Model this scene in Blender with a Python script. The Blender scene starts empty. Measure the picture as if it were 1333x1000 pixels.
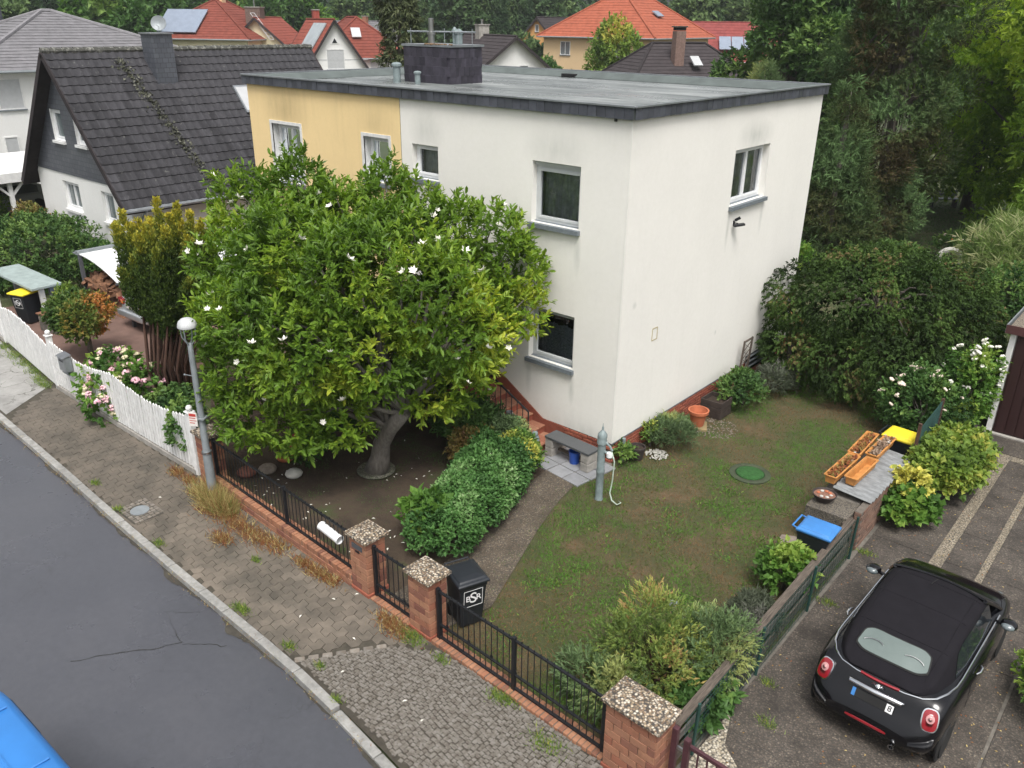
import bpy, bmesh, math, random
import numpy as np
from mathutils import Vector, Matrix, noise
R = math.radians
rnd = random.Random(7)
rng = np.random.default_rng(11)
scene = bpy.context.scene
COL = scene.collection

# ---------------------------------------------------------------- camera
CAM = Vector((8.3345, -13.0070, 8.5181))
RT, UP, FW = Vector((.757845, .652342, .010961)), Vector((-.269957, .298233, .915522)), Vector((-.593965, .696783, -.402119))
cd = bpy.data.cameras.new('camera'); cam = bpy.data.objects.new('camera', cd); COL.objects.link(cam)
m = Matrix((RT, UP, -FW)).transposed().to_4x4(); m.translation = CAM
cam.matrix_world = m
cd.sensor_width = 36; cd.lens = 1074.85 / 1333 * 36; cd.clip_end = 2000; cd.clip_start = .1
scene.camera = cam
# ---------------------------------------------------------------- sky, sun, exposure
world = bpy.data.worlds.new('World'); scene.world = world; world.use_nodes = True
wn, wl = world.node_tree.nodes, world.node_tree.links
wn.clear()
wo = wn.new('ShaderNodeOutputWorld'); bg = wn.new('ShaderNodeBackground'); sky = wn.new('ShaderNodeTexSky'); hs = wn.new('ShaderNodeHueSaturation')
sky.sky_type = 'NISHITA'; sky.sun_disc = False; sky.sun_elevation = R(62); sky.sun_rotation = R(131); sky.dust_density = 6; sky.air_density = 1.2; sky.ozone_density = 1
hs.inputs['Saturation'].default_value = .22
wl.new(sky.outputs[0], hs.inputs['Color']); wl.new(hs.outputs[0], bg.inputs[0]); wl.new(bg.outputs[0], wo.inputs[0])
bg.inputs[1].default_value = .115
sl = bpy.data.lights.new('sun', 'SUN'); sl.energy = 1.5; sl.angle = R(22); sl.color = (1, .97, .92)
sun = bpy.data.objects.new('sun', sl); COL.objects.link(sun)
_sd = Vector((math.sin(R(131)) * math.cos(R(62)), math.cos(R(131)) * math.cos(R(62)), math.sin(R(62))))
sun.rotation_euler = _sd.to_track_quat('Z', 'Y').to_euler(); sun.location = (0, 0, 40)
scene.view_settings.view_transform = 'Standard'; scene.view_settings.look = 'None'
scene.view_settings.exposure = .80; scene.view_settings.gamma = 1; scene.view_settings.use_curve_mapping = False

# ---------------------------------------------------------------- helpers: scene graph
def link(o): COL.objects.link(o); return o
def tag(o, label=None, cat=None, group=None, kind=None):
    for k, v in (('label', label), ('category', cat), ('group', group), ('kind', kind)):
        if v: o[k] = v
    return o
def thing(name, label, cat, loc=(0, 0, 0), rz=0, group=None):
    o = link(bpy.data.objects.new(name, None)); o.location = loc; o.rotation_euler = (0, 0, rz)
    o.empty_display_size = .1
    return tag(o, label, cat, group)
def put(name, me, parent=None, loc=(0, 0, 0), rot=(0, 0, 0), scale=None):
    o = link(bpy.data.objects.new(name, me)); o.parent = parent; o.location = loc; o.rotation_euler = rot
    if scale: o.scale = scale if hasattr(scale, '__len__') else (scale,) * 3
    return o
KIDS = {}
def copy_tree(o, parent=None):
    c = o.copy(); COL.objects.link(c)
    if parent is not None: c.parent = parent
    for ch in [x for x in bpy.data.objects if x.parent == o]: copy_tree(ch, c)
    return c
def dup(o, loc, rz=0, label=None, scale=None, group=None):
    c = copy_tree(o); c.location = loc; c.rotation_euler = (0, 0, rz)
    if scale: c.scale = (scale,) * 3 if not hasattr(scale, '__len__') else scale
    if label: c['label'] = label
    if group: c['group'] = group
    return c
def spot(u, d, z=0):            # bearing (column of the 1333 px wide photograph) and distance in metres -> ground point
    v = FW + RT * ((u - 666.5) / 1074.85); v.z = 0; v.normalize()
    return Vector((CAM.x + v.x * d, CAM.y + v.y * d, z))

# ---------------------------------------------------------------- helpers: meshes
def nm(a): a = np.asarray(a, float); return a / np.maximum(np.linalg.norm(a, axis=-1, keepdims=True), 1e-9)
def np_mesh(name, V, F, mats, tint=None, mi=None, smooth=False):
    me = bpy.data.meshes.new(name); V = np.ascontiguousarray(V, np.float32); F = np.ascontiguousarray(F, np.int32); n, k = F.shape
    me.vertices.add(len(V)); me.vertices.foreach_set('co', V.ravel())
    me.loops.add(n * k); me.loops.foreach_set('vertex_index', F.ravel())
    me.polygons.add(n); me.polygons.foreach_set('loop_start', np.arange(0, n * k, k, dtype=np.int32))
    if mi is not None: me.polygons.foreach_set('material_index', np.asarray(mi, np.int32))
    for x in (mats if isinstance(mats, (list, tuple)) else [mats]): me.materials.append(x)
    if tint is not None:
        a = me.attributes.new('tint', 'FLOAT', 'POINT'); a.data.foreach_set('value', np.asarray(tint, np.float32))
    me.update(calc_edges=True)
    me.shade_smooth() if smooth else me.shade_flat()
    return me
class MB:
    def __init__(s): s.v = []; s.f = []; s.m = []
    def _add(s, vs, fs, m=0):
        o = len(s.v); s.v += [tuple(x) for x in vs]
        for f in fs: s.f.append([i + o for i in f]); s.m.append(m)
        return s
    def box(s, x0, x1, y0, y1, z0, z1, m=0):
        return s._add([(x, y, z) for z in (z0, z1) for y in (y0, y1) for x in (x0, x1)],
                      [(0, 2, 3, 1), (4, 5, 7, 6), (0, 1, 5, 4), (2, 6, 7, 3), (0, 4, 6, 2), (1, 3, 7, 5)], m)
    def bar(s, p0, p1, w, h, m=0, up=(0, 0, 1)):
        p0, p1 = Vector(p0), Vector(p1); d = (p1 - p0).normalized(); u = Vector(up)
        if abs(d.dot(u)) > .98: u = Vector((1, 0, 0))
        a = d.cross(u).normalized() * w / 2; b = a.cross(d).normalized() * h / 2
        vs = [p + i * a + j * b for p in (p0, p1) for j in (-1, 1) for i in (-1, 1)]
        return s._add(vs, [(0, 2, 3, 1), (4, 5, 7, 6), (0, 1, 5, 4), (2, 6, 7, 3), (0, 4, 6, 2), (1, 3, 7, 5)], m)
    def tube(s, pts, r, n=8, m=0, caps=True):
        pts = [Vector(p) for p in pts]; rs = r if hasattr(r, '__len__') else [r] * len(pts)
        vs = []; prev = None
        for i, p in enumerate(pts):
            d = (pts[min(i + 1, len(pts) - 1)] - pts[max(i - 1, 0)]).normalized()
            if prev is None: a = d.orthogonal().normalized()
            else: a = (prev - d * prev.dot(d)).normalized()
            prev = a; b = d.cross(a)
            vs += [p + (a * math.cos(t) + b * math.sin(t)) * rs[i] for t in (2 * math.pi * k / n for k in range(n))]
        fs = [(i * n + k, i * n + (k + 1) % n, (i + 1) * n + (k + 1) % n, (i + 1) * n + k) for i in range(len(pts) - 1) for k in range(n)]
        if caps: fs += [tuple(range(n))[::-1], tuple((len(pts) - 1) * n + k for k in range(n))]
        return s._add(vs, fs, m)
    def lathe(s, prof, c=(0, 0, 0), n=16, m=0):
        vs = [(c[0] + r * math.cos(2 * math.pi * k / n), c[1] + r * math.sin(2 * math.pi * k / n), c[2] + z) for r, z in prof for k in range(n)]
        fs = [(i * n + k, i * n + (k + 1) % n, (i + 1) * n + (k + 1) % n, (i + 1) * n + k) for i in range(len(prof) - 1) for k in range(n)]
        fs += [tuple(range(n))[::-1], tuple((len(prof) - 1) * n + k for k in range(n))]
        return s._add(vs, fs, m)
    def prism(s, poly, a0, a1, to=lambda p, a: (p[0], p[1], a), m=0):
        n = len(poly); vs = [to(p, a) for a in (a0, a1) for p in poly]
        fs = [tuple(range(n))[::-1], tuple(range(n, 2 * n))] + [(i, (i + 1) % n, n + (i + 1) % n, n + i) for i in range(n)]
        return s._add(vs, fs, m)
    def face(s, *vs, m=0): return s._add(vs, [tuple(range(len(vs)))], m)
    def ell(s, c, r, n=12, k=8, m=0):
        return s.lathe([(max(1e-3, r[0] * math.sin(math.pi * i / k)), -r[2] * math.cos(math.pi * i / k)) for i in range(k + 1)], c, n, m)
    def mesh(s, name, mats, smooth=False, bevel=0, seg=1, merge=False):
        me = bpy.data.meshes.new(name); me.from_pydata(s.v, [], s.f)
        me.polygons.foreach_set('material_index', s.m)
        for x in (mats if isinstance(mats, (list, tuple)) else [mats]): me.materials.append(x)
        bm = bmesh.new(); bm.from_mesh(me)
        if merge: bmesh.ops.remove_doubles(bm, verts=bm.verts, dist=1e-4)
        bmesh.ops.recalc_face_normals(bm, faces=bm.faces)
        if bevel: bmesh.ops.bevel(bm, geom=list(bm.edges), offset=bevel, segments=seg, affect='EDGES', profile=.6)
        bm.to_mesh(me); bm.free()
        if smooth:
            me.shade_smooth()
            if smooth != 2: me.set_sharp_from_angle(angle=R(40))
        return me
    def build(s, name, mats, parent=None, loc=(0, 0, 0), rot=(0, 0, 0), **k):
        return put(name, s.mesh(name, mats, **k), parent, loc, rot)

# ---------------------------------------------------------------- helpers: materials
def nodes(name):
    mt = bpy.data.materials.new(name); mt.use_nodes = True; t = mt.node_tree
    return mt, t, t.nodes['Principled BSDF'], t.links.new
def rgba(c): return (c[0], c[1], c[2], 1)
def math_node(t, op, a, b=None, clamp=False):
    n = t.nodes.new('ShaderNodeMath'); n.operation = op; n.use_clamp = clamp
    for i, x in enumerate((a, b)):
        if x is None: continue
        if isinstance(x, (int, float)): n.inputs[i].default_value = x
        else: t.links.new(x, n.inputs[i])
    return n.outputs[0]
def noise_node(t, scale, detail=4, rough=.6, stretch=None, vec=None, dist=0):
    if vec is None: vec = t.nodes.new('ShaderNodeNewGeometry').outputs['Position']
    if stretch:
        mp = t.nodes.new('ShaderNodeMapping'); mp.inputs['Scale'].default_value = stretch; t.links.new(vec, mp.inputs['Vector']); vec = mp.outputs[0]
    n = t.nodes.new('ShaderNodeTexNoise'); n.inputs['Scale'].default_value = scale; n.inputs['Detail'].default_value = detail; n.inputs['Roughness'].default_value = rough
    n.inputs['Distortion'].default_value = dist
    t.links.new(vec, n.inputs['Vector']); return n.outputs['Fac']
def ramp(t, fac, stops, interp='LINEAR'):
    r = t.nodes.new('ShaderNodeValToRGB'); r.color_ramp.interpolation = interp
    el = r.color_ramp.elements
    while len(el) < len(stops): el.new(.5)
    for e, (p, c) in zip(el, stops): e.position = p; e.color = rgba(c)
    t.links.new(fac, r.inputs[0]); return r.outputs[0]
def mix(t, fac, a, b, mode='MIX'):
    n = t.nodes.new('ShaderNodeMix'); n.data_type = 'RGBA'; n.blend_type = mode
    for i, x in ((0, fac), (6, a), (7, b)):
        if isinstance(x, (int, float)): n.inputs[i].default_value = x
        elif isinstance(x, (tuple, list)): n.inputs[i].default_value = rgba(x)
        else: t.links.new(x, n.inputs[i])
    return n.outputs[2]
def bump(t, b, h, strength=.3, dist=.01):
    n = t.nodes.new('ShaderNodeBump'); n.inputs['Strength'].default_value = strength; n.inputs['Distance'].default_value = dist
    t.links.new(h, n.inputs['Height']); t.links.new(n.outputs[0], b.inputs['Normal'])
def sc(c, k): return tuple(min(1, x * k) for x in c)
def mat(name, col, rough=.7, var=.25, scale=3, bscale=60, bs=.25, col2=None, rand=0, metal=0, spec=.4, stretch=None, lo=.35, hi=.65, coat=0, dist=.006):
    mt, t, b, L = nodes(name)
    c2 = col2 or sc(col, 1 - var)
    f = noise_node(t, scale, 5, .65, stretch)
    c = ramp(t, f, [(lo, c2), (hi, col)])
    if rand:
        oi = t.nodes.new('ShaderNodeObjectInfo')
        v = math_node(t, 'MULTIPLY_ADD', oi.outputs['Random'], rand * 2); v.node.inputs[2].default_value = 1 - rand
        h = t.nodes.new('ShaderNodeHueSaturation'); L(v, h.inputs['Value']); L(c, h.inputs['Color']); c = h.outputs[0]
    L(c, b.inputs['Base Color'])
    b.inputs['Roughness'].default_value = rough; b.inputs['Metallic'].default_value = metal; b.inputs['Specular IOR Level'].default_value = spec
    if coat: b.inputs['Coat Weight'].default_value = coat; b.inputs['Coat Roughness'].default_value = .05
    if bs: bump(t, b, noise_node(t, bscale, 3), bs, dist)
    return mt
BR = 1.55
def leaf_mat(name, stops, trans=.3, rough=.55, spec=.25):
    mt, t, b, L = nodes(name)
    a = t.nodes.new('ShaderNodeAttribute'); a.attribute_name = 'tint'
    c = ramp(t, a.outputs['Fac'], [(p, sc(q, BR)) for p, q in stops])
    L(c, b.inputs['Base Color']); b.inputs['Roughness'].default_value = rough; b.inputs['Specular IOR Level'].default_value = spec
    if trans:
        tr = t.nodes.new('ShaderNodeBsdfTranslucent'); mx = t.nodes.new('ShaderNodeMixShader'); mx.inputs[0].default_value = trans
        h = t.nodes.new('ShaderNodeHueSaturation'); h.inputs['Value'].default_value = 1.3; h.inputs['Saturation'].default_value = 1.1; L(c, h.inputs['Color']); L(h.outputs[0], tr.inputs[0])
        L(b.outputs[0], mx.inputs[1]); L(tr.outputs[0], mx.inputs[2]); L(mx.outputs[0], t.nodes['Material Output'].inputs[0])
    return mt

# ---------------------------------------------------------------- helpers: foliage
def leaf_geo(P, D, N, L, W, fold=.2, droop=.1, rich=False):
    P, D, N = np.asarray(P), nm(D), np.asarray(N); n = len(P)
    L = np.broadcast_to(L, n)[:, None]; W = np.broadcast_to(W, n)[:, None]
    S = nm(np.cross(D, N)); U = np.cross(S, D)
    if rich:
        vs = [P, P + D * L * .3 + S * W * .42 + U * W * fold, P + D * L * .68 + S * W * .4 + U * W * fold - U * L * droop * .4, P + D * L - U * L * droop,
              P + D * L * .68 - S * W * .4 + U * W * fold - U * L * droop * .4, P + D * L * .3 - S * W * .42 + U * W * fold]
        V = np.stack(vs, 1).reshape(-1, 3); F = (np.arange(n)[:, None, None] * 6 + np.array([[0, 1, 2, 3], [0, 3, 4, 5]])).reshape(-1, 4)
        return V, F, 6
    vs = [P, P + D * L * .45 + S * W * .5 + U * W * fold, P + D * L - U * L * droop, P + D * L * .45 - S * W * .5 + U * W * fold]
    V = np.stack(vs, 1).reshape(-1, 3); F = (np.arange(n)[:, None, None] * 4 + np.array([[0, 1, 2], [0, 2, 3]])).reshape(-1, 3)
    return V, F, 4
def rand_dir(n): return nm(rng.normal(size=(n, 3)))
def lobes_points(lobes, n, shell=(.6, 1.0), zmin=-1e9, cull=.72, low=-1.0):
    c = np.array([l[0] for l in lobes], float); r = np.array([l[1] for l in lobes], float)
    w = (r[:, 0] * r[:, 1] + r[:, 1] * r[:, 2] + r[:, 0] * r[:, 2]); w /= w.sum()
    P = np.zeros((0, 3)); N = np.zeros((0, 3))
    while len(P) < n:
        k = rng.choice(len(lobes), n, p=w); d = rand_dir(n)
        s = shell[0] + (shell[1] - shell[0]) * rng.random(n) ** .6
        p = c[k] + d * r[k] * s[:, None]; q = nm(d / r[k])
        ok = (p[:, 2] > zmin) & (d[:, 2] > low)
        e = np.linalg.norm((p[:, None] - c[None]) / r[None], axis=2); e[np.arange(n), k] = 9
        ok &= e.min(1) > cull if len(lobes) > 1 else True
        P = np.concatenate([P, p[ok]]); N = np.concatenate([N, q[ok]])
    return P[:n], N[:n]
def clump(P, f, seed=0): return np.array([noise.noise(Vector((p[0] * f + seed, p[1] * f, p[2] * f))) for p in P]) * .5 + .5
def twig_leaves(P, N, k, tl, L, W, up=.5, jit=.4, spread=(.6, 1.2), lj=.3, hang=0):
    n = len(P); T = nm(N + np.array([0, 0, up]) + rng.normal(size=(n, 3)) * jit)
    i = np.repeat(np.arange(n), k); t = np.tile(np.linspace(.15, 1, k), n) * (1 + rng.normal(size=n * k) * .05)
    base = P[i] + T[i] * (t * tl)[:, None]
    rad = nm(np.cross(T[i], rand_dir(n * k))); ph = spread[0] + (spread[1] - spread[0]) * rng.random(n * k)
    ph = ph * (1.25 - .6 * t)
    D = T[i] * np.cos(ph)[:, None] + rad * np.sin(ph)[:, None]; D[:, 2] -= hang
    NN = T[i] * .8 + np.array([0, 0, .6]) + rng.normal(size=(n * k, 3)) * .25
    s = 1 + rng.normal(size=n * k) * lj; s = np.clip(s, .5, 1.6)
    return base, D, NN, L * s, W * s, i
def foliage_mesh(name, mats, P, N, k, tl, L, W, tint_fn, rich=False, fold=.2, droop=.12, off=(0, 0, 0), **kw):
    b, D, NN, LL, WW, i = twig_leaves(P, N, k, tl, L, W, **kw)
    V, F, q = leaf_geo(b, D, NN, LL, WW, fold, droop, rich)
    ti = np.clip(tint_fn(P)[i] + rng.normal(size=len(i)) * .1, 0, 1)
    return np_mesh(name, V - np.array(off), F, mats, np.repeat(ti, q))
def limb(mb, a, b, r0, r1, sag=.1, n=5, seg=6, wob=.08):
    a, b = Vector(a), Vector(b); pts = []
    for k in range(seg + 1):
        t = k / seg; p = a.lerp(b, t); L = (b - a).length
        p.z += math.sin(t * math.pi) * sag * L
        if 0 < k < seg: p += Vector((rnd.uniform(-1, 1), rnd.uniform(-1, 1), rnd.uniform(-1, 1))) * wob * L * .3
        pts.append(p)
    mb.tube(pts, [r0 + (r1 - r0) * k / seg for k in range(seg + 1)], n)
    return pts
# ---------------------------------------------------------------- materials
def facade(name, col, stain, blobs, streak=.12):
    mt, t, b, L = nodes(name)
    pos = t.nodes.new('ShaderNodeNewGeometry').outputs['Position']
    c = ramp(t, noise_node(t, .7, 4), [(.3, sc(col, .95)), (.7, col)])
    c = mix(t, 1.0, c, ramp(t, noise_node(t, 9, 6, .75), [(.3, (.95, .95, .94)), (.7, (1, 1, 1))]), 'MULTIPLY')
    s = noise_node(t, 3, 5, .7, (1.5, 1.5, .12))
    c = mix(t, math_node(t, 'MULTIPLY', ramp(t, s, [(.52, (0, 0, 0)), (.8, (1, 1, 1))]), streak), c, stain)
    for ctr, rad, k in blobs:
        v = t.nodes.new('ShaderNodeVectorMath'); v.operation = 'SUBTRACT'; L(pos, v.inputs[0]); v.inputs[1].default_value = ctr
        w = t.nodes.new('ShaderNodeVectorMath'); w.operation = 'DIVIDE'; L(v.outputs[0], w.inputs[0]); w.inputs[1].default_value = rad
        l = t.nodes.new('ShaderNodeVectorMath'); l.operation = 'LENGTH'; L(w.outputs[0], l.inputs[0])
        f = math_node(t, 'SUBTRACT', 1.0, l.outputs['Value'], True)
        f = math_node(t, 'MULTIPLY', f, noise_node(t, 2.5, 5, .7, (2, 2, .5)))
        c = mix(t, math_node(t, 'MULTIPLY', f, k * .65, True), c, stain)
    L(c, b.inputs['Base Color']); b.inputs['Roughness'].default_value = .9; b.inputs['Specular IOR Level'].default_value = .2
    bump(t, b, noise_node(t, 140, 3, .7), .35, .006)
    return mt
GREY_ST = (.30, .32, .29)
blobsW = [((-1.7, 0, 6.25), (.9, .3, .5), 1.0), ((-5.3, 0, 6.3), (.6, .3, .5), 1.0), ((0, 5.1, 6.25), (.3, 1.0, .4), 1.3), ((0, .5, 3.36), (.3, .09, .1), 1.6),
          ((0, 4.2, 1.8), (.2, .06, .08), 1.5), ((0, 7.6, 1.0), (.4, 1.6, 2.4), .9), ((0, 0, 6.6), (1.6, 1.2, .5), .4), ((-1.2, 0, .5), (1.8, .3, .5), .6), ((-1.7, 0, 4.5), (.8, .3, .4), .4), ((-2.28, 0, 4.25), (.10, .3, .55), 1.2), ((-1.1, 0, 4.3), (.10, .3, .5), 1.2), ((-2.28, 0, 1.35), (.10, .3, .5), 1.1), ((-1.1, 0, 1.4), (.1, .3, .45), 1.1), ((0, 4.2, 4.25), (.3, .10, .6), 1.2), ((0, 5.9, 4.3), (.3, .10, .5), 1.1), ((0, 3.2, .40), (.3, 4.2, .32), .9), ((-.7, 0, .42), (1.2, .3, .3), .9), ((0, .02, 3.4), (.06, .06, 3.6), .5)]  # broad blob low by the weeping tree paints its shade along with algae
M_white = facade('white_render', (.81, .79, .748), GREY_ST, blobsW, .05)
M_yellow = facade('yellow_render', (.84, .64, .34), (.22, .17, .09), [((-10.5, 0, 6.4), (1.1, .3, .9), 1.3), ((-7, 0, 6.3), (.7, .3, .5), .7)], .15)
M_plainwhite = facade('plain_white_render', (.74, .74, .73), GREY_ST, [])
M_cream = facade('cream_render', (.72, .66, .46), GREY_ST, []); M_sand = facade('sand_render', (.66, .48, .29), GREY_ST, []); M_orange = facade('orange_render', (.60, .33, .13), GREY_ST, [])
M_beige = facade('beige_render', (.55, .50, .44), GREY_ST, [])
M_greyplinth = mat('grey_plinth', (.10, .105, .115), .8)
def brick_mat(name, a, b_, c_):
    mt, t, b, L = nodes(name)
    oi = t.nodes.new('ShaderNodeObjectInfo')
    c = ramp(t, oi.outputs['Random'], [(0, a), (.5, b_), (1, c_)])
    c = mix(t, ramp(t, noise_node(t, 9, 5, .7), [(.45, (0, 0, 0)), (.75, (.6, .6, .6))]), c, sc(b_, .45))
    c = mix(t, ramp(t, noise_node(t, 30, 3, .7), [(.62, (0, 0, 0)), (.8, (.35, .35, .35))]), c, (.5, .44, .38))
    L(c, b.inputs['Base Color']); b.inputs['Roughness'].default_value = .85; bump(t, b, noise_node(t, 90, 4), .4, .006)
    return mt
M_brick = brick_mat('clay_brick', (.27, .10, .06), (.36, .18, .105), (.18, .065, .048))
M_rowlock = brick_mat('rowlock_brick', (.27, .11, .06), (.33, .16, .09), (.17, .07, .045))
M_redbrick = brick_mat('dark_red_brick', (.25, .062, .038), (.30, .09, .052), (.17, .045, .03))
M_mortar = mat('mortar', (.15, .13, .11), .95, .4, 8)
M_concrete = mat('concrete', (.36, .34, .31), .9, .35, 5)
M_darkconc = mat('weathered_concrete', (.16, .145, .125), .9, .45, 6, bscale=120, bs=.6)
def pebble(name, cols, scale=90, gap=(.05, .045, .04), rough=.8, dirt=.5):
    mt, t, b, L = nodes(name)
    pos = t.nodes.new('ShaderNodeNewGeometry').outputs['Position']
    v = t.nodes.new('ShaderNodeTexVoronoi'); v.inputs['Scale'].default_value = scale; L(pos, v.inputs['Vector'])
    sx = t.nodes.new('ShaderNodeSeparateColor'); L(v.outputs['Color'], sx.inputs[0])
    c = ramp(t, sx.outputs[0], [(i / max(1, len(cols) - 1), x) for i, x in enumerate(cols)])
    d = ramp(t, v.outputs['Distance'], [(.35, (0, 0, 0)), (.75, (1, 1, 1))])
    c = mix(t, d, c, gap)
    c = mix(t, math_node(t, 'MULTIPLY', ramp(t, noise_node(t, 1.6, 5, .7), [(.42, (0, 0, 0)), (.68, (1, 1, 1))]), dirt), c, sc(cols[0], .45))
    L(c, b.inputs['Base Color']); b.inputs['Roughness'].default_value = rough
    bump(t, b, math_node(t, 'SUBTRACT', 1.0, v.outputs['Distance']), .6, .012)
    return mt
M_cap = pebble('pebble_cap', [(.06, .04, .025), (.30, .23, .15), (.16, .10, .06), (.62, .56, .46), (.42, .33, .22)], 34, dirt=.15)
M_path = pebble('aggregate_path', [(.075, .055, .036), (.13, .10, .068), (.095, .07, .046), (.24, .20, .145)], 42, dirt=.75)
M_drive = pebble('aggregate_drive', [(.042, .034, .028), (.085, .069, .054), (.12, .098, .078), (.06, .048, .039), (.20, .168, .13)], 42, dirt=.8)
M_strip = pebble('pale_pebble_strip', [(.24, .20, .14), (.33, .28, .205), (.16, .13, .09), (.40, .35, .27)], 38, dirt=.5)
M_gravel = pebble('pale_gravel', [(.5, .44, .33), (.3, .25, .18), (.62, .57, .47), (.2, .17, .13)], 30, dirt=.3)
M_garageroof = pebble('gravel_roof', [(.20, .165, .125), (.30, .25, .19), (.15, .12, .095)], 40, dirt=.4)
M_wallagg = pebble('aggregate_wall', [(.10, .085, .065), (.19, .165, .13), (.14, .12, .09)], 50, dirt=.6)
M_slate = mat('slate', (.075, .08, .098), .45, .3, 6, rand=.22, bs=.25)
M_slatedark = mat('slate_dark', (.05, .045, .06), .38, .35, 7, rand=.3, bs=.3)
M_zinc = mat('zinc', (.32, .34, .36), .4, .25, 4, metal=.6, bs=.05)
M_iron = mat('black_iron', (.012, .013, .016), .45, .3, 20, bs=.1)
M_galv = mat('grey_pole', (.26, .285, .30), .5, .2, 6, metal=.25, bs=.08)
M_steel = mat('steel', (.5, .5, .5), .3, .2, 6, metal=1, bs=0)
M_pump = mat('pump_green_grey', (.22, .27, .275), .5, .3, 9)
M_whitewood = mat('white_wood', (.74, .74, .73), .6, .18, 6, rand=.06)
M_pvc = mat('white_pvc', (.78, .79, .80), .35, .06, 5, bs=0)
M_greyframe = mat('pale_grey_frame', (.55, .57, .58), .4, .06, 5, bs=0)
M_sill = mat('stone_sill', (.17, .195, .215), .6, .25, 12)
M_oldwood = mat('old_grey_wood', (.13, .105, .085), .9, .55, 5, stretch=(9, .8, 9), bscale=30, bs=.6)
M_greywood = mat('silvered_wood', (.17, .155, .14), .9, .5, 5, stretch=(9, .8, 9), bscale=30, bs=.6)
M_mesh = mat('green_wire', (.02, .06, .05), .5)
M_maroon = mat('maroon_paint', (.075, .028, .035), .5, .3, 8)
M_garage = mat('garage_brown', (.035, .014, .014), .5, .25, 2, stretch=(8, 8, .5))
M_trim = mat('dark_red_trim', (.075, .03, .03), .5)
M_terra = mat('terracotta', (.46, .14, .065), .75, .25, 6)
M_planter = mat('planter_plastic', (.56, .25, .07), .6, .3, 9)
M_soil = mat('soil', (.05, .033, .024), .95, .5, 14, bscale=40, bs=1, dist=.03)
M_binblack = mat('bin_black', (.016, .019, .024), .45, .2, 7, bs=.1)
M_binblue = mat('bin_blue', (.05, .20, .50), .4, .15, 4, bs=.05)
M_binyellow = mat('bin_yellow', (.75, .60, .03), .45, .12, 4, bs=.05)
M_blue = mat('blue_plastic', (.02, .075, .36), .4, .2, 5, bs=0)
M_darkpot = mat('dark_pot', (.045, .035, .033), .6)
M_stone = mat('garden_stone', (.24, .20, .165), .9, .4, 9)
M_redstone = mat('red_sandstone', (.22, .09, .065), .9, .4, 9)
M_pale = mat('pale_stone', (.5, .49, .45), .9, .3, 9)
M_darkwood = mat('dark_brown_wood', (.05, .036, .03), .8, .4, 6)
M_granite = mat('granite_slab', (.085, .09, .095), .35, .3, 60, bs=.05)
M_tile = mat('grey_patio_tile', (.25, .255, .268), .55, .25, 4, rand=.10, bs=.1)
M_darktile = mat('anthracite_roof_tile', (.055, .055, .064), .75, .45, 5, rand=.3)
M_lichen = None
def roof_tile_mat(name, col, lich, amt=.68):
    mt, t, b, L = nodes(name)
    oi = t.nodes.new('ShaderNodeObjectInfo')
    v = math_node(t, 'MULTIPLY_ADD', oi.outputs['Random'], .5); v.node.inputs[2].default_value = .75
    c = ramp(t, noise_node(t, 2.2, 5, .7), [(.3, sc(col, .6)), (.7, col)])
    h = t.nodes.new('ShaderNodeHueSaturation'); L(v, h.inputs['Value']); L(c, h.inputs['Color']); c = h.outputs[0]
    c = mix(t, ramp(t, noise_node(t, 7, 5, .75), [(amt, (0, 0, 0)), (amt + .12, (.8, .8, .8))]), c, lich)
    L(c, b.inputs['Base Color']); b.inputs['Roughness'].default_value = .85; b.inputs['Specular IOR Level'].default_value = .2; bump(t, b, noise_node(t, 50, 4), .3, .01)
    return mt
M_rooftile = roof_tile_mat('dark_pan_tile', (.046, .045, .050), (.22, .22, .20), .62)
M_redtile = roof_tile_mat('red_pan_tile', (.40, .115, .066), (.22, .085, .06), .55)
M_redtile2 = roof_tile_mat('old_red_tile', (.25, .07, .05), (.18, .08, .07), .6)
M_redtile3 = roof_tile_mat('crimson_tile', (.22, .055, .05), (.2, .06, .05), .6)
M_greytile = roof_tile_mat('grey_flat_tile', (.20, .195, .205), (.27, .27, .27), .7)
M_darktile2 = roof_tile_mat('brown_black_tile', (.05, .042, .044), (.10, .10, .10), .7)
def glass_mat(name, tint, refl=.25, clear=.75):
    mt, t, b, L = nodes(name); t.nodes.remove(b)
    a = t.nodes.new('ShaderNodeBsdfTransparent'); a.inputs[0].default_value = rgba(tint)
    g = t.nodes.new('ShaderNodeBsdfGlossy'); g.inputs['Roughness'].default_value = .03; g.inputs[0].default_value = (.9, .95, 1, 1)
    fr = t.nodes.new('ShaderNodeFresnel'); fr.inputs[0].default_value = 1.5
    f = math_node(t, 'MULTIPLY_ADD', fr.outputs[0], 1.0, True); f.node.inputs[2].default_value = refl
    x = t.nodes.new('ShaderNodeMixShader'); L(f, x.inputs[0]); L(a.outputs[0], x.inputs[1]); L(g.outputs[0], x.inputs[2]); L(x.outputs[0], t.nodes['Material Output'].inputs[0])
    return mt
M_glass = glass_mat('window_glass', (.85, .88, .88), .06)
M_darkglass = mat('dark_glass', (.02, .024, .028), .06, .2, 1, bs=0, spec=.7)
M_skyglass = mat('grey_glass', (.16, .19, .20), .1, .25, 1, bs=0, spec=.8)
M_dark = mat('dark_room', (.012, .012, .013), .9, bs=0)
M_curtain = mat('sheer_curtain', (.55, .56, .56), .9, .3, 6, bs=0)
M_curtaindark = mat('dark_curtain', (.34, .36, .37), .9, .45, 6, bs=0)
M_lace = mat('lace_curtain', (.36, .39, .46), .9, .6, 30, bs=0)
M_shutter = mat('roller_shutter', (.44, .45, .46), .5, .1, 5, bs=0)
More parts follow.
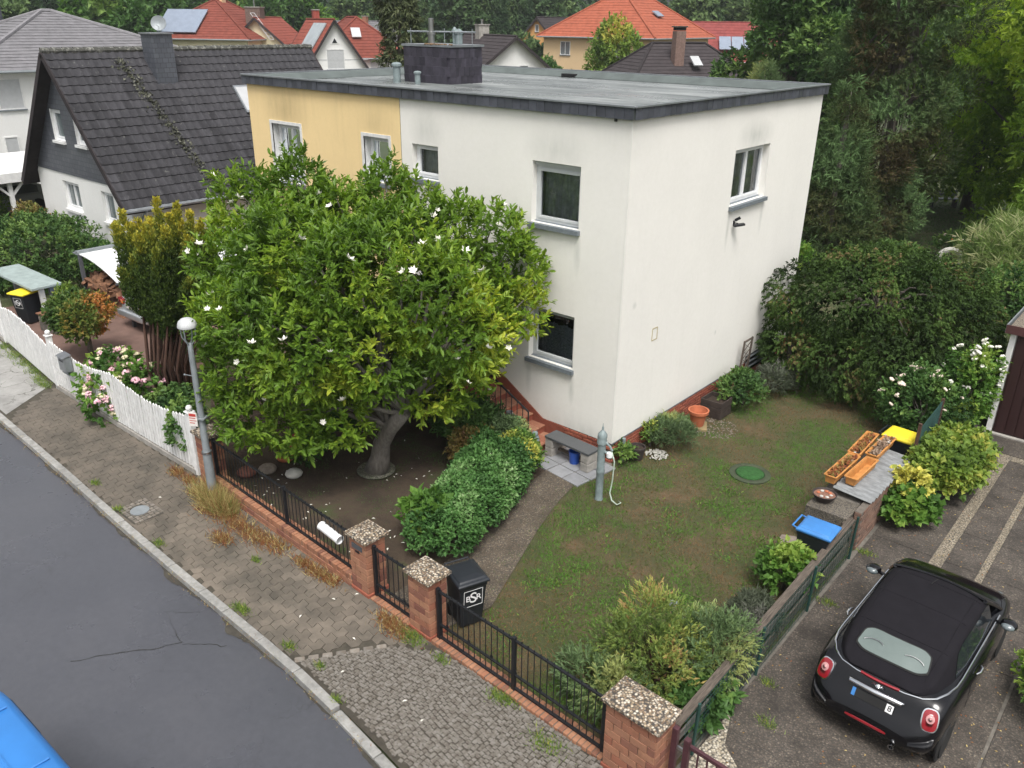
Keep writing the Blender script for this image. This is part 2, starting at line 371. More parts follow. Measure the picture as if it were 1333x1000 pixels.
M_solar = mat('solar_panel', (.22, .26, .33), .15, .15, 2, bs=0, spec=.8)
M_bark = mat('grey_bark', (.13, .115, .095), .95, .45, 8, stretch=(3, 3, .7), bscale=25, bs=.8, dist=.02)
M_magbark = mat('pale_grey_bark', (.21, .19, .165), .95, .4, 8, stretch=(3, 3, .7), bscale=25, bs=.8, dist=.02)
M_redbark = mat('red_bark', (.095, .05, .035), .95, .45, 8, stretch=(5, 5, .5), bscale=25, bs=.8, dist=.02)
M_petal = mat('white_petal', (.78, .76, .68), .6, .1, 9, bs=0)
M_pink = mat('pink_bloom', (.66, .28, .42), .7, .5, 18, col2=(.62, .50, .46), bs=0)
M_cream2 = mat('cream_bloom', (.66, .60, .40), .7, .3, 18, bs=0)
M_red = mat('red_bloom', (.55, .04, .07), .6, .3, 18, bs=0)
M_rose = mat('pale_rose', (.74, .62, .52), .6, .2, 12, bs=0)
M_orangeflower = mat('orange_bloom', (.6, .2, .06), .6, .3, 12, bs=0)
M_text = mat('white_print', (.75, .75, .75), .5, .05, 5, bs=0)
M_signw = mat('sign_white', (.7, .66, .62), .5, .1, 5, bs=0)
M_signr = mat('sign_red', (.45, .05, .04), .5, .1, 5, bs=0)
M_firewood = mat('firewood', (.22, .11, .06), .9, .55, 9, col2=(.10, .05, .03), bscale=30)
M_silver = mat('silver_paint', (.42, .44, .46), .3, .05, 3, metal=.5, bs=0, coat=.6)
M_greycar = mat('grey_paint', (.27, .275, .28), .3, .05, 3, metal=.15, bs=0, coat=.6)
M_carblack = mat('black_paint', (.0035, .0035, .005), .16, .3, 3, bs=0, coat=.35, spec=.3)
M_softtop = mat('soft_top_cloth', (.013, .012, .015), .9, .2, 6, bscale=300, bs=.3, spec=.12)
M_chrome = mat('chrome', (.75, .76, .78), .12, .05, 3, metal=1, bs=0)
M_tail = mat('tail_red', (.28, .012, .02), .15, .2, 6, bs=0, coat=1)
M_tailclear = mat('tail_clear', (.55, .28, .28), .2, .1, 6, bs=0, coat=1)
M_rubber = mat('rubber', (.015, .015, .015), .8)
M_amber = mat('amber_lens', (.6, .2, .05), .2, .1, 4, bs=0)
M_vanblue = mat('van_blue', (.035, .19, .52), .45, .12, 2, bs=0, coat=.2)
M_moss = leaf_mat('moss', [(0, (.03, .03, .027)), (.6, (.05, .053, .035)), (1, (.12, .12, .10))], 0)
G_magn = leaf_mat('magnolia_leaf', [(0, (.040, .078, .012)), (.4, (.078, .140, .016)), (.7, (.14, .205, .022)), (1, (.26, .29, .035))], .36, .45, .3)
G_dark = leaf_mat('dark_leaf', [(0, (.022, .05, .015)), (.6, (.052, .10, .025)), (1, (.10, .155, .038))], .25)
G_mid = leaf_mat('mid_leaf', [(0, (.022, .05, .014)), (.6, (.05, .105, .026)), (1, (.11, .17, .04))], .3)
G_light = leaf_mat('light_leaf', [(0, (.03, .07, .014)), (.6, (.075, .15, .025)), (1, (.17, .23, .045))], .35)
G_yew = leaf_mat('golden_yew', [(0, (.018, .036, .010)), (.4, (.055, .085, .015)), (.7, (.17, .175, .022)), (1, (.36, .29, .03))], .2)
G_pine = leaf_mat('pine_needle', [(0, (.056, .044, .022)), (.35, (.044, .052, .019)), (.75, (.05, .082, .030)), (1, (.085, .14, .056))], .1, .8, .1)
G_weep = leaf_mat('weeping_leaf', [(0, (.016, .028, .009)), (.5, (.030, .054, .013)), (.9, (.055, .092, .022)), (1, (.10, .075, .035))], .25, .7, .12)
G_rob = leaf_mat('robinia_leaf', [(0, (.065, .11, .018)), (.5, (.14, .225, .03)), (1, (.25, .32, .045))], .5)
G_yelgreen = leaf_mat('yellow_green_leaf', [(0, (.05, .09, .02)), (.6, (.13, .19, .035)), (1, (.26, .25, .05))], .35)
G_bamboo = leaf_mat('tan_reed', [(0, (.06, .10, .03)), (.6, (.16, .22, .07)), (1, (.34, .34, .2))], .3)
G_hedge = leaf_mat('hedge_leaf', [(0, (.028, .07, .018)), (.55, (.06, .135, .035)), (.85, (.13, .21, .08)), (1, (.34, .38, .25))], .25)
G_varieg = leaf_mat('variegated_leaf', [(0, (.04, .09, .018)), (.5, (.12, .17, .03)), (1, (.36, .33, .07))], .25)
G_rust = leaf_mat('rusty_leaf', [(0, (.07, .035, .018)), (.5, (.13, .10, .03)), (.8, (.10, .13, .035)), (1, (.22, .13, .05))], .25)
G_acer = leaf_mat('maple_leaf', [(0, (.03, .06, .015)), (.5, (.06, .10, .02)), (.8, (.14, .11, .025)), (1, (.30, .13, .04))], .3)
G_juni = leaf_mat('juniper_spray', [(0, (.04, .065, .018)), (.45, (.095, .14, .033)), (.85, (.19, .215, .055)), (1, (.26, .17, .07))], .2)
G_juniblue = leaf_mat('bluish_spray', [(0, (.045, .07, .03)), (.6, (.095, .145, .06)), (1, (.21, .23, .08))], .2)
G_lav = leaf_mat('lavender_leaf', [(0, (.04, .05, .03)), (.6, (.075, .088, .06)), (1, (.12, .12, .105))], .15)
G_grass = leaf_mat('lawn_blade', [(0, (.115, .068, .034)), (.3, (.09, .07, .026)), (.5, (.052, .074, .015)), (1, (.055, .12, .017))], .25, .6, .2)
G_weed = leaf_mat('dry_weed', [(0, (.15, .055, .025)), (.35, (.15, .095, .035)), (.65, (.36, .29, .13)), (1, (.10, .13, .03))], .25, .7, .2)
G_prune = leaf_mat('plum_leaf', [(0, (.03, .012, .018)), (1, (.07, .03, .04))], .2)
G_cyp = leaf_mat('cypress_spray', [(0, (.03, .035, .018)), (.5, (.055, .07, .03)), (1, (.11, .115, .06))], .15)
G_far = leaf_mat('far_leaf', [(0, (.03, .055, .026)), (.5, (.055, .092, .038)), (1, (.10, .145, .055))], .25, .8, .1)
# ================================================================ ground, road, pavement
KERB = [(-60, -5.6), (-20, -7.25), (-12.06, -7.55), (-8.46, -7.67), (-5.41, -7.80), (-3.72, -7.85), (-1.53, -7.90), (-.13, -7.93), (1.04, -8.02), (2.11, -8.14), (6, -8.62), (40, -14)]
FENCE = [(-60, -2.5), (-17.1, -5.62), (-12.5, -6.03), (-6.2, -6.0), (-5.2, -5.9), (5, -6.28), (9, -6.4), (40, -9)]
def along(pl, x):
    for (x0, y0), (x1, y1) in zip(pl, pl[1:]):
        if x0 <= x <= x1: return y0 + (y1 - y0) * (x - x0) / (x1 - x0)
    return pl[-1][1]
ky = lambda x: along(KERB, x)
fy = lambda x: along(FENCE, x)
def sheet(name, poly, z, mt, kind='structure', parent=None):
    mb = MB(); mb.face(*[(p[0], p[1], z) for p in poly]); o = mb.build(name, mt, parent)
    if not parent: o['kind'] = kind
    return o
def ground_mat():
    mt, t, b, L = nodes('ground_cover')
    c = ramp(t, noise_node(t, .5, 6, .7), [(.35, (.045, .05, .02)), (.5, (.06, .075, .026)), (.68, (.10, .085, .045))])
    L(c, b.inputs['Base Color']); b.inputs['Roughness'].default_value = .95; bump(t, b, noise_node(t, 25, 5, .8), .8, .05); return mt
def asphalt_mat():
    mt, t, b, L = nodes('wet_asphalt')
    n1 = noise_node(t, .35, 6, .65); n2 = noise_node(t, 220, 2, .6)
    c = ramp(t, n1, [(.25, (.054, .056, .066)), (.5, (.062, .064, .075)), (.75, (.074, .075, .085))])
    c = mix(t, 1.0, c, ramp(t, noise_node(t, 9, 6, .75), [(.3, (.86, .86, .86)), (.7, (1.1, 1.1, 1.1))]), 'MULTIPLY')
    c = mix(t, ramp(t, n2, [(.55, (0, 0, 0)), (.8, (.35, .35, .35))]), c, (.17, .165, .16))
    pos = t.nodes.new('ShaderNodeNewGeometry').outputs['Position']
    v = t.nodes.new('ShaderNodeTexVoronoi'); v.feature = 'DISTANCE_TO_EDGE'; v.inputs['Scale'].default_value = .9
    nz = t.nodes.new('ShaderNodeTexNoise'); nz.inputs['Scale'].default_value = 2.5; nz.inputs['Detail'].default_value = 6; L(pos, nz.inputs['Vector'])
    wv = t.nodes.new('ShaderNodeVectorMath'); wv.operation = 'MULTIPLY_ADD'; L(nz.outputs['Color'], wv.inputs[0]); wv.inputs[1].default_value = (.7, .7, .7); L(pos, wv.inputs[2]); L(wv.outputs[0], v.inputs['Vector'])
    cr = math_node(t, 'MULTIPLY', ramp(t, v.outputs['Distance'], [(.0, (1, 1, 1)), (.012, (0, 0, 0))]), ramp(t, noise_node(t, .45, 4), [(.5, (0, 0, 0)), (.62, (1, 1, 1))]))
    c = mix(t, math_node(t, 'MULTIPLY', cr, .4), c, (.02, .02, .018))
    L(c, b.inputs['Base Color'])
    L(ramp(t, noise_node(t, .5, 5, .7), [(.3, (.24, .24, .24)), (.7, (.34, .34, .34))]), b.inputs['Roughness']); b.inputs['Specular IOR Level'].default_value = .75
    bump(t, b, n2, .3, .004); return mt
def lawn_mat():
    mt, t, b, L = nodes('lawn_soil')
    c = ramp(t, noise_node(t, .9, 6, .72), [(.38, (.046, .066, .016)), (.54, (.078, .068, .027)), (.68, (.130, .088, .046))])
    c = mix(t, ramp(t, noise_node(t, 22, 5, .8), [(.42, (0, 0, 0)), (.7, (.6, .6, .6))]), c, (.05, .038, .022))
    L(c, b.inputs['Base Color']); b.inputs['Roughness'].default_value = .95; bump(t, b, noise_node(t, 40, 5, .8), .9, .03); return mt
def cracked_mat():
    mt, t, b, L = nodes('cracked_concrete')
    pos = t.nodes.new('ShaderNodeNewGeometry').outputs['Position']
    v = t.nodes.new('ShaderNodeTexVoronoi'); v.feature = 'DISTANCE_TO_EDGE'; v.inputs['Scale'].default_value = 1.6
    nz = t.nodes.new('ShaderNodeTexNoise'); nz.inputs['Scale'].default_value = 3; nz.inputs['Detail'].default_value = 5; L(pos, nz.inputs['Vector'])
    wv = t.nodes.new('ShaderNodeVectorMath'); wv.operation = 'MULTIPLY_ADD'; L(nz.outputs['Color'], wv.inputs[0]); wv.inputs[1].default_value = (.5, .5, .5); L(pos, wv.inputs[2]); L(wv.outputs[0], v.inputs['Vector'])
    c = ramp(t, noise_node(t, 1.2, 6, .7), [(.35, (.20, .195, .185)), (.65, (.32, .315, .30))])
    c = mix(t, math_node(t, 'MULTIPLY', ramp(t, v.outputs['Distance'], [(0, (1, 1, 1)), (.03, (0, 0, 0))]), ramp(t, noise_node(t, 1, 4), [(.42, (0, 0, 0)), (.55, (1, 1, 1))])), c, (.05, .05, .035))
    L(c, b.inputs['Base Color']); b.inputs['Roughness'].default_value = .8; bump(t, b, noise_node(t, 30, 5, .8), .4, .01); return mt
M_lawn = lawn_mat(); M_asphalt = asphalt_mat()
def bed_mat():
    mt, t, b, L = nodes('bed_soil')
    c = ramp(t, noise_node(t, 1.1, 6, .7), [(.4, (.045, .030, .020)), (.56, (.072, .050, .032)), (.66, (.06, .07, .024))])
    L(c, b.inputs['Base Color']); b.inputs['Roughness'].default_value = .95; bump(t, b, noise_node(t, 35, 5, .8), 1, .04); return mt
M_bed = bed_mat()
sheet('ground', [(-900, -900), (900, -900), (900, 900), (-900, 900)], -.13, mat('far_ground', (.06, .075, .03), .95, .4, .05))
xs = [x for x, _ in KERB]
roadp = [(x, ky(x) - .02) for x in xs] + [(x, ky(x) - 6.6) for x in reversed(xs)]
road = sheet('road', roadp, -.105, M_asphalt)
gp = [(x, fy(x) - .1) for x, _ in FENCE] + [(60, 60), (-80, 60)]
sheet('garden_ground', gp, -.02, ground_mat())
# cracks and gutter dirt on the road
def ribbon(name, pts, w, z, mt, parent, jag=.0):
    mb = MB(); vs = []
    for i, (x, y) in enumerate(pts):
        d = Vector((pts[min(i + 1, len(pts) - 1)][0] - pts[max(i - 1, 0)][0], pts[min(i + 1, len(pts) - 1)][1] - pts[max(i - 1, 0)][1])).normalized()
        n = Vector((-d.y, d.x)); ww = w * (1 + rnd.uniform(-jag, jag)); w2 = w * (1 + rnd.uniform(-jag, jag))
        vs += [(x + n.x * ww / 2, y + n.y * ww / 2, z), (x - n.x * w2 / 2, y - n.y * w2 / 2, z)]
    mb._add(vs, [(2 * i, 2 * i + 1, 2 * i + 3, 2 * i + 2) for i in range(len(pts) - 1)])
    return mb.build(name, mt, parent)
M_crack = mat('crack_dirt', (.022, .022, .018), .9); M_gutter = mat('gutter_dirt', (.065, .058, .046), .8, .5, 6)
def jag(p0, p1, n, a): return [(p0[0] + (p1[0] - p0[0]) * i / n + rnd.uniform(-a, a), p0[1] + (p1[1] - p0[1]) * i / n + rnd.uniform(-a, a)) for i in range(n + 1)]
for p0, p1, n, w in (((-2.6, -10.0), (-1.75, -8.75), 14, .018), ((-1.75, -8.75), (-1.2, -8.35), 8, .014), ((-1.75, -8.75), (-2.6, -8.55), 8, .008), ((-2.6, -8.55), (-2.2, -8.2), 6, .008)):
    ribbon('crack', jag(p0, p1, n, .03), w * .7, -.101, M_crack, road, .7)
gx = [-30 + .05 * i for i in range(int(38 / .05))]
vs = []
for x in gx: n_ = noise.fractal(Vector((x * 1.1, 3, 0)), .7, 2.2, 5) * .5 + .5; vs += [(x, ky(x) - .10, -.0975), (x, ky(x) - .13 - .16 * n_ ** 1.8, -.0975)]
MB()._add(vs, [(2 * i, 2 * i + 1, 2 * i + 3, 2 * i + 2) for i in range(len(gx) - 1)]).build('gutter_dirt', M_gutter, road)
# kerb of granite stones
kerb = sheet('kerb', [(x, ky(x)) for x in xs] + [(x, ky(x) - .13) for x in reversed(xs)], -.1, M_darkconc)
M_kerb = mat('kerb_granite', (.30, .295, .28), .8, .35, 8, bscale=160, bs=.4, rand=.12)
x = -28.0
while x < 9:
    L_ = rnd.choice((.98, 1.0, .95, .72)) if x > -13 else 1.0
    y0, y1 = ky(x), ky(x + L_); a = math.atan2(y1 - y0, L_)
    mb = MB(); low = .07 if x > .2 else .0
    mb.box(0, L_ - .014, -.14, 0, -.12, .012 - low + rnd.uniform(-.004, .004)); mb.build('kerb_stone', M_kerb, kerb, (x, y0, 0), (0, 0, a), bevel=.012, seg=2)
    x += L_
# pavement of interlocking zigzag pavers
pv = [(x, fy(x) + .05) for x in (-60, -17, -12.5, -9, -6, -3, 0, 5, 12)]
pavement = sheet('pavement', pv + [(x, ky(x) + .001) for x in (12, 6, 2.1, 0, -4, -8.5, -12, -20, -60)], -.016, mat('joint_sand', (.075, .066, .05), .95, .4, 6))
M_paver = mat('brown_paver', (.155, .130, .104), .75, .35, 1.6, rand=.14, bscale=140, bs=.4, col2=(.082, .072, .058))
def paver_poly(flip):
    h, w, a = .196, .161, .022 * (-1 if flip else 1); ys = [0, h / 2, h]; xo = [a, -a, a]
    return [(-w / 2 + o, y - h / 2) for o, y in zip(xo, ys)][::-1] + [(w / 2 + o, y - h / 2) for o, y in zip(xo, ys)]
def paver_me(flip):
    mb = MB(); mb.prism(paver_poly(flip), -.03, 0); me = mb.mesh('paver', M_paver)
    return me
pms = [paver_me(0), paver_me(1)]
def left_edge(y): return -11.75 - (y + 7.4) * .75
def right_edge(y): return -.12 + (y + 7.9) * .72 if y < -6.8 else .66 + (y + 6.8) * 1.5
spots = []
sk = .12
for i in range(-78, 12):
    for k in range(0, 14):
        yy = -8.4 + .2 * k + (.1 if i % 2 else 0); xx = i * .165 + (yy + 8) * sk
        if ky(xx) - .02 < yy < fy(xx) - .02 and left_edge(yy) + .1 < xx < right_edge(yy) - .08: spots.append((xx, yy, i % 2))
spots.sort(key=lambda s: (Vector((s[0], s[1], 0)) - CAM).length)
for n, (xx, yy, f) in enumerate(spots[:300]):
    put('paver', pms[f], pavement, (xx, yy, rnd.uniform(-.004, .002)), (rnd.uniform(-.012, .012), rnd.uniform(-.012, .012), -math.atan(sk) + rnd.uniform(-.012, .012)))
mb = MB(); c_, s_ = math.cos(-math.atan(sk)), math.sin(-math.atan(sk))
for xx, yy, f in spots[300:]:
    z = rnd.uniform(-.004, .002); mb.prism([(xx + p[0] * c_ - p[1] * s_, yy + p[0] * s_ + p[1] * c_) for p in paver_poly(f)], -.03, z)
o = mb.build('pavers_beyond', M_paver, pavement); o['kind'] = 'stuff'
# cobbled crossing of small setts
cross = sheet('cobbled_crossing', [(-.25, -7.92), (.6, -6.95), (1.2, -6.35), (12, -6.6), (12, -9.6), (6, -8.62), (2.11, -8.14), (.5, -7.97)], -.011, mat('sett_joint', (.06, .052, .04), .95, .4, 8))
M_sett = mat('granite_sett', (.19, .175, .155), .75, .3, 14, rand=.28, bscale=90, bs=.4, col2=(.15, .125, .10))
mb = MB(); mb.prism([(-.034, -.030), (-.028, -.036), (.03, -.034), (.036, -.028), (.034, .03), (.028, .036), (-.03, .035), (-.036, .028)], -.03, 0)
mb.face((-.026, -.028, .006), (.026, -.026, .006), (.027, .027, .006), (-.028, .026, .006)); sett = mb.mesh('sett', M_sett)
sp = []
for i in range(0, 100):
    for k in range(-8, 44):
        u, v = i * .063, k * .066 + rnd.uniform(-.008, .008)
        xx = -.2 + u + rnd.uniform(-.008, .008); yy = -8.75 + v + .16 * math.sin(u * 2.3) + (.04 if i % 2 else 0)
        if ky(xx) + .07 < yy < fy(xx) - .17 - .05 * math.sin(xx * 5) and xx > right_edge(yy) + .05: sp.append((xx, yy))
sp.sort(key=lambda s: (Vector((s[0], s[1], 0)) - CAM).length + (50 if s[0] > 4.6 else 0))
for xx, yy in sp[:300]:
    put('cobblestone', sett, cross, (xx, yy, rnd.uniform(-.006, .004)), (rnd.uniform(-.05, .05), rnd.uniform(-.05, .05), rnd.uniform(-.25, .25)), (rnd.uniform(.7, .9), rnd.uniform(.7, .88), 1))
mb = MB()
for xx, yy in sp[300:]:
    a = rnd.uniform(-.25, .25); s = rnd.uniform(.72, .88); z = rnd.uniform(-.006, .004); c_, s_ = math.cos(a) * s, math.sin(a) * s
    P = [(xx + p[0] * c_ - p[1] * s_, yy + p[0] * s_ + p[1] * c_) for p in ((-.036, -.034), (.034, -.036), (.036, .034), (-.034, .036))]
    mb.prism(P, -.03, z); q = [(xx + (p[0] - xx) * .72, yy + (p[1] - yy) * .72, z + .006) for p in P]; mb.face(*q)
mb.build('cobblestones_beyond', mat('sett_mass', (.19, .175, .155), .75, .45, 13, col2=(.11, .095, .078), lo=.4, hi=.6, bscale=90, bs=.4), cross)['kind'] = 'stuff'
for k in range(7):      # row of larger edging setts along the pavers
    yy = -7.85 + k * .16; xx = right_edge(yy) + .03
    mb = MB(); mb.box(-.075, .075, -.05, .05, -.03, .004); mb.build('edging_sett', M_sett, cross, (xx, yy, 0), (0, 0, .95), bevel=.012)
lc = sheet('cracked_crossing', [(-11.85, -7.5), (-12.85, -6.1), (-17, -5.75), (-30, -4.9), (-30, -6.8), (-20, -7.2)], -.006, cracked_mat())
mb = MB(); mb.lathe([(.0, .0), (.17, .0), (.17, .02), (0, .02)], (0, 0, 0), 18)
mh = sheet('inlaid_sett_patch', [(-5.95, -7.75), (-5.2, -7.75), (-5.15, -7.2), (-5.9, -7.15)], .003, M_gutter, parent=pavement)
for i in range(9):
    for k in range(7):
        if 2 <= i <= 5 and 1 < k < 5: continue
        put('patch_sett', sett, mh, (-5.9 + i * .083 + rnd.uniform(-.01, .01), -7.68 + k * .08, .006), (0, 0, rnd.uniform(-.3, .3)))
t = thing('valve_cover', 'small iron valve cover set in a patch of pale setts in the pavement', 'manhole cover', (-5.56, -7.46, .004))
mb.build('cover', M_galv, t)
# ---------------------------------------------------------------- front garden surfaces
PATHR = [(1.05, -6.0), (1.25, -5.13), (.44, -2.97), (.12, -1.95), (-.02, -1.25)]
PATHL = [(-.15, -6.0), (-.14, -4.58), (-.54, -3.14), (-.85, -1.0)]
lawn = sheet('lawn', [(1.05, -6.12)] + PATHR[1:] + [(.05, -.2), (0, 0), (0, 8.6), (.5, 12), (5.0, 12), (5.0, 3.5), (5.05, -6.2)], -.008, M_lawn)
sheet('flower_bed', [(-5.3, -5.85), (-.15, -6.02)] + PATHL[1:] + [(-1.3, -.3), (-1.3, 0), (-12.1, 0), (-12.1, -2), (-6, -5.8)], -.010, M_bed)
sheet('garden_path', [(-.15, -6.03), (1.05, -6.08)] + PATHR[1:] + [(-.1, -1.2), (-.85, -1.0)] + PATHL[::-1][1:-1], .006, M_path)
patio = sheet('patio', [(-1.42, -1.0), (-.02, -1.28), (.14, -.2), (.05, .0), (-1.4, 0)], .002, M_darkconc)
mb = MB(); mb.box(-.209, .209, -.182, .182, -.02, .022); tl = mb.mesh('patio_tile', M_tile, bevel=.004)
for i in range(3):
    for k in range(3): put('patio_tile', tl, patio, (-1.0 + i * .44 + k * .055, -.98 + k * .385 - i * .055 + .04, rnd.uniform(-.002, .002)), (0, 0, -.13 + rnd.uniform(-.008, .008)))
# driveway of exposed aggregate slabs with pale pebble strips
drive = sheet('driveway', [(5.05, -6.15), (5.0, 3), (5.3, 7.3), (12, 7.3), (12, -6.6)], .0, M_darkconc)
for c_, r_ in ((0, 0),): pass
cols = [(5.1, 6.14), (6.34, 6.87), (6.98, 7.9), (7.93, 8.8), (8.83, 9.7)]
for x0, x1 in cols:
    y = -6.1
    while y < 5.75:
        h = 1.18; mb = MB(); mb.box(x0 + .006, x1 - .006, y + .006, min(y + h, 5.8) - .006, -.05, .012 + rnd.uniform(-.003, .003)); mb.build('slab', M_drive, drive, bevel=.005); y += h
mb = MB(); mb.box(5.1, 9.7, 6.08, 7.02, -.05, .011); mb.build('slab', M_drive, drive)
sheet('strip_dirt', [(6.1, -6.1), (7.0, -6.1), (7.0, -3.3), (6.1, -3.3)], .0105, M_drive, parent=drive)
for x0, x1, y0, y1 in ((6.14, 6.34, -3.4, 6.06), (6.87, 6.98, -3.4, 5.8), (6.36, 9.7, 5.81, 6.06)):
    mb = MB(); mb.box(x0, x1, y0, y1, -.05, .010); mb.build('pebble_strip', M_strip, drive)
sheet('gravel_edge', [(5.12, -6.12), (5.95, -6.2), (5.75, -5.5), (5.35, -5.2), (5.14, -4.6)], .020, M_gravel, parent=drive)
yard = sheet('neighbour_yard', [(-20.2, -5.0), (-12.8, -5.6), (-10.6, -4.4), (-12.2, 0), (-15, 8), (-19.4, 8)], -.004, mat('red_yard_paving', (.17, .105, .085), .85, .3, 2, bscale=60))
# ================================================================ windows and walls
def wall_grid(mb, P, u0, u1, z0, z1, ops, depth, m=0, mr=0):
    """P(u, z, d): point on the wall; ops: openings (u0, u1, z0, z1); emits the face with holes and the reveals"""
    us = sorted({u0, u1, *[o[0] for o in ops], *[o[1] for o in ops]}); zs = sorted({z0, z1, *[o[2] for o in ops], *[o[3] for o in ops]})
    for a, b in zip(us, us[1:]):
        for c, d in zip(zs, zs[1:]):
            if any(o[0] <= (a + b) / 2 <= o[1] and o[2] <= (c + d) / 2 <= o[3] for o in ops): continue
            mb.face(P(a, c, 0), P(b, c, 0), P(b, d, 0), P(a, d, 0), m=m)
    for a, b, c, d in ops:
        for (p, q), (r, s) in (((a, c), (b, c)), ((b, c), (b, d)), ((b, d), (a, d)), ((a, d), (a, c))):
            mb.face(P(p, q, 0), P(r, s, 0), P(r, s, depth), P(p, q, depth), m=mr)
def window(par, P, o, sashes=1, inset=.13, frame=None, sill=None, glass=None, curtain=None, ft=.07, box=0, shutter=0, surround=None, label=None, back=True, sillproj=.09):
    """a window in an opening o = (u0, u1, z0, z1): frame > sash frames, panes, curtain, sill"""
    frame = frame or M_pvc; u0, u1, z0, z1 = o; mb = MB()
    def B(a, b, c, d, i0, i1, tgt=None): 
        tgt = tgt or mb; vs = [P(x, z, i) for i in (i0, i1) for z in (c, d) for x in (a, b)]
        tgt._add(vs, [(0, 2, 3, 1), (4, 5, 7, 6), (0, 1, 5, 4), (2, 6, 7, 3), (0, 4, 6, 2), (1, 3, 7, 5)])
    zt = z1 - box
    for a, b, c, d in ((u0, u0 + ft, z0, zt), (u1 - ft, u1, z0, zt), (u0 + ft, u1 - ft, z0, z0 + ft), (u0 + ft, u1 - ft, zt - ft, zt)): B(a, b, c, d, inset, inset + .07)
    w = mb.build('window', frame, par)
    if label: w['label'] = label
    if box:
        mb = MB(); B(u0, u1, zt + .002, z1, inset - .05, inset + .07, mb); mb.build('shutter_box', frame, w)
    n = sashes; W = (u1 - u0 - 2 * ft) / n
    for i in range(n):
        a, b = u0 + ft + i * W, u0 + ft + (i + 1) * W; mb = MB(); s = .045
        for q in ((a, a + s, z0 + ft, zt - ft), (b - s, b, z0 + ft, zt - ft), (a + s, b - s, z0 + ft, z0 + ft + s), (a + s, b - s, zt - ft - s, zt - ft)): B(*q, inset - .015, inset + .05, mb)
        mb.build('sash', frame, w)
        mb = MB(); mb.face(P(a + s, z0 + ft + s, inset + .03), P(b - s, z0 + ft + s, inset + .03), P(b - s, zt - ft - s, inset + .03), P(a + s, zt - ft - s, inset + .03)); mb.build('pane', glass or M_darkglass, w)
    if curtain:
        cm, c0, c1 = curtain; nseg = int((u1 - u0) * 60); V = []; 
        for k in range(nseg + 1):
            u = u0 + .02 + (u1 - u0 - .04) * k / nseg; d = inset + .2 + .022 * math.sin(k * 1.15) + .008 * math.sin(k * 3.3)
            V += [P(u, z0 + (z1 - z0) * c0, d), P(u, z0 + (z1 - z0) * c1 + .02 * math.sin(k * .33), d)]
        mb = MB(); mb._add(V, [(2 * k, 2 * k + 2, 2 * k + 3, 2 * k + 1) for k in range(nseg)]); mb.build('curtain', cm, w, smooth=2)
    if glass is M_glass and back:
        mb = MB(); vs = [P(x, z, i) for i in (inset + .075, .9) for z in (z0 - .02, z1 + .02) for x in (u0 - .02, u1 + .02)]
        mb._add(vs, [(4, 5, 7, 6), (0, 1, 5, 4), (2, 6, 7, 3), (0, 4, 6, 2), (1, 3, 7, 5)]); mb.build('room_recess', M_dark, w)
    if sill:
        mb = MB(); B(u0 - .04, u1 + .04, z0 - .10, z0 - .012, -sillproj, .0 - .002, mb)
        vs = [P(u0 + .002, z0 - .012, 0), P(u1 - .002, z0 - .012, 0), P(u1 - .002, z0 + .012, inset), P(u0 + .002, z0 + .012, inset)]; mb.face(*vs); mb.build('sill', sill, w, bevel=0)
    if shutter:
        mb = MB(); zz = zt - ft
        while zz > z1 - (z1 - z0) * shutter: B(u0 + ft, u1 - ft, zz - .048, zz, inset - .04, inset - .02, mb); zz -= .05
        mb.build('roller_shutter', M_shutter, w)
    if surround:
        mb = MB(); e = .075
        for q in ((u0 - e, u0, z0, z1 + e), (u1, u1 + e, z0, z1 + e), (u0, u1, z1, z1 + e)): B(*q, -.018, .03, mb)
        mb.build('surround', surround, w)
    return w
# ================================================================ the semi-detached house
T = 6.95; SB = .454; LX = -12.1; MX = -6.127; D = 8.668
house = thing('semi_detached_house', 'flat roofed two storey semi-detached house, one half cream white and one half yellow', 'house')
PF = lambda u, z, d: (u, d, z)           # front wall, y = d
PS = lambda u, z, d: (-d, u, z)          # right wall, x = -d
opA, opB, opC = (-2.288, -1.092, 4.789, 6.002), (-2.288, -1.092, 1.83, 2.984), (4.179, 5.91, 4.789, 6.002)
opW, opY2, opY1 = (-5.774, -4.954, 5.263, 6.0), (-7.44, -6.548, 5.0, 6.02), (-11.135, -9.913, 4.55, 6.02)
opD = (-4.6, -3.55, 1.0, 3.1)
mb = MB(); wall_grid(mb, PF, MX, 0, 1.5, T, [opA, opB, opW, (opD[0], opD[1], 1.5, opD[3])], .2)
# lower part of the front: the render stops on a diagonal above the brick dado of the steps
mb.face((0, 0, SB), (-1.83, 0, SB), (-3.55, 0, 1.5), (0, 0, 1.5)); mb.face((-4.6, 0, .4), (-4.6, 0, 1.5), (MX, 0, 1.5), (MX, 0, .4))
wall_grid(mb, PS, 0, D, SB, T, [opC], .2); mb.face((0, D, 0), (LX, D, 0), (LX, D, T), (0, D, T))
mb.build('wall', M_white, house)['label'] = 'cream white rendered wall of the right half'
mb = MB(); wall_grid(mb, PF, LX, MX - .012, .3, T, [opY1, opY2, (-11.1, -9.9, 1.2, 2.9)], .22, 0, 1); mb.face((LX, 0, 0), (LX, 0, T), (LX, D, T), (LX, D, 0))
mb.build('wall', [M_yellow, M_whitewood], house)['label'] = 'yellow rendered wall of the left half'
mb = MB(); mb.box(MX - .012, MX, .01, .1, 0, T); mb.build('party_joint', M_greyplinth, house)
window(house, PF, opA, 1, .15, M_greyframe, M_sill, M_glass, (M_curtaindark, .02, .95), box=.09)
window(house, PF, opB, 1, .15, M_greyframe, M_sill, M_glass, (M_lace, .02, .66))
window(house, PF, opW, 1, .14, M_pvc, M_sill, M_glass, (M_curtain, .02, .98))
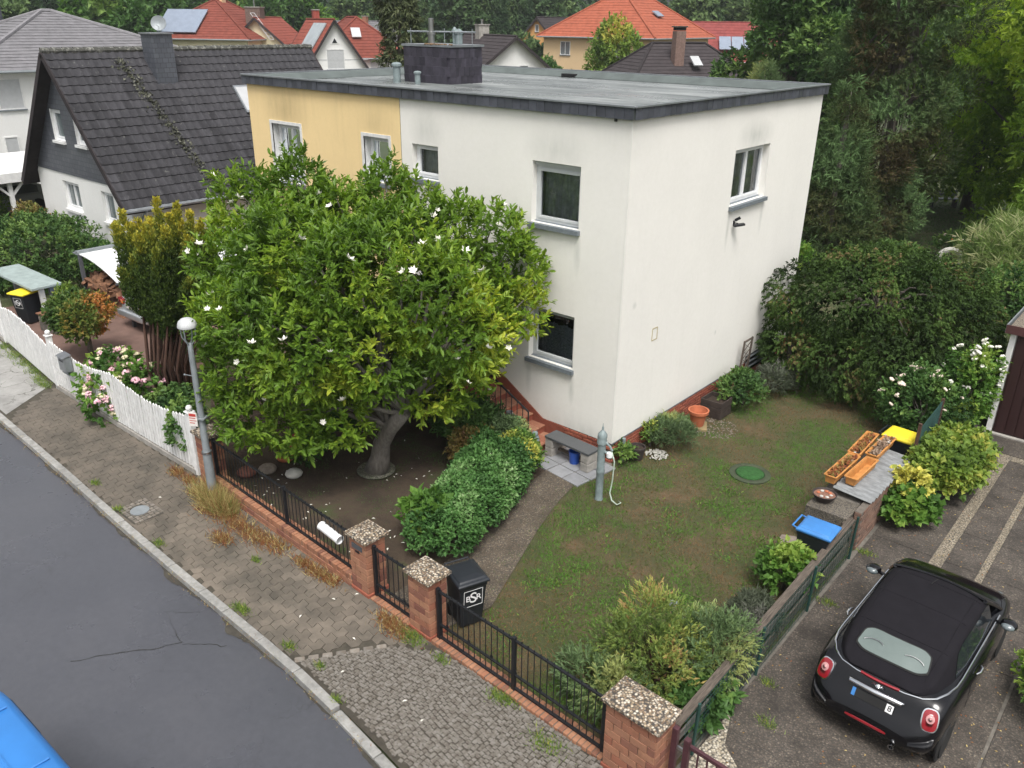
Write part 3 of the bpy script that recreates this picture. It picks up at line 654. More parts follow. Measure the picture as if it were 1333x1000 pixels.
wC = window(house, PS, opC, 2, .16, M_pvc, M_sill, M_glass, (M_curtaindark, .02, .98), label='white two sash window in the blank right wall')
window(house, PF, opY2, 1, .2, M_pvc, M_sill, M_glass, (M_curtain, .4, .98), surround=M_whitewood)
window(house, PF, opY1, 2, .2, M_pvc, M_sill, M_glass, (M_curtaindark, .02, .98), surround=M_whitewood)
window(house, PF, (-11.1, -9.9, 1.2, 2.9), 2, .15, M_pvc, M_sill, M_darkglass, shutter=.3)
# front door behind the tree
mb = MB(); mb.box(opD[0], opD[1], .14, .2, opD[2], opD[3]); dr = mb.build('door', M_whitewood, house, bevel=.006)
mb = MB(); mb.box(opD[0] + .2, opD[1] - .2, .125, .139, 1.9, 2.9); mb.build('pane', M_darkglass, dr)
# plinth of dark red bricks
plinth = MB().box(LX, -.02, .02, D - .02, -.1, SB - .012).build('plinth', M_mortar, house)
mb = MB(); mb.box(0, .228, -.05, .05, 0, .056); bme = mb.mesh('brick', M_redbrick, bevel=.004)
n_b = 0
for k in range(6):
    z = .005 + k * .074
    for i in range(23):
        y = .0 + i * .244 + (.122 if k % 2 else 0)
        if y + .24 < 5.75 and n_b < 200: put('brick', bme, plinth, (-.030 + rnd.uniform(-.004, .004), y, z), (0, 0, math.pi / 2)); n_b += 1
    for i in range(8):
        x = -.24 - i * .244 - (.122 if k % 2 else 0)
        put('brick', bme, plinth, (x, .032 + rnd.uniform(-.003, .003), z))
mb = MB()
for k in range(6):
    for i in range(12): mb.box(-.07, .012, 5.85 + i * .244 - (.122 if k % 2 else 0), 6.08 + i * .244 - (.122 if k % 2 else 0), .005 + k * .074, .067 + k * .074)
mb.build('bricks_behind', M_redbrick, plinth)['kind'] = 'stuff'
mb = MB(); mb.box(-.0, .02, -.02, 5.75, SB - .016, SB + .004); mb.build('drip_edge', M_greyplinth, house)
# cellar window with bars, at the back of the right wall
mb = MB(); mb.box(-.02, .03, 6.1, 7.9, .18, .62); cw = mb.build('cellar_window', M_darkglass, house)
for z in (.28, .42, .56): MB().box(.031, .06, 6.05, 7.95, z, z + .03).build('bar', M_galv, cw)
# diagonal brick dado and entrance steps
mb = MB(); mb.prism([(-1.25, .0), (-1.25, SB - .01), (-1.83, SB - .01), (-3.55, 1.48), (-4.6, 1.48), (-4.6, 0)], -.02, .03, to=lambda p, a: (p[0], a, p[1])); mb.build('brick_dado', M_redbrick, house)
st = MB().box(-4.6, -3.15, -1.0, -.022, 0, .88).build('landing', M_redbrick, house)
for k in range(5):
    x0 = -1.42 - .35 * k
    s = MB().box(x0 - .35, x0, -.98, -.024, .0, .15 + .175 * k - .03).build('step', M_redbrick, house)
    for j in range(5): MB().box(x0 - .352, x0 + .025, -1.0 + j * .196, -.81 + j * .196, .122 + .175 * k, .155 + .175 * k).build('tread_brick', M_brick, s, bevel=.004)
# iron stair rail with scrolls
rail = MB(); rail.tube([(-1.5, -.93, 1.05), (-3.2, -.93, 1.9), (-4.5, -.93, 1.9)], .022, 6); rail.tube([(-1.5, -.93, .35), (-3.2, -.93, 1.2)], .012, 6)
ro = rail.build('stair_railing', M_iron, house)
for k in range(12):
    x = -1.5 - k * .155; zb = .2 + .5 * (-1.5 - x); MB().tube([(x, -.93, zb), (x, -.93, 1.05 + .5 * (-1.5 - x))], .016 if k in (0, 11) else .009, 6).build('baluster', M_iron, ro)
    if k % 2 == 0:
        pts = [(x - .07 + .05 * (1 - q / 14) * math.cos(q * .75), -.93, zb + .42 + .1 * (1 - q / 14) * math.sin(q * .75)) for q in range(14)]; MB().tube(pts, .007, 5).build('scroll', M_iron, ro)
# roof: parapet, slate fascia, bitumen sheets
M_roof, t_, b_, L_ = nodes('bitumen')
c_ = ramp(t_, noise_node(t_, .8, 6, .7, (.35, 1.4, 1)), [(.36, (.085, .095, .095)), (.5, (.16, .172, .17)), (.64, (.27, .285, .28))])
c_ = mix(t_, ramp(t_, noise_node(t_, 1.3, 6, .75, (.6, 2.4, 1)), [(.60, (0, 0, 0)), (.70, (.8, .8, .8))]), c_, (.035, .03, .028))
L_(c_, b_.inputs['Base Color']); L_(ramp(t_, noise_node(t_, .7, 5), [(.4, (.22, .22, .22)), (.6, (.55, .55, .55))]), b_.inputs['Roughness']); bump(t_, b_, noise_node(t_, 40, 4), .25, .01)
M_bitedge = mat('bitumen_upstand', (.105, .125, .12), .6, .3, 2)
roof = MB().box(LX + .05, -.05, .05, D - .05, T - .1, T + .03).build('roof', M_roof, house)
for k in range(9):
    mb = MB(); y0 = .1 + k * .95; mb.box(LX + .1, -.1, y0, min(y0 + .965, D - .1), T + .034 + .004 * (k % 2), T + .041 + .004 * (k % 2)); mb.build('bitumen_strip', M_roof, roof)
e = .07; ring = [(LX - e, -e), (e, -e), (e, D + e), (LX - e, D + e)]
def inner(d): return [(LX - e + d, -e + d), (e - d, -e + d), (e - d, D + e - d), (LX - e + d, D + e - d)]
mb = MB()
for i in range(4):
    j = (i + 1) % 4; a, b, c, d = inner(.0)[i], inner(.0)[j], inner(.24)[j], inner(.24)[i]; f, g_ = inner(.5)[j], inner(.5)[i]
    mb.face((*a, T + .205), (*b, T + .205), (*c, T + .20), (*d, T + .20)); mb.face((*d, T + .20), (*c, T + .20), (*f, T + .05), (*g_, T + .05))
    mb.face((*a, T), (*b, T), (*b, T + .205), (*a, T + .205)); mb.face((*inner(e)[i], T), (*inner(e)[j], T), (*b, T), (*a, T))
mb.build('parapet', M_bitedge, roof)
mb = MB()
for i in range(4):
    j = (i + 1) % 4; a, b = Vector((*inner(-.025)[i], T + .215)), Vector((*inner(-.025)[j], T + .215)); mb.bar(a, b, .05, .035)
mb.build('edge_trim', M_zinc, roof, bevel=.004)
mb = MB(); mb.box(0, .192, -.012, 0, 0, .2); ft = mb.mesh('fascia_slate', M_slate, bevel=.003)
nF = int((-LX + 2 * e) / .2)
for i in range(nF): put('fascia_slate', ft, house, (LX - e + .205 * i * (12.24 / (.205 * nF)), -e - .012 + rnd.uniform(-.004, .004), T - .008), (rnd.uniform(-.03, .03), 0, rnd.uniform(-.012, .012)))
nS = int((D + 2 * e) / .2)
for i in range(nS): put('fascia_slate', ft, house, (e + .012 + rnd.uniform(-.004, .004), -e + .2 * i * (8.808 / (.2 * nS)), T - .008), (0, rnd.uniform(-.03, .03), math.pi / 2 + rnd.uniform(-.012, .012)))
# roof outlet in the rear parapet, its shadowed gap painted as a black box
mb = MB(); mb.box(-7.95, -7.45, D - .45, D - .02, T + .05, T + .14); mb.build('roof_outlet', M_dark, roof, bevel=.01)
# chimney clad in slates
cx0, cx1, cy0, cy1, cz0, cz1 = -9.42, -7.72, 3.2, 4.42, T, T + .94
ch = MB().box(cx0, cx1, cy0, cy1, cz0, cz1).build('chimney', M_slatedark, house)
mb = MB(); mb.box(0, .2, -.014, 0, 0, .235); cs = mb.mesh('slate', M_slatedark, bevel=.004)
for k in range(4):
    for i in range(9):
        if cx0 + i * .204 - .1 * (k % 2) + .2 < cx1 + .08: put('slate', cs, ch, (max(cx0, cx0 + i * .204 - .1 * (k % 2)), cy0 - .006 - .004 * (k % 2), cz0 + .01 + k * .225), (rnd.uniform(.03, .09), 0, rnd.uniform(-.03, .03)))
    for i in range(7):
        if cy0 + i * .204 - .1 * (k % 2) + .2 < cy1 + .08: put('slate', cs, ch, (cx1 + .006 + .004 * (k % 2), max(cy0, cy0 + i * .204 - .1 * (k % 2)), cz0 + .01 + k * .225), (0, rnd.uniform(.03, .09), math.pi / 2 + rnd.uniform(-.03, .03)))
mb = MB(); mb.box(cx0 - .05, cx1 + .05, cy0 - .05, cy1 + .05, cz1, cz1 + .055); mb.build('cover_plate', M_zinc, ch)
M_rustmoss = mat('rusty_moss', (.16, .10, .05), .9, .4, 9)
for k in range(26): MB().ell((cx1 - rnd.uniform(-.03, .9) , cy0 - .04 + rnd.uniform(0, .12), cz1 + .06), (.05, .05, .025), 6, 4).build('moss_clump', M_rustmoss, ch)
mb = MB(); mb.lathe([(.085, 0), (.085, .22), (.11, .23), (.11, .30), (.07, .31), (.07, .62), (.05, .63)], (cx0 + 1.0 - .15, cy0 + .2, cz1 + .055), 14); mb.build('flue_pipe', M_steel, ch, smooth=1)
for dx, h, r in ((1.1, .3, .06), (1.25, .26, .1)): mb = MB(); mb.lathe([(r, 0), (r, h), (r * 1.3, h + .01), (r * 1.3, h + .05), (.02, h + .12)], (cx0 + dx, cy1 - .4, cz1 + .055), 12); mb.build('vent_cowl', M_pump, ch, smooth=1)
mb = MB(); mb.tube([(cx0 + .1, cy0 + .05, cz1 + .36), (cx1 + .25, cy1 - .5, cz1 + .36)], .02, 6)
for q in (.05, .35, .55, .75, .95): mb.tube([(cx0 + .1 + q * 1.85, cy0 + .05 + q * .67, cz1), (cx0 + .1 + q * 1.85, cy0 + .05 + q * .67, cz1 + .44)], .01, 5)
mb.build('aerial_rail', M_galv, ch)
for x, y, r, h in ((-9.25, 2.75, .10, .5), (-8.42, 2.72, .075, .32)):
    mb = MB(); mb.lathe([(r, 0), (r, h * .8), (r * 1.35, h * .8 + .01), (r * 1.35, h * .93), (r * .9, h), (.01, h + .01)], (x, y, T + .04), 14); mb.build('vent_pipe', M_pump, roof, smooth=1)
# small fittings on the walls
fl = thing('floodlight', 'small black floodlight on a bracket fixed under the right wall window', 'wall lamp', (0, 4.48, 4.38))
mb = MB(); mb.box(.001, .02, -.03, .03, -.05, .05); mb.tube([(.01, 0, 0), (.12, -.02, .0)], .012, 6); mb.build('bracket', M_iron, fl)
mb = MB(); mb.bar((.06, -.1, -.05), (.22, .1, -.02), .1, .05); mb.build('lamp_head', M_iron, fl, bevel=.008)
MB().bar((.04, -.02, .06), (.14, .02, .13), .05, .06).build('sensor', M_iron, fl)
mb = MB()
for a, b in (((1.27, 2.40), (1.47, 2.40)), ((1.47, 2.40), (1.47, 2.66)), ((1.47, 2.66), (1.27, 2.66)), ((1.27, 2.66), (1.27, 2.40))): mb.bar((.004, *a), (.004, *b), .006, .022)
mb.build('filler_outline', mat('old_filler', (.5, .44, .28), .9), house)
mb = MB(); mb.lathe([(.03, 0), (.03, .09), (.0, .1)], (-.35, -.03, T - .06), 8); mb.build('eaves_sensor', M_iron, house)
# ================================================================ brick pillars
mb = MB(); mb.box(-.118, .118, -.018, .012, 0, .108); bl = mb.mesh('brick', M_brick, bevel=.004)
def pillar(label, x, y, w, d, h, rz, cap_over=.055, plaque=False, zb=0):
    t = thing('brick_pillar', label, 'pillar', (x, y, zb), rz, 'brick gate and fence pillars')
    core = MB().box(-w / 2 + .012, w / 2 - .012, -d / 2 + .012, d / 2 - .012, -.05, h).build('core', M_mortar, t)
    MB().box(-w / 2 - .02, w / 2 + .02, -d / 2 - .02, d / 2 + .02, -.05, .06).build('footing', M_redbrick, t, bevel=.008)
    n = int((h - .05) / .1195)
    for k in range(n):
        z = .062 + k * .1195
        for side, (L_, off, rot, tr) in enumerate(((w, d / 2, 0, (0, -1)), (d, w / 2, math.pi / 2, (1, 0)), (w, d / 2, math.pi, (0, 1)), (d, w / 2, -math.pi / 2, (-1, 0)))):
            if side == 2 and w < .6: continue
            edges = [-L_ / 2]; p = -L_ / 2 + (.12 if (k + side) % 2 else .24)
            while p < L_ / 2 - .06: edges.append(p); p += .246
            edges.append(L_ / 2)
            for a, b in zip(edges, edges[1:]):
                c = (a + b) / 2; s = (b - a - .011) / .236; pr = rnd.uniform(-.003, .003)
                cx, cy = c * math.cos(rot), c * math.sin(rot)
                put('brick', bl, t, (cx + tr[0] * (off - .012 + pr), cy + tr[1] * (off - .012 + pr), z), (0, 0, rot), (s, 1, 1))
    W, D_ = w / 2 + cap_over, d / 2 + cap_over
    mb = MB(); o = [(-W, -D_), (W, -D_), (W, D_), (-W, D_)]; z0, z1, z2 = h, h + .05, h + .09
    mb._add([(*p, z0) for p in o] + [(*p, z1) for p in o] + [(0, 0, z2)], [(3, 2, 1, 0)] + [(i, (i + 1) % 4, 4 + (i + 1) % 4, 4 + i) for i in range(4)] + [(4 + i, 4 + (i + 1) % 4, 8) for i in range(4)])
    mb.build('cap', M_cap, t, bevel=.004)
    if plaque:
        p = MB().box(-.13, .13, -d / 2 - .022, -d / 2 - .008, h - .19, h - .10).build('plaque', M_greyplinth, t, bevel=.003)
        MB().box(-.05, .05, -d / 2 - .02, -d / 2 - .008, h - .25, h - .225).build('bell_slot', M_iron, t)
    return t
RZ = -.037
pillar('brick pillar with mossy cap behind the street lamp, at the end of the white picket fence', -5.5, -5.92, .42, .36, 1.08, RZ)
p2 = pillar('brick pillar with a dark name plaque, between left railing and garden gate', -.57, -6.08, .42, .38, 1.03, RZ, plaque=True)
pillar('brick pillar with pebble cap, between garden gate and black wheelie bin', .87, -6.14, .46, .36, 1.03, RZ)
pillar('wide brick pillar between the right railing and the maroon gate, nearest of all', 4.70, -6.30, .72, .40, 1.06, RZ)
# ================================================================ iron railings on rowlock brick base
mb = MB(); mb.box(-.034, .034, -.125, .125, -.115, 0); rl = mb.mesh('rowlock_brick', M_rowlock, bevel=.006)
def railing(name, label, cat, x0, x1, zb, zt, posts=(), slope=0, mid=.3, base=True, front=False, group=None):
    """local x along the fence from x0 to x1; zb top of the brick base; zt top rail"""
    y0 = fy(x0) - .08; ln = math.hypot(x1 - x0, (x1 - x0) * .037)
    t = thing(name, label, cat, (x0, y0, 0), RZ, group)
    if base:
        b = MB().box(0, ln, -.115, .115, -.1, zb - .01).build('base_course', M_mortar, t)
        n = int(ln / .078)
        for k in range(n): put('rowlock_brick', rl, b, ((k + .5) * ln / n, rnd.uniform(-.006, .006), zb + rnd.uniform(-.004, .004) + (slope * (1 - k / n) * .5)), (rnd.uniform(-.03, .03), rnd.uniform(-.05, .05), rnd.uniform(-.04, .04)))
        if front:
            for c in range(2):
                for k in range(int(ln / .246)): put('brick', bl, b, (.12 + k * .246 + (.05 if c else 0), -.112, -.01 + c * .105 - .06), (0, 0, 0), (1, 1, .86))
    g0, g1 = zb + .07, zt; mb = MB()
    mb.bar((.02, 0, g1 + slope), (ln - .02, 0, g1), .035, .028); r = mb.build('top_rail', M_iron, t)
    MB().bar((.02, 0, zb + .03 + slope * .5), (ln - .02, 0, zb + .03), .04, .03).build('bottom_rail', M_iron, t)
    if mid: MB().bar((.02, 0, zb + mid + slope * .7), (ln - .02, 0, zb + mid), .034, .026).build('middle_rail', M_iron, t)
    n = round(ln / .112); bm_ = MB().tube([(0, 0, 0), (0, 0, 1)], .0075, 6).mesh('bar', M_iron)
    for k in range(1, n):
        x = k * ln / n; s = slope * (1 - x / ln); put('bar', bm_, t, (x, rnd.uniform(-.003, .003), zb + .03 + s * .5), (0, 0, 0), (1, 1, zt + s * .5 - zb + .02))
        if mid and k % 4 == 2: MB().tube([(x + .028 * math.cos(q * .55) * (1 - q / 26), 0, zb + mid + s * .7 + .035 + .04 * math.sin(q * .55)) for q in range(16)], .005, 4).build('scroll', M_iron, t)
    for px in posts: MB().box(px - .028, px + .028, -.028, .028, zb - .02, zt + slope * (1 - px / ln) + .05).build('post', M_iron, t, bevel=.004)
    return t
railing('iron_railing', 'black iron railing on a mossy brick base in front of the big blossoming tree', 'railing', -5.26, -.80, .22, .92, (0.03, 2.45, 4.42), slope=.12, mid=.0, front=True, group='black iron railings')
railing('garden_gate', 'narrow black iron gate between the two pebble capped pillars', 'gate', -.33, .62, .03, .93, (.03, .92), mid=.22)
railing('iron_railing', 'black iron railing on a low brick edge in front of the dry lawn', 'railing', 1.13, 4.30, .045, .90, (.05, 1.56, 3.1), mid=.26, group='black iron railings')
for (x, z) in ((-.33, .82), (-.33, .2), (1.13, .8), (1.13, .2)):
    pass
# white tube for newspapers hung on the railing
tb = thing('newspaper_tube', 'white plastic newspaper tube hanging on the black railing', 'tube', (-1.42, -6.16, .72), RZ)
mb = MB(); n = 20; mb.lathe([(.075, 0), (.075, .52), (.066, .52), (.066, .02)], (0, 0, 0), n); mb.build('tube', M_pvc, tb, (-.26, 0, .02), (0, math.pi / 2 + .1, 0), smooth=1)
for z in (0.004, .5): mb = MB(); mb.lathe([(.081, 0), (.081, .022), (.07, .024), (.07, 0)], (0, 0, z - .005), n); mb.build('rim', M_pvc, tb, (-.26, 0, .02), (0, math.pi / 2 + .1, 0), smooth=1)
# ================================================================ white picket fence
def picket_me(h):
    mb = MB(); w = .042; mb.prism([(-w, 0), (w, 0), (w, h - .04), (0, h), (-w, h - .04)], -.011, .011, to=lambda p, a: (p[0], a, p[1])); return mb
def picket_fence(name, label, x0, x1, hf, posts, z0=.14, base=True, cat='fence', group=None):
    y0, y1 = fy(x0), fy(x1); a = math.atan2(y1 - y0, x1 - x0); ln = math.hypot(x1 - x0, y1 - y0)
    t = thing(name, label, cat, (x0, y0, 0), a, group); n = int(ln / .118); cache = {}
    for k in range(n + 1):
        x = k * ln / n; h = round(hf(x / ln) * 50) / 50
        if h not in cache: cache[h] = picket_me(h).mesh('picket', M_whitewood)
        put('picket', cache[h], t, (x, -.03, z0), (rnd.uniform(-.008, .008), rnd.uniform(-.012, .012), 0))
    for z in (z0 + .16, z0 + .62): MB().box(-.02, ln + .02, -.016, .022, z, z + .07).build('rail', M_whitewood, t)
    for px in posts:
        h = hf(px / ln) + z0 + .06
        p = MB().box(px - .06, px + .06, -.06, .06, 0, h).build('post', M_whitewood, t, bevel=.006)
        MB().box(px - .085, px + .085, -.085, .085, h, h + .035).build('post_cap', M_whitewood, p, bevel=.008)
        mb = MB(); mb.ell((px, 0, h + .095), (.065, .065, .065), 14, 8); mb.build('ball', M_whitewood, p, smooth=2)
    if base: MB().box(-.05, ln, -.06, .06, -.05, z0 - .03).build('base', M_concrete, t, bevel=.012)
    return t
gW = 'white picket fence sections along the pavement'
def sag(q): return 1.02 + .17 * abs(2 * q - 1) ** 1.6
picket_fence('picket_fence', 'white picket fence with scalloped top beside the pink hydrangea', -9.25, -6.0, lambda q: sag(q), (3.25,), group=gW)
picket_fence('picket_fence', 'white picket fence with the grey letterbox, scalloped top', -12.45, -9.3, lambda q: sag(q), (0.0,), group=gW)
picket_fence('picket_gate', 'wide white picket gate with arched top before the wheelie bin shelter', -16.7, -12.6, lambda q: 1.02 + .26 * math.sin(q * math.pi) ** .8 * (1 - .5 * q), (), z0=.08, base=False, cat='gate')
picket_fence('picket_fence', 'white picket fence beyond the wide gate, at the far end', -24, -16.85, lambda q: 1.1 + .1 * math.cos(q * 12), (7.2,), group=gW)
mb_ = thing('letterbox', 'grey metal letterbox hung on the white pickets', 'letterbox', (-11.35, fy(-11.35) - .14, 1.04))
MB().box(-.17, .17, -.085, .085, -.2, .16).build('body', M_zinc, mb_, bevel=.006)
mb = MB(); mb.prism([(-.1, .155), (.1, .2), (.1, .21), (-.12, .165)], -.19, .19, to=lambda p, a: (a, p[0], p[1])); mb.build('lid', M_steel, mb_)
MB().box(-.1, .1, -.09, -.084, .05, .08).build('slot', M_iron, mb_)
mb = MB(); mb.lathe([(.05, 0), (.05, .3), (.04, .3), (.04, .02)], (0, 0, 0), 12); mb.build('paper_roll_holder', M_galv, mb_, (-.15, .0, -.255), (0, math.pi / 2, 0))
# ================================================================ street lamp
lp = thing('street_lamp', 'grey street lamp post with white mushroom shaped head before the brick pillar', 'street lamp', (-4.98, -6.27, 0))
mb = MB(); mb.lathe([(.095, -.05), (.09, .02), (.084, .95), (.08, 1.02), (.066, 1.06), (.052, 2.9), (.045, 3.18), (.03, 3.2)], (0, 0, 0), 16); mb.build('pole', M_galv, lp, smooth=1)
mb = MB(); mb.lathe([(.096, 0), (.096, .035), (.0, .035)], (0, 0, .98), 16); mb.build('collar', M_steel, lp)
mb = MB()
for a in range(4): mb.tube([(.03 * math.cos(a * math.pi / 2 + .6), .03 * math.sin(a * math.pi / 2 + .6), 3.16), (.13 * math.cos(a * math.pi / 2 + .6), .13 * math.sin(a * math.pi / 2 + .6), 3.3), (.14 * math.cos(a * math.pi / 2 + .6), .14 * math.sin(a * math.pi / 2 + .6), 3.5)], .013, 6)
mb.build('head_strut', M_galv, lp, smooth=1)
mb = MB(); mb.lathe([(.165, 0), (.17, .015), (.165, .05), (.145, .11), (.09, .155), (.03, .172), (.001, .174)], (0, 0, 3.5), 20); mb.build('head_cover', mat('lamp_cover', (.5, .51, .52), .35, .15, 8, bs=0), lp, smooth=1)
mb = MB(); mb.lathe([(.04, -.02), (.1, -.03), (.15, -.01), (.165, .005)], (0, 0, 3.5), 16); mb.build('lens', M_skyglass, lp, smooth=1)
mb = MB(); mb.tube([(0, 0, 2.55), (-.28, -.05, 2.52)], .008, 5); mb.ell((-.28, -.05, 2.52), (.02, .02, .02), 6, 4); mb.build('side_arm', M_galv, lp)
sg = thing('lamp_notice', 'small white notice with red lettering strapped to the lamp post', 'notice', (-4.98, -6.27, 1.72), .5)
MB().box(-.19, -.02, -.115, -.10, -.14, .14).build('board', M_signw, sg)
mb = MB(); mb.box(-.175, -.035, -.118, -.1155, .06, .115); mb.box(-.175, -.05, -.118, -.1155, 0.02, .035); mb.box(-.175, -.035, -.118, -.1155, -.03, -.018); mb.box(-.175, -.07, -.118, -.1155, -.08, -.066); mb.build('print', M_signr, sg)
MB().box(-.1, .1, -.1, .09, -.01, .01).build('strap', M_galv, sg)
# ================================================================ wheelie bins
def text(body, size, parent, loc, rot, m, ext=.001):
    c = bpy.data.curves.new('lettering', 'FONT'); c.body = body; c.size = size; c.extrude = ext; c.align_x = 'CENTER'; c.align_y = 'CENTER'; c.materials.append(m); c.offset = .001
    o = bpy.data.objects.new('lettering', c); COL.objects.link(o); dg = bpy.context.evaluated_depsgraph_get(); me = bpy.data.meshes.new_from_object(o.evaluated_get(dg)); bpy.data.objects.remove(o); return put('lettering', me, parent, loc, rot)
def bin_(label, loc, rz, lid, w=.48, d=.54, h=.94, mark=True, body=None):
    """wheelie bin, front towards local -y, lid hinged at the back"""
    t = thing('wheelie_bin', label, 'wheelie bin', loc, rz)
    mb = MB(); zt = h - .1
    def ring(s, z, y=0): return [(-w / 2 * s, -d / 2 * s + y, z), (w / 2 * s, -d / 2 * s + y, z), (w / 2 * s, d / 2 * s + y, z), (-w / 2 * s, d / 2 * s + y, z)]
    R_ = [ring(.74, .03, .04), ring(.76, .1, .035), ring(.93, zt - .08, .0), ring(.97, zt - .06, 0), ring(.98, zt, 0)]
    mb._add([p for r in R_ for p in r], [(i * 4 + k, i * 4 + (k + 1) % 4, i * 4 + 4 + (k + 1) % 4, i * 4 + 4 + k) for i in range(4) for k in range(4)] + [(3, 2, 1, 0), (16, 17, 18, 19)])
    b = mb.build('body', body or M_binblack, t, bevel=.012, seg=2, smooth=1)
    mb = MB(); o = 1.06; 
    L_ = [ring(1.06, zt + .002, -.01), ring(1.08, zt + .035, -.012), ring(1.02, zt + .055, -.008), ring(.92, zt + .062, .0), ring(.86, zt + .082, 0), ring(.5, zt + .092, .02)]
    mb._add([p for r in L_ for p in r], [(i * 4 + k, i * 4 + (k + 1) % 4, i * 4 + 4 + (k + 1) % 4, i * 4 + 4 + k) for i in range(5) for k in range(4)] + [(3, 2, 1, 0), (20, 21, 22, 23)])
    l = mb.build('lid', lid, t, bevel=.008, seg=2, smooth=1)
    mb = MB(); mb.tube([(-w * .42, d / 2 + .0, zt + .02), (-w * .42, d / 2 + .085, zt + .04), (w * .42, d / 2 + .085, zt + .04), (w * .42, d / 2, zt + .02)], .015, 8); mb.build('handle', lid if lid is not M_binyellow else M_binblack, t)
    for s in (-1, 1): mb = MB(); mb.lathe([(.1, -.025), (.1, .025)], (0, 0, 0), 16); mb.build('wheel', M_rubber, t, (s * w * .36, d * .36 + .06, .1), (0, math.pi / 2, 0))
    if mark:
        k = MB(); y = -d / 2 * .875 - .012; til = -.075; a = .155; e = .007
        for q in ((-a, a, a - e, a), (-a, a, -a + e, -a), (-a, -a + e, -a, a), (a - e, a, -a, a)): k.box(q[0], q[1], -.002, .001, q[2], q[3])
        k.build('emblem_frame', M_text, b, (0, y, zt - .25), (-til, 0, 0))
        for ch, dx, sz in (('B', -.085, .15), ('S', .0, .27), ('R', .088, .15)): text(ch, sz, b, (dx, y - .003, zt - .25), (math.pi / 2 - til, 0, 0), M_text)
    return t
bin_('black wheelie bin with white lettered square, beside the gate pillar', (1.17, -5.62, 0), 1.2, M_binblack)
bin_('wheelie bin with bright blue lid between the concrete bunker and side fence', (4.72, -.95, 0), 1.57 + .02, M_binblue, h=1.0, mark=False)
bin_('wheelie bin with yellow lid standing behind the corrugated sheet', (4.68, 3.45, 0), 1.5, M_binyellow, w=.52, d=.6, h=1.02, mark=False)
# ================================================================ bench, bucket, pump, figures
t = thing('stone_bench', 'dark stone slab bench on pale concrete blocks against the house front', 'bench', (-.66, -.5, .02), -.06)
MB().box(-.6, .6, -.19, .19, .40, .45).build('slab', M_granite, t, bevel=.006)
for s in (-1, 1):
    for z in (0, .2): MB().box(s * .49 - .1, s * .49 + .1, -.18, .18, z + .002, z + .19).build('block', M_concrete, t, bevel=.01)
MB().box(-.39, .39, .02, .1, .1, .14).build('stretcher', M_oldwood, t)
t = thing('blue_bucket', 'small blue plastic bucket under the stone bench', 'bucket', (-.56, -.52, .022))
mb = MB(); mb.lathe([(.10, 0), (.125, .26), (.132, .262), (.132, .275), (.118, .275), (.095, .02)], (0, 0, 0), 18); mb.build('body', M_blue, t, smooth=1)
pu = thing('hand_pump', 'grey green cast iron water pump post with finial standing on the lawn edge', 'water pump', (.64, -1.33, 0))
mb = MB(); mb.lathe([(.085, -.02), (.085, .0), (.075, .04), (.075, .58), (.082, .6), (.082, .64), (.075, .66), (.078, 1.2), (.098, 1.22), (.098, 1.28), (.088, 1.30), (.095, 1.36), (.088, 1.42), (.05, 1.47), (.02, 1.5), (.022, 1.55), (.008, 1.58), (.004, 1.64)], (0, 0, 0), 18); mb.build('column', M_pump, pu, smooth=1)
mb = MB(); mb.tube([(.08, .0, 1.27), (.17, .02, 1.2), (.22, .03, 1.12)], .022, 8); mb.tube([(.07, .0, 1.06), (.17, .02, 1.05)], .03, 8); mb.build('spout', M_pump, pu, smooth=1)
mb = MB(); mb.lathe([(.06, 0), (.06, .09), (.03, .1)], (.17, .02, .98), 12); mb.build('white_tap_cover', M_pvc, pu, smooth=1)
M_hose = mat('pale_hose', (.42, .50, .42), .5, .15, 8, bs=0)
mb = MB(); mb.tube([(.2, .03, 1.12), (.27, .05, .9), (.25, .06, .5), (.22, .04, .2), (.3, 0, .08), (.44, -.02, .05), (.47, .06, .07), (.38, .12, .04)], .014, 6); tag(mb.build('garden_hose', M_hose, None, (.64, -1.33, 0), smooth=2), 'pale green hose hanging from the water pump down to the grass', 'hose')
t = thing('cat_figure', 'grey stone cat figure sitting on the lowest brick step', 'figurine', (-1.55, -.62, .158), .4)
mb = MB(); mb.lathe([(.06, 0), (.095, .03), (.10, .1), (.075, .19), (.05, .21)], (0, 0, 0), 14); mb.build('body', M_pump, t, smooth=2)
mb = MB(); mb.ell((0, -.02, .25), (.07, .07, .062), 12, 8); mb.build('head', M_pump, t, smooth=2)
for s in (-1, 1): MB()._add([(s * .055, -.02, .285), (s * .02, -.02, .3), (s * .045, .0, .29), (s * .045, -.01, .345)], [(0, 1, 3), (1, 2, 3), (2, 0, 3), (0, 2, 1)]).build('ear', M_pump, t)
for x, z, lab, r in ((-1.95, .33, 'grey round pot on the second brick step', .09), (-2.32, .5, 'blue grey watering pot higher up on the brick steps', .085)):
    t = thing('step_pot', lab, 'pot', (x, -.58, z)); mb = MB(); mb.lathe([(r * .7, 0), (r, .1), (r * .9, .17), (r * .8, .17), (r * .7, .04)], (0, 0, 0), 14); mb.build('body', M_zinc, t, smooth=1)
    mb = MB(); mb.tube([(r * .8, 0, .13), (r * 1.6, 0, .15), (r * 1.7, 0, .08), (r * .9, 0, .05)], .012, 6); mb.build('handle', M_zinc, t)
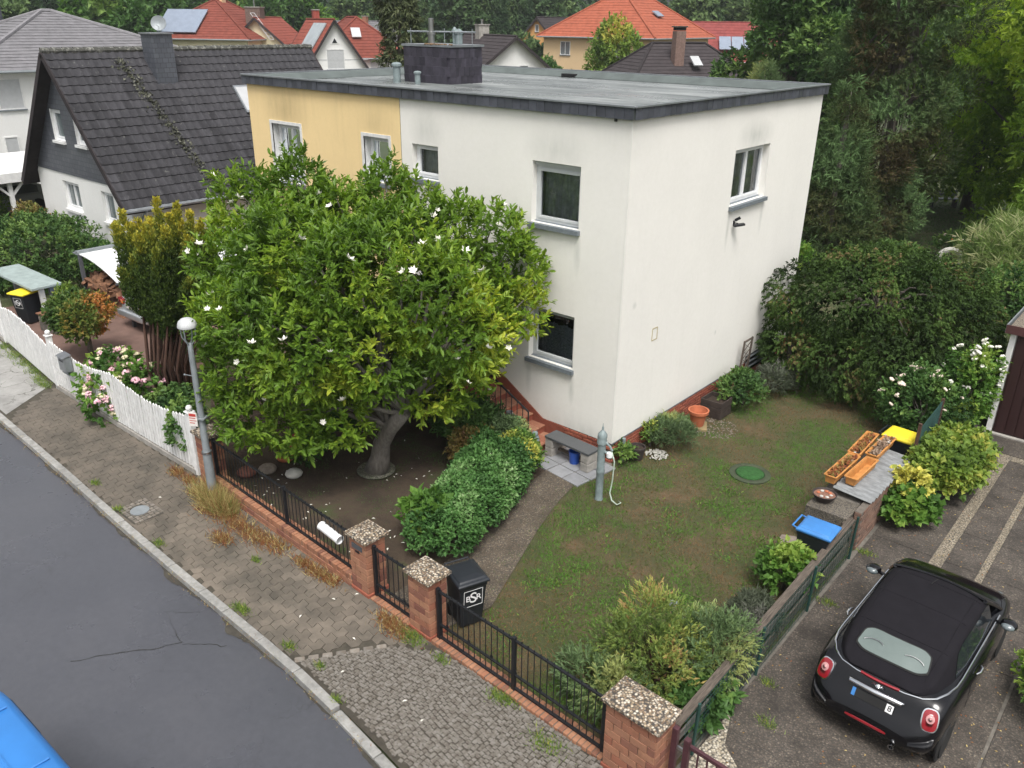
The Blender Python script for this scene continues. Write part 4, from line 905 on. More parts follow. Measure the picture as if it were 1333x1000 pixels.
# ================================================================ along the right wall
t = thing('terracotta_pot', 'large terracotta flower pot standing on a square slab by the right wall', 'pot', (.52, 2.75, .02))
mb = MB(); mb.lathe([(.14, 0), (.2, .3), (.235, .31), (.24, .38), (.205, .38), (.19, .28), (.12, .05)], (0, 0, .04), 22); mb.build('body', M_terra, t, smooth=1)
mb = MB(); mb.box(-.22, .22, -.22, .22, -.03, .038); mb.build('slab', mat('ochre_slab', (.26, .20, .10), .9), t, rot=(0, 0, .5), bevel=.008)
t = thing('wooden_planter', 'dark brown square wooden planter behind the terracotta pot', 'planter', (.5, 3.65, 0))
for k in range(3):
    for x0, x1, y0, y1 in ((-.27, .27, -.27, -.245), (-.27, .27, .245, .27), (-.27, -.245, -.244, .244), (.245, .27, -.244, .244)): MB().box(x0, x1, y0, y1, .02 + k * .14, .152 + k * .14).build('board', M_darkwood, t, bevel=.003)
MB().box(-.24, .24, -.24, .24, .02, .33).build('soil', M_soil, t)
t = thing('dark_pot', 'dark round plastic pot near the front corner of the house', 'pot', (.30, .55, 0))
mb = MB(); mb.lathe([(.13, 0), (.165, .24), (.18, .25), (.18, .29), (.155, .29), (.145, .22)], (0, 0, 0), 18); mb.build('body', M_darkpot, t, smooth=1)
mb = MB(); mb.lathe([(.15, -.03), (.15, 0)], (0, 0, .235), 18); mb.build('soil', M_soil, t)
mb = MB(); M_quartz = mat('white_quartz', (.42, .41, .37), .8, .45, 18)
for k in range(130):
    a, r = rnd.uniform(0, 6.28), .24 * math.sqrt(rnd.random()); mb.ell((.55 + r * math.cos(a), .95 + r * math.sin(a), .02 + .05 * (1 - r / .24)), (.022, .022, .016), 6, 4)
tag(mb.build('white_gravel', M_quartz), 'little heap of white quartz gravel by the plinth', 'gravel', kind='stuff')
mb = MB()
for k in range(260):
    a, r = rnd.uniform(0, 6.28), math.sqrt(rnd.random()); mb.ell((.85 + .55 * r * math.cos(a), 2.95 + .55 * r * math.sin(a), .005), (.018, .022, .012), 5, 3)
tag(mb.build('grey_gravel', M_stone), 'patch of grey gravel on the lawn beside the pots', 'gravel', kind='stuff')
t = thing('downpipe_stub', 'short grey pipe stub at the plinth of the right wall', 'pipe', (.06, .38, 0)); mb = MB(); mb.tube([(0, 0, .0), (0, 0, .42), (0.0, .0, .46)], .04, 10); mb.build('pipe', M_pump, t, smooth=1)
t = thing('trellis', 'narrow dark wooden trellis leaning on the right wall', 'trellis', (.12, 5.75, 0), math.pi / 2)
MB().box(-.24, -.20, -.02, .02, 0, 1.25).build('stile', M_oldwood, t, rot=(.05, 0, 0)); MB().box(.20, .24, -.02, .02, 0, 1.25).build('stile', M_oldwood, t, rot=(.05, 0, 0))
for z in (.08, 1.2): MB().box(-.2, .2, -.015, .015, z, z + .045).build('rail', M_oldwood, t, rot=(.05, 0, 0))
for k in range(5):
    for s in (-1, 1): MB().bar((-.2 * s, 0, .1 + k * .21), (.2 * s, 0, .32 + k * .21), .008, .022, up=(0, 1, 0)).build('lath', M_oldwood, t, rot=(.05, 0, 0))
t = thing('manhole_cover', 'round mossy cover sunk in the lawn with green turf growing on it', 'manhole cover', (2.42, 1.55, 0))
mb = MB(); mb.lathe([(.42, -.02), (.42, .02), (.40, .03), (.36, .03), (.34, .022), (.0, .022)], (0, 0, 0), 30); mb.build('rim', mat('mossy_iron', (.05, .065, .035), .8, .4, 9), t, smooth=1)
M_turf = mat('moss_turf', (.035, .13, .03), .95, .45, 16, bscale=60, bs=1, dist=.03)
mb = MB(); mb.lathe([(.30, .022), (.26, .04), (.15, .055), (.001, .06)], (0, 0, 0), 20); mb.build('turf', M_turf, t, smooth=2)
t = thing('flat_stone', 'flat grey stone slab lying in the grass before the blue lidded bin', 'stone slab', (4.05, -.25, 0), .4)
mb = MB(); mb.prism([(-.22, -.1), (-.1, -.19), (.14, -.16), (.23, .02), (.12, .17), (-.13, .16)], -.02, .035); mb.build('stone', M_stone, t, bevel=.01)
# ================================================================ concrete bunker with corrugated sheet
t = thing('concrete_bunker', 'low pebble concrete bunker with brick back along the side fence', 'bunker', (4.15, -.02, 0))
mb = MB(); mb.box(0, .74, 0, .62, -.05, .72); mb.build('block', M_wallagg, t, bevel=.01)
mb = MB(); mb.box(.03, .72, .63, 2.85, -.05, .70); mb.build('rear_block', M_darkconc, t)
cw = MB().box(.76, .88, .3, 2.95, -.05, .755).build('brick_wall', M_mortar, t)
bk = MB().box(-.115, .115, -.02, .014, 0, .066).mesh('brick', brick_mat('dull_brick', (.16, .085, .06), (.21, .125, .09), (.11, .07, .055)), bevel=.004)
for k in range(10):
    for i in range(11): put('brick', bk, cw, (.872 + rnd.uniform(-.004, .003), .42 + i * .24 + (.1 if k % 2 else 0), .005 + k * .075), (0, 0, math.pi / 2))
    for i in range(1): put('brick', bk, cw, (.82, .31, .005 + k * .075), (0, 0, 0), (.5, 1, 1))
sh = thing('corrugated_sheet', 'grey corrugated roofing sheet lying on the bunker', 'corrugated sheet', (4.36, .66, .80), -.02)
mb = MB(); ny, nx = 97, 2; L_ = 2.25
V = [(x, y * L_ / (ny - 1), .026 * math.sin(y * L_ / (ny - 1) / .177 * 2 * math.pi) + .05 * (1 - x / .7) + dz) for dz in (0, -.006) for y in range(ny) for x in (0, .70)]
F = [(2 * y, 2 * y + 1, 2 * y + 3, 2 * y + 2) for y in range(ny - 1)] + [(2 * ny + 2 * y, 2 * ny + 2 * y + 2, 2 * ny + 2 * y + 3, 2 * ny + 2 * y + 1) for y in range(ny - 1)]
F += [(2 * y, 2 * y + 2, 2 * ny + 2 * y + 2, 2 * ny + 2 * y) for y in range(ny - 1)] + [(2 * y + 1, 2 * ny + 2 * y + 1, 2 * ny + 2 * y + 3, 2 * y + 3) for y in range(ny - 1)]
mb._add(V, F); mb.build('sheet', mat('fibre_cement', (.235, .245, .25), .65, .45, 5, stretch=(1, 4, 1)), sh, smooth=1)
def planter(label, loc, L_, rz, fill):
    t = thing('planter_box', label, 'planter box', loc, rz, 'orange brown window boxes on the bunker'); mb = MB(); w, h = .10, .155
    o = [(-w * .8, -L_ / 2 * .97, 0), (w * .8, -L_ / 2 * .97, 0), (w * .8, L_ / 2 * .97, 0), (-w * .8, L_ / 2 * .97, 0)]; p = [(-w, -L_ / 2, h), (w, -L_ / 2, h), (w, L_ / 2, h), (-w, L_ / 2, h)]
    q = [(-w + .012, -L_ / 2 + .012, h), (w - .012, -L_ / 2 + .012, h), (w - .012, L_ / 2 - .012, h), (-w + .012, L_ / 2 - .012, h)]; r = [(-w * .8 + .012, -L_ / 2 * .97 + .012, .015), (w * .8 - .012, -L_ / 2 * .97 + .012, .015), (w * .8 - .012, L_ / 2 * .97 - .012, .015), (-w * .8 + .012, L_ / 2 * .97 - .012, .015)]
    mb._add(o + p + q + r, [(3, 2, 1, 0)] + [(a + i, a + (i + 1) % 4, a + 4 + (i + 1) % 4, a + 4 + i) for a in (0, 4, 8) for i in range(4)] + [(12, 13, 14, 15)])
    mb.build('box', M_planter, t, bevel=.003)
    mb = MB(); i1, i2 = w + .012, L_ / 2 + .012
    for a, b in (((-i1, -i2, h), (i1, -i2, h)), ((-i1, i2, h), (i1, i2, h)), ((-i1, -i2, h), (-i1, i2, h)), ((i1, -i2, h), (i1, i2, h))): mb.bar(a, b, .022, .016)
    mb.build('rim', M_planter, t)
    if fill:
        MB().box(-w + .016, w - .016, -L_ / 2 + .02, L_ / 2 - .02, .03, .11).build('soil', M_soil, t)
        n = 90; P = np.stack([rng.uniform(-w + .03, w - .03, n), rng.uniform(-L_ / 2 + .04, L_ / 2 - .04, n), np.full(n, .11)], 1)
        put('plants', foliage_mesh('plants', fill, P, np.tile([0, 0, 1.], (n, 1)), 6, .06, .05, .028, lambda p: clump(p, 9), up=.3, jit=.6), t)
        for k in range(5): MB().ell((rnd.uniform(-.06, .06), rnd.uniform(-L_ / 2 + .08, L_ / 2 - .08), .125), (.03, .035, .02), 7, 5).build('pebble', M_pale, t)
    return t
G_pl = leaf_mat('reddish_succulent', [(0, (.10, .03, .025)), (.4, (.24, .09, .04)), (.7, (.18, .16, .05)), (1, (.45, .32, .12))], .2)
planter('front window box of the paired row, filled with reddish plants', (4.27, 1.3, .85), 1.1, -.03, G_pl)
planter('rear window box of the paired row, filled with mixed plants', (4.25, 2.45, .865), 1.1, .02, G_pl)
planter('empty orange brown window box lying across the corrugations', (4.58, 1.42, .858), 1.0, -.04, None)
planter('window box with a little soil and grey stones, next to the yellow lid', (4.55, 2.55, .865), 1.0, -.02, leaf_mat('sparse_dry', [(0, (.12, .06, .03)), (1, (.3, .25, .2))], .1))
t = thing('planted_bowl', 'round dark bowl of dried plants on the corner of the bunker', 'bowl', (4.34, .32, .722))
mb = MB(); mb.lathe([(.12, 0), (.19, .1), (.215, .15), (.2, .155), (.17, .1)], (0, 0, 0), 20); mb.build('bowl', M_darkpot, t, smooth=1)
mb = MB(); mb.lathe([(.15, -.03), (.185, 0)], (0, 0, .125), 18); mb.build('soil', mat('reddish_grit', (.25, .13, .09), .9, .5, 25), t)
for k in range(8): a = rnd.uniform(0, 6.28); MB().ell((.11 * math.cos(a), .11 * math.sin(a), .135), (.035, .025, .015), 7, 5).build('pebble', M_pale if k % 2 else M_terra, t)
# ================================================================ weathered side fence of boards and wire
t = thing('board_fence', 'weathered grey board fence with green wire along the driveway', 'fence', (5.0, -5.95, 0), math.atan2(6.0, -.05))
LN = 6.0
for z, w, j in ((.60, .13, 0), (.40, .12, 1), (.08, .20, 2)):
    x = 0
    while x < LN - .1:
        l = min(rnd.choice((1.9, 2.4, 2.9)), LN - x)
        MB().box(x, x + l - .012, -.014 - .012 * j, .012 - .012 * j, z, z + w).build('board', M_oldwood if j != 1 else M_greywood, t, rot=(rnd.uniform(-.05, .05), rnd.uniform(-.006, .006), 0), bevel=.004); x += l
MB().box(0, LN, -.06, .06, .70, .732).build('top_board', M_oldwood, t, bevel=.005)
for k in range(4): MB().box(.1 + k * 1.9, .19 + k * 1.9, .02, .1, -.05, .70).build('post', M_oldwood, t, bevel=.006)
for k in range(4): mb = MB(); mb.tube([(.35 + k * 1.85, -.10, -.05), (.35 + k * 1.85, -.12, .86)], .022, 8); mb.build('green_post', M_mesh, t)
mb = MB()
for z in np.linspace(.04, .78, 11): mb.bar((.05, -.095, z), (LN, -.095, z), .005, .005)
for x in np.arange(.1, LN, .12): mb.bar((x, -.095, .03), (x, -.095, .8), .004, .004)
mb.build('wire_mesh', M_mesh, t)
t = thing('wire_fence', 'rusty post with green wire netting beside the yellow lidded bin', 'fence', (5.06, 3.0, 0), math.pi / 2 + .03)
MB().box(-.03, .03, -.03, .03, -.05, 1.5).build('post', M_redbark, t); MB().box(1.77, 1.83, -.03, .03, -.05, 1.4).build('post', M_redbark, t)
MB().box(0.03, 1.77, .005, .012, .5, 1.35).build('green_panel', M_mesh, t)
mb = MB()
for z in np.arange(.1, 1.4, .06): mb.bar((0, -.01, z), (1.8, -.01, z), .004, .004)
for x in np.arange(0, 1.8, .06): mb.bar((x, -.01, .05), (x, -.01, 1.38), .004, .004)
mb.build('netting', mat('teal_wire', (.05, .12, .11), .6), t)
# ================================================================ maroon driveway gate
t = thing('driveway_gate', 'maroon steel driveway gate with square posts beside the wide pillar', 'gate', (5.17, -6.28, 0), -.03)
for x, h in ((0.0, 1.05), (.16, .98)): MB().box(x - .035, x + .035, -.035, .035, -.05, h).build('post', M_maroon, t, bevel=.005)
for z in (.12, .86): MB().box(.2, 3.4, -.022, .022, z, z + .055).build('rail', M_maroon, t, bevel=.004)
for k in range(26): MB().box(.3 + k * .12, .318 + k * .12, -.009, .009, .176, .858).build('bar', M_maroon, t)
for z in (.3, .75): MB().box(.03, .13, -.012, .012, z, z + .04).build('hinge', M_steel, t)
# ================================================================ garage
t = thing('garage', 'dark brown garage with gravel covered flat roof at the end of the driveway', 'garage', (5.6, 7.05, 0))
W_, Dp, H = 3.1, 5.6, 2.42
MB().box(0, W_, 0.06, Dp, -.05, H - .02).build('wall', M_plainwhite, t)
MB().box(-.02, .1, .0, .058, 0, H - .02).build('jamb', M_whitewood, t)
dr = MB().box(.12, W_ - .1, .0, .05, .02, H - .04).build('door', M_garage, t)
for k in range(14): MB().box(.16 + k * .2, .34 + k * .2, -.018, -.002, .06, H - .1).build('door_panel', M_garage, dr, bevel=.005)
MB().box(-.1, W_ + .1, -.09, Dp + .1, H, H + .02).build('roof_deck', M_dark, t)
MB().box(-.06, W_ + .06, -.05, Dp + .06, H + .021, H + .14).build('roof', M_garageroof, t)
mb = MB(); mb.box(-.12, W_ + .12, -.12, -.092, H - .02, H + .17); mb.build('fascia', M_trim, t); mb = MB(); mb.box(-.13, -.105, -.09, Dp, H - .02, H + .17); mb.build('fascia', M_galv, t)
mb = MB(); mb.box(-.18, W_ + .1, -.12, -.02, -.05, .05); mb.build('sill', M_concrete, t, bevel=.01)
# ================================================================ cars
def smooth1(a, k=3):
    a = np.asarray(a, float)
    for _ in range(k): a[1:-1] = (a[:-2] + 2 * a[1:-1] + a[2:]) / 4
    return a
def loft(ys, half):                      # half(y) -> list of (x, z) from outer bottom to centre top; mirrored
    rows = []
    for y in ys:
        h = half(y); rows.append([(-x, y, z) for x, z in h] + [(x, y, z) for x, z in h[-2::-1]])
    n = len(rows[0]); V = [p for r in rows for p in r]
    F = [(i * n + k, i * n + k + 1, (i + 1) * n + k + 1, (i + 1) * n + k) for i in range(len(rows) - 1) for k in range(n - 1)]
    F += [tuple(range(n))[::-1], tuple((len(rows) - 1) * n + k for k in range(n))]
    return V, F
def table(tb): 
    ys = np.linspace(tb[0][0], tb[-1][0], 120); v = smooth1(np.interp(ys, [a for a, _ in tb], [b for _, b in tb]), 6)
    return lambda y: float(np.interp(y, ys, v))
def spaced(y0, y1, n):                   # stations crowd towards both ends
    t = np.linspace(0, math.pi, n); return (y0 + y1) / 2 - (y1 - y0) / 2 * np.cos(t) * (.72 + .28 * np.abs(np.cos(t)))
def body_half(w, zt, zl):
    def f(y):
        W, a, b = w(y), zt(y), zl(y); k = min(1, (a - b) / .5)
        return [(W * .55, b), (W * .92, b + .01), (W * .985, b + .12 * k), (W, b + .32 * k), (W * .998, b + (a - b) * .62), (W * .985, a - .13 * k), (W * .955, a - .07 * k), (W * .89, a - .02 * k), (W * .76, a), (W * .5, a + .014), (W * .25, a + .02), (0, a + .022)]
    return f
def patch(c, ux, uy, a, b, nx=24, p=3.2, bulge=.0, rings=3, at=None):
    """rounded plate: superellipse of half sizes a, b in the axes ux, uy about c; at(point) may drop it onto a surface"""
    c, ux, uy = Vector(c), Vector(ux).normalized(), Vector(uy).normalized(); n = ux.cross(uy)
    V = []; F = []
    for r in range(rings + 1):
        for k in range(nx):
            t = 2 * math.pi * k / nx; s = r / rings; X = abs(math.cos(t)) ** (2 / p) * math.copysign(1, math.cos(t)); Y = abs(math.sin(t)) ** (2 / p) * math.copysign(1, math.sin(t))
            q = c + ux * (a * X * s) + uy * (b * Y * s) + n * bulge * (1 - s * s); V.append(at(q) if at else q)
    F = [(r * nx + k, r * nx + (k + 1) % nx, (r + 1) * nx + (k + 1) % nx, (r + 1) * nx + k) for r in range(1, rings) for k in range(nx)] + [(0, nx + k, nx + (k + 1) % nx) for k in range(nx)]
    return V, F
def solid(V, F, n, th):                  # plate -> closed thin solid
    m = len(V); V2 = [Vector(v) - Vector(n) * th for v in V]; cnt = {}
    for f in F:
        for i in range(len(f)): e = (f[i], f[(i + 1) % len(f)]); cnt[e] = 1
    rim = [e for e in cnt if (e[1], e[0]) not in cnt]
    return list(V) + V2, list(F) + [tuple(i + m for i in f[::-1]) for f in F] + [(a, a + m, b + m, b) for a, b in rim]
def add(mb, V, F): return mb._add(V, F)
def wheel(par, x, y, r=.30, w=.19):
    s = 1 if x > 0 else -1
    t = MB(); t.lathe([(r - .09, -w / 2), (r - .01, -w / 2), (r, -w / 2 + .03), (r, w / 2 - .03), (r - .01, w / 2), (r - .09, w / 2)], (0, 0, 0), 26); t = t.build('wheel', M_rubber, par, (x, y, r), (0, math.pi / 2 * s, 0), smooth=1)
    q = MB(); q.lathe([(r - .09, 0), (r - .10, w / 2 - .02), (r - .13, w / 2 - .05), (.001, w / 2 - .06)], (0, 0, 0), 22)
    for k in range(7): a = k * 2 * math.pi / 7; q.bar((.03 * math.cos(a), .03 * math.sin(a), w / 2 - .03), ((r - .1) * math.cos(a), (r - .1) * math.sin(a), w / 2 - .02), .035, .03)
    q.build('rim', M_steel, t)
# ---- the black convertible
car = thing('parked_car', 'small black convertible with closed cloth top parked on the pebble driveway', 'car', (6.73, -2.22, .012), -.035)
cw_ = table([(-1.86, .52), (-1.83, .64), (-1.76, .74), (-1.6, .80), (-1.2, .838), (-.4, .842), (.6, .842), (1.1, .838), (1.45, .80), (1.66, .73), (1.8, .58), (1.86, .42)])
cz_ = table([(-1.86, .50), (-1.84, .59), (-1.77, .635), (-1.70, .67), (-1.66, .78), (-1.58, .90), (-1.45, .955), (-1.2, .97), (-.4, .965), (.6, .985), (.95, .985), (1.25, .945), (1.5, .875), (1.7, .76), (1.8, .64), (1.86, .48)])
cl_ = table([(-1.86, .34), (-1.7, .24), (-1.3, .19), (1.3, .19), (1.7, .22), (1.86, .32)])
V, F = loft(spaced(-1.86, 1.86, 64), body_half(cw_, cz_, cl_)); mb = MB(); mb._add(V, F); body = mb.build('body', M_carblack, car, smooth=2)
tz = table([(-1.56, .955), (-1.5, 1.0), (-1.3, 1.13), (-1.1, 1.245), (-.9, 1.325), (-.65, 1.375), (-.3, 1.40), (.1, 1.395), (.45, 1.345)])
tw = table([(-1.56, .40), (-1.5, .52), (-1.35, .62), (-1.1, .69), (-.7, .735), (0, .745), (.45, .735)])
def top_half(y):
    W, a = tw(y), tz(y); h = a - .95
    return [(W, .94), (W - .02 * h / .44, .95 + .12 * h), (W - .07 * h / .44, .95 + .45 * h), (W - .125 * h / .44, .95 + .78 * h), (W - .165 * h / .44, .95 + .92 * h), (W - .24 * h / .44 - .02, .95 + .985 * h), (W * .55, a + .004), (W * .28, a + .016), (0, a + .02)]
V, F = loft(spaced(-1.56, .45, 46), top_half); mb = MB(); mb._add(V, F); stp = mb.build('soft_top', M_softtop, car, smooth=2)
def on_top(q):
    h = top_half(min(max(q.y, -1.56), .45))[::-1]; z = float(np.interp(abs(q.x), [a for a, _ in h], [b for _, b in h])); return Vector((q.x, q.y, z))
def top_plate(y0, y1, a0, off, nx=20, ny=10):
    V = []; N = Vector((0, -.5, .86))
    for j in range(ny + 1):
        v = -1 + 2 * j / ny
        for i in range(nx + 1):
            u = -1 + 2 * i / nx; x = a0 * u * (1 - .13 * abs(v) ** 7) * (1 - .05 * (v + 1)); y = (y0 + y1) / 2 + (y1 - y0) / 2 * v * (1 - .16 * abs(u) ** 9) + .02 * u * u
            V.append(on_top(Vector((x, y, 0))) + N * off)
    F = [(j * (nx + 1) + i, j * (nx + 1) + i + 1, (j + 1) * (nx + 1) + i + 1, (j + 1) * (nx + 1) + i) for j in range(ny) for i in range(nx)]
    return solid(V, F, N, .012)
mb = MB(); mb._add(*top_plate(-1.40, -1.085, .465, .014)); mb.build('rear_window_seal', M_rubber, stp, smooth=1)
M_rearwin = mat('rear_window_glass', (.135, .17, .16), .12, .15, 2, bs=0, spec=.6)
mb = MB(); mb._add(*top_plate(-1.385, -1.10, .445, .024)); rw = mb.build('rear_window', M_rearwin, stp, smooth=1)
for s in (-1, 1):                       # roll hoops showing through the rear window
    pts = [Vector((s * (.25 + .13 * math.cos(a)), -1.25 + .055 * math.sin(a) - .03, 0)) for a in np.linspace(.3, 2.6, 9)]
    mb = MB(); mb.tube([on_top(p) + Vector((0, -.016, .032)) for p in pts], .006, 5); mb.build('roll_hoop', M_steel, rw)
for s in (-1, 1):                       # seams of the cloth top
    mb = MB(); mb.tube([on_top(Vector((s * (.50 - .10 * max(0, (-y - .9))), y, 0))) + Vector((0, 0, .002)) for y in np.linspace(-1.4, .42, 16)], .006, 5); mb.build('seam', M_softtop, stp)
for y in (-.98, -.35, .30): mb = MB(); mb.tube([on_top(Vector((x, y - .03 * (1 - (x / .6) ** 2), 0))) + Vector((0, 0, .001)) for x in np.linspace(-.56, .56, 15)], .006, 5); mb.build('seam', M_softtop, stp)
for s in (-1, 1):                       # side windows
    V = []; ys = np.linspace(-.98, .50, 10)
    for y in ys:
        yy = min(y, .45); h = top_half(yy); f = lambda z: float(np.interp(z, [b for _, b in h[:6]], [a for a, _ in h[:6]]))
        zt_ = min(1.285, tz(yy) - .085) if y > -.8 else .99 + (y + .98) / .18 * .26
        zt_ = max(zt_, 1.0)
        for z in (.985, (.985 + zt_) / 2, zt_): V.append((s * (f(z) + .010), y, z))
    mb = MB(); mb._add(V, [(3 * i + k, 3 * i + k + 1, 3 * i + 4 + k, 3 * i + 3 + k) for i in range(9) for k in (0, 1)]); mb.build('side_window', M_darkglass, car, smooth=2)
mb = MB(); V = []
for i in range(7):
    t_ = i / 6; y = .46 + (1.02 - .46) * t_; z = 1.352 - (1.352 - .995) * t_; w2 = .60 + .10 * t_
    for k in range(9): u = -1 + k / 4; V.append((u * w2, y - .10 * u * u + .02, z + .015 * (1 - u * u)))
mb._add(V, [(i * 9 + k, i * 9 + k + 1, i * 9 + 10 + k, i * 9 + 9 + k) for i in range(6) for k in range(8)]); mb.build('windscreen', M_darkglass, car, smooth=2)
for s in (-1, 1): mb = MB(); mb.tube([(s * .735, .93, .98), (s * .66, .62, 1.20), (s * .60, .38, 1.345)], .028, 8); mb.build('pillar', M_carblack, car, smooth=1)
mb = MB(); mb.tube([(x, .47 - .09 * (x / .6) ** 2, 1.362 + .012 * (1 - (x / .6) ** 2)) for x in np.linspace(-.6, .6, 13)], .02, 8); mb.build('header_rail', M_carblack, car, smooth=1)
ring_ = [(-.765, y) for y in np.linspace(.75, -.9, 12)] + [(-.755, -1.1), (-.71, -1.3), (-.63, -1.45), (-.50, -1.545), (-.3, -1.59), (0, -1.605)]
pts = ring_ + [(-x, y) for x, y in ring_[-2::-1]]
mb = MB(); mb.tube([(x, y, cz_(min(max(y, -1.45), 1)) + .004) if y > -1.4 else (x, y, .945 - .03 * max(0, (-y - 1.45) / .15)) for x, y in pts], .012, 6); mb.build('belt_trim', M_chrome, car, smooth=1)
MB().tube([(x, -1.615 + .02 * (x / .25) ** 2, .925) for x in np.linspace(-.24, .24, 9)], .017, 6).build('brake_light', M_tail, car, smooth=1)
for s in (-1, 1):
    n = Vector((s * .28, -.86, .42)).normalized(); ux = Vector((0, 0, 1)).cross(n).normalized(); uy = n.cross(ux); c = Vector((s * .655, -1.672, .775))
    V, F = patch(c + n * .002, ux, uy, .10, .148, 24, 3, .012); V, F = solid(V, F, n, .05); mb = MB(); mb._add(V, F); lt = mb.build('tail_light_surround', M_chrome, car, smooth=1)
    V, F = patch(c + n * .010, ux, uy, .086, .134, 24, 3, .014); V, F = solid(V, F, n, .03); mb = MB(); mb._add(V, F); mb.build('tail_light', M_tail, lt, smooth=1)
    V, F = patch(c + n * .027 + uy * .02, ux, uy, .05, .056, 18, 2, .008); V, F = solid(V, F, n, .01); mb = MB(); mb._add(V, F); mb.build('lamp_lens', M_tailclear, lt, smooth=1)
mb = MB(); mb.tube([(-.335, -1.675, .815), (-.32, -1.70, .822), (0, -1.725, .825), (.32, -1.70, .822), (.335, -1.675, .815)], [.02, .032, .036, .032, .02], 10); mb.build('boot_handle', M_chrome, car, smooth=1)
pl = MB().box(-.26, .26, -.010, .0, -.055, .055).build('number_plate', M_rubber, car, (0, -1.752, .715), (-.42, 0, 0), bevel=.003)
MB().box(-.258, -.215, -.014, -.0105, -.053, .053).build('blue_band', M_binblue, pl)
MB().box(.17, .257, -.013, -.0105, -.053, .053).build('plate_end', M_text, pl)
text('8', .1, pl, (.215, -.014, 0), (math.pi / 2, 0, 0), M_rubber)
em = MB(); em._add(*patch((0, -1.655, .872), (1, 0, 0), (0, .55, .83), .028, .024, 16, 2, .008))
for s in (-1, 1):
    for k in range(3): em.bar((s * .025, -1.657 - .003, .868 + k * .010 - .004), (s * (.085 - .015 * k), -1.652, .872 + k * .011), .007, .008)
em.build('winged_emblem', M_chrome, car)
mb = MB(); mb._add(*patch((0, -1.868, .42), (1, 0, 0), (0, .1, 1), .26, .022, 24, 4, .006)); mb.build('rear_reflector', M_tail, car)
mb = MB(); mb.lathe([(.036, 0), (.036, .12), (.028, .12), (.028, .01)], (0, 0, 0), 14); mb.build('exhaust', M_chrome, car, (.36, -1.79, .30), (math.pi / 2, 0, 0), smooth=1)
for s in (-1, 1):
    mb = MB(); mb.tube([(s * .845, -.52, .84), (s * .872, -.46, .845), (s * .872, -.36, .845), (s * .845, -.30, .84)], [.010, .018, .018, .010], 8); mb.build('door_handle', M_chrome, car, smooth=1)
    MB().tube([(s * .838, -.62, .3), (s * .842, -.64, .7), (s * .80, -.64, .958)], .003, 4).build('door_gap', M_dark, car)
    mb = MB(); mb.ell((s * .92, .56, 1.03), (.11, .065, .068), 14, 9); mr = mb.build('mirror', M_carblack, car, smooth=2)
    mb = MB(); mb.ell((s * .92, .52, 1.03), (.092, .035, .054), 12, 8); mb.build('mirror_glass', M_skyglass, mr, smooth=2)
    MB().bar((s * .76, .58, .985), (s * .86, .57, 1.01), .05, .03).build('mirror_foot', M_carblack, mr)
    for y in (-1.235, 1.235):
        mb = MB(); mb.lathe([(.33, -.03), (.365, -.02), (.37, .0), (.34, .012), (.001, .012)], (0, 0, 0), 26); mb.build('wheel_arch', M_rubber, car, (s * .800, y, .31), (0, math.pi / 2 * s, 0))
        wheel(car, s * .735, y)
    hl = MB(); hl.ell((s * .58, 1.60, .70), (.10, .09, .11), 16, 10); hl.build('headlight', M_skyglass, car, smooth=2)
MB().tube([(-.02, .38, 1.40), (-.02, .30, 1.43), (-.02, .02, 1.52)], .006, 5).build('aerial', M_rubber, car)
mb = MB(); mb.tube([(-.52, 1.03, 1.0), (-.1, .99, 1.02)], .01, 5); mb.tube([(.02, 1.05, 1.01), (.5, .96, 1.02)], .01, 5); mb.build('wiper', M_rubber, car)
mb = MB(); mb.tube([(x, 1.04 + .02 - .08 * (x / .7) ** 2, .99) for x in np.linspace(-.7, .7, 11)], .02, 6); mb.build('cowl_strip', M_rubber, car)
MB().tube([(s * .74 * math.cos(a), .99 + .80 * math.sin(a) * .93, .975 - .28 * math.sin(a) ** 2.4) for s in (1,) for a in np.linspace(0.05, math.pi - .05, 22)], .004, 4).build('bonnet_gap', M_dark, car)
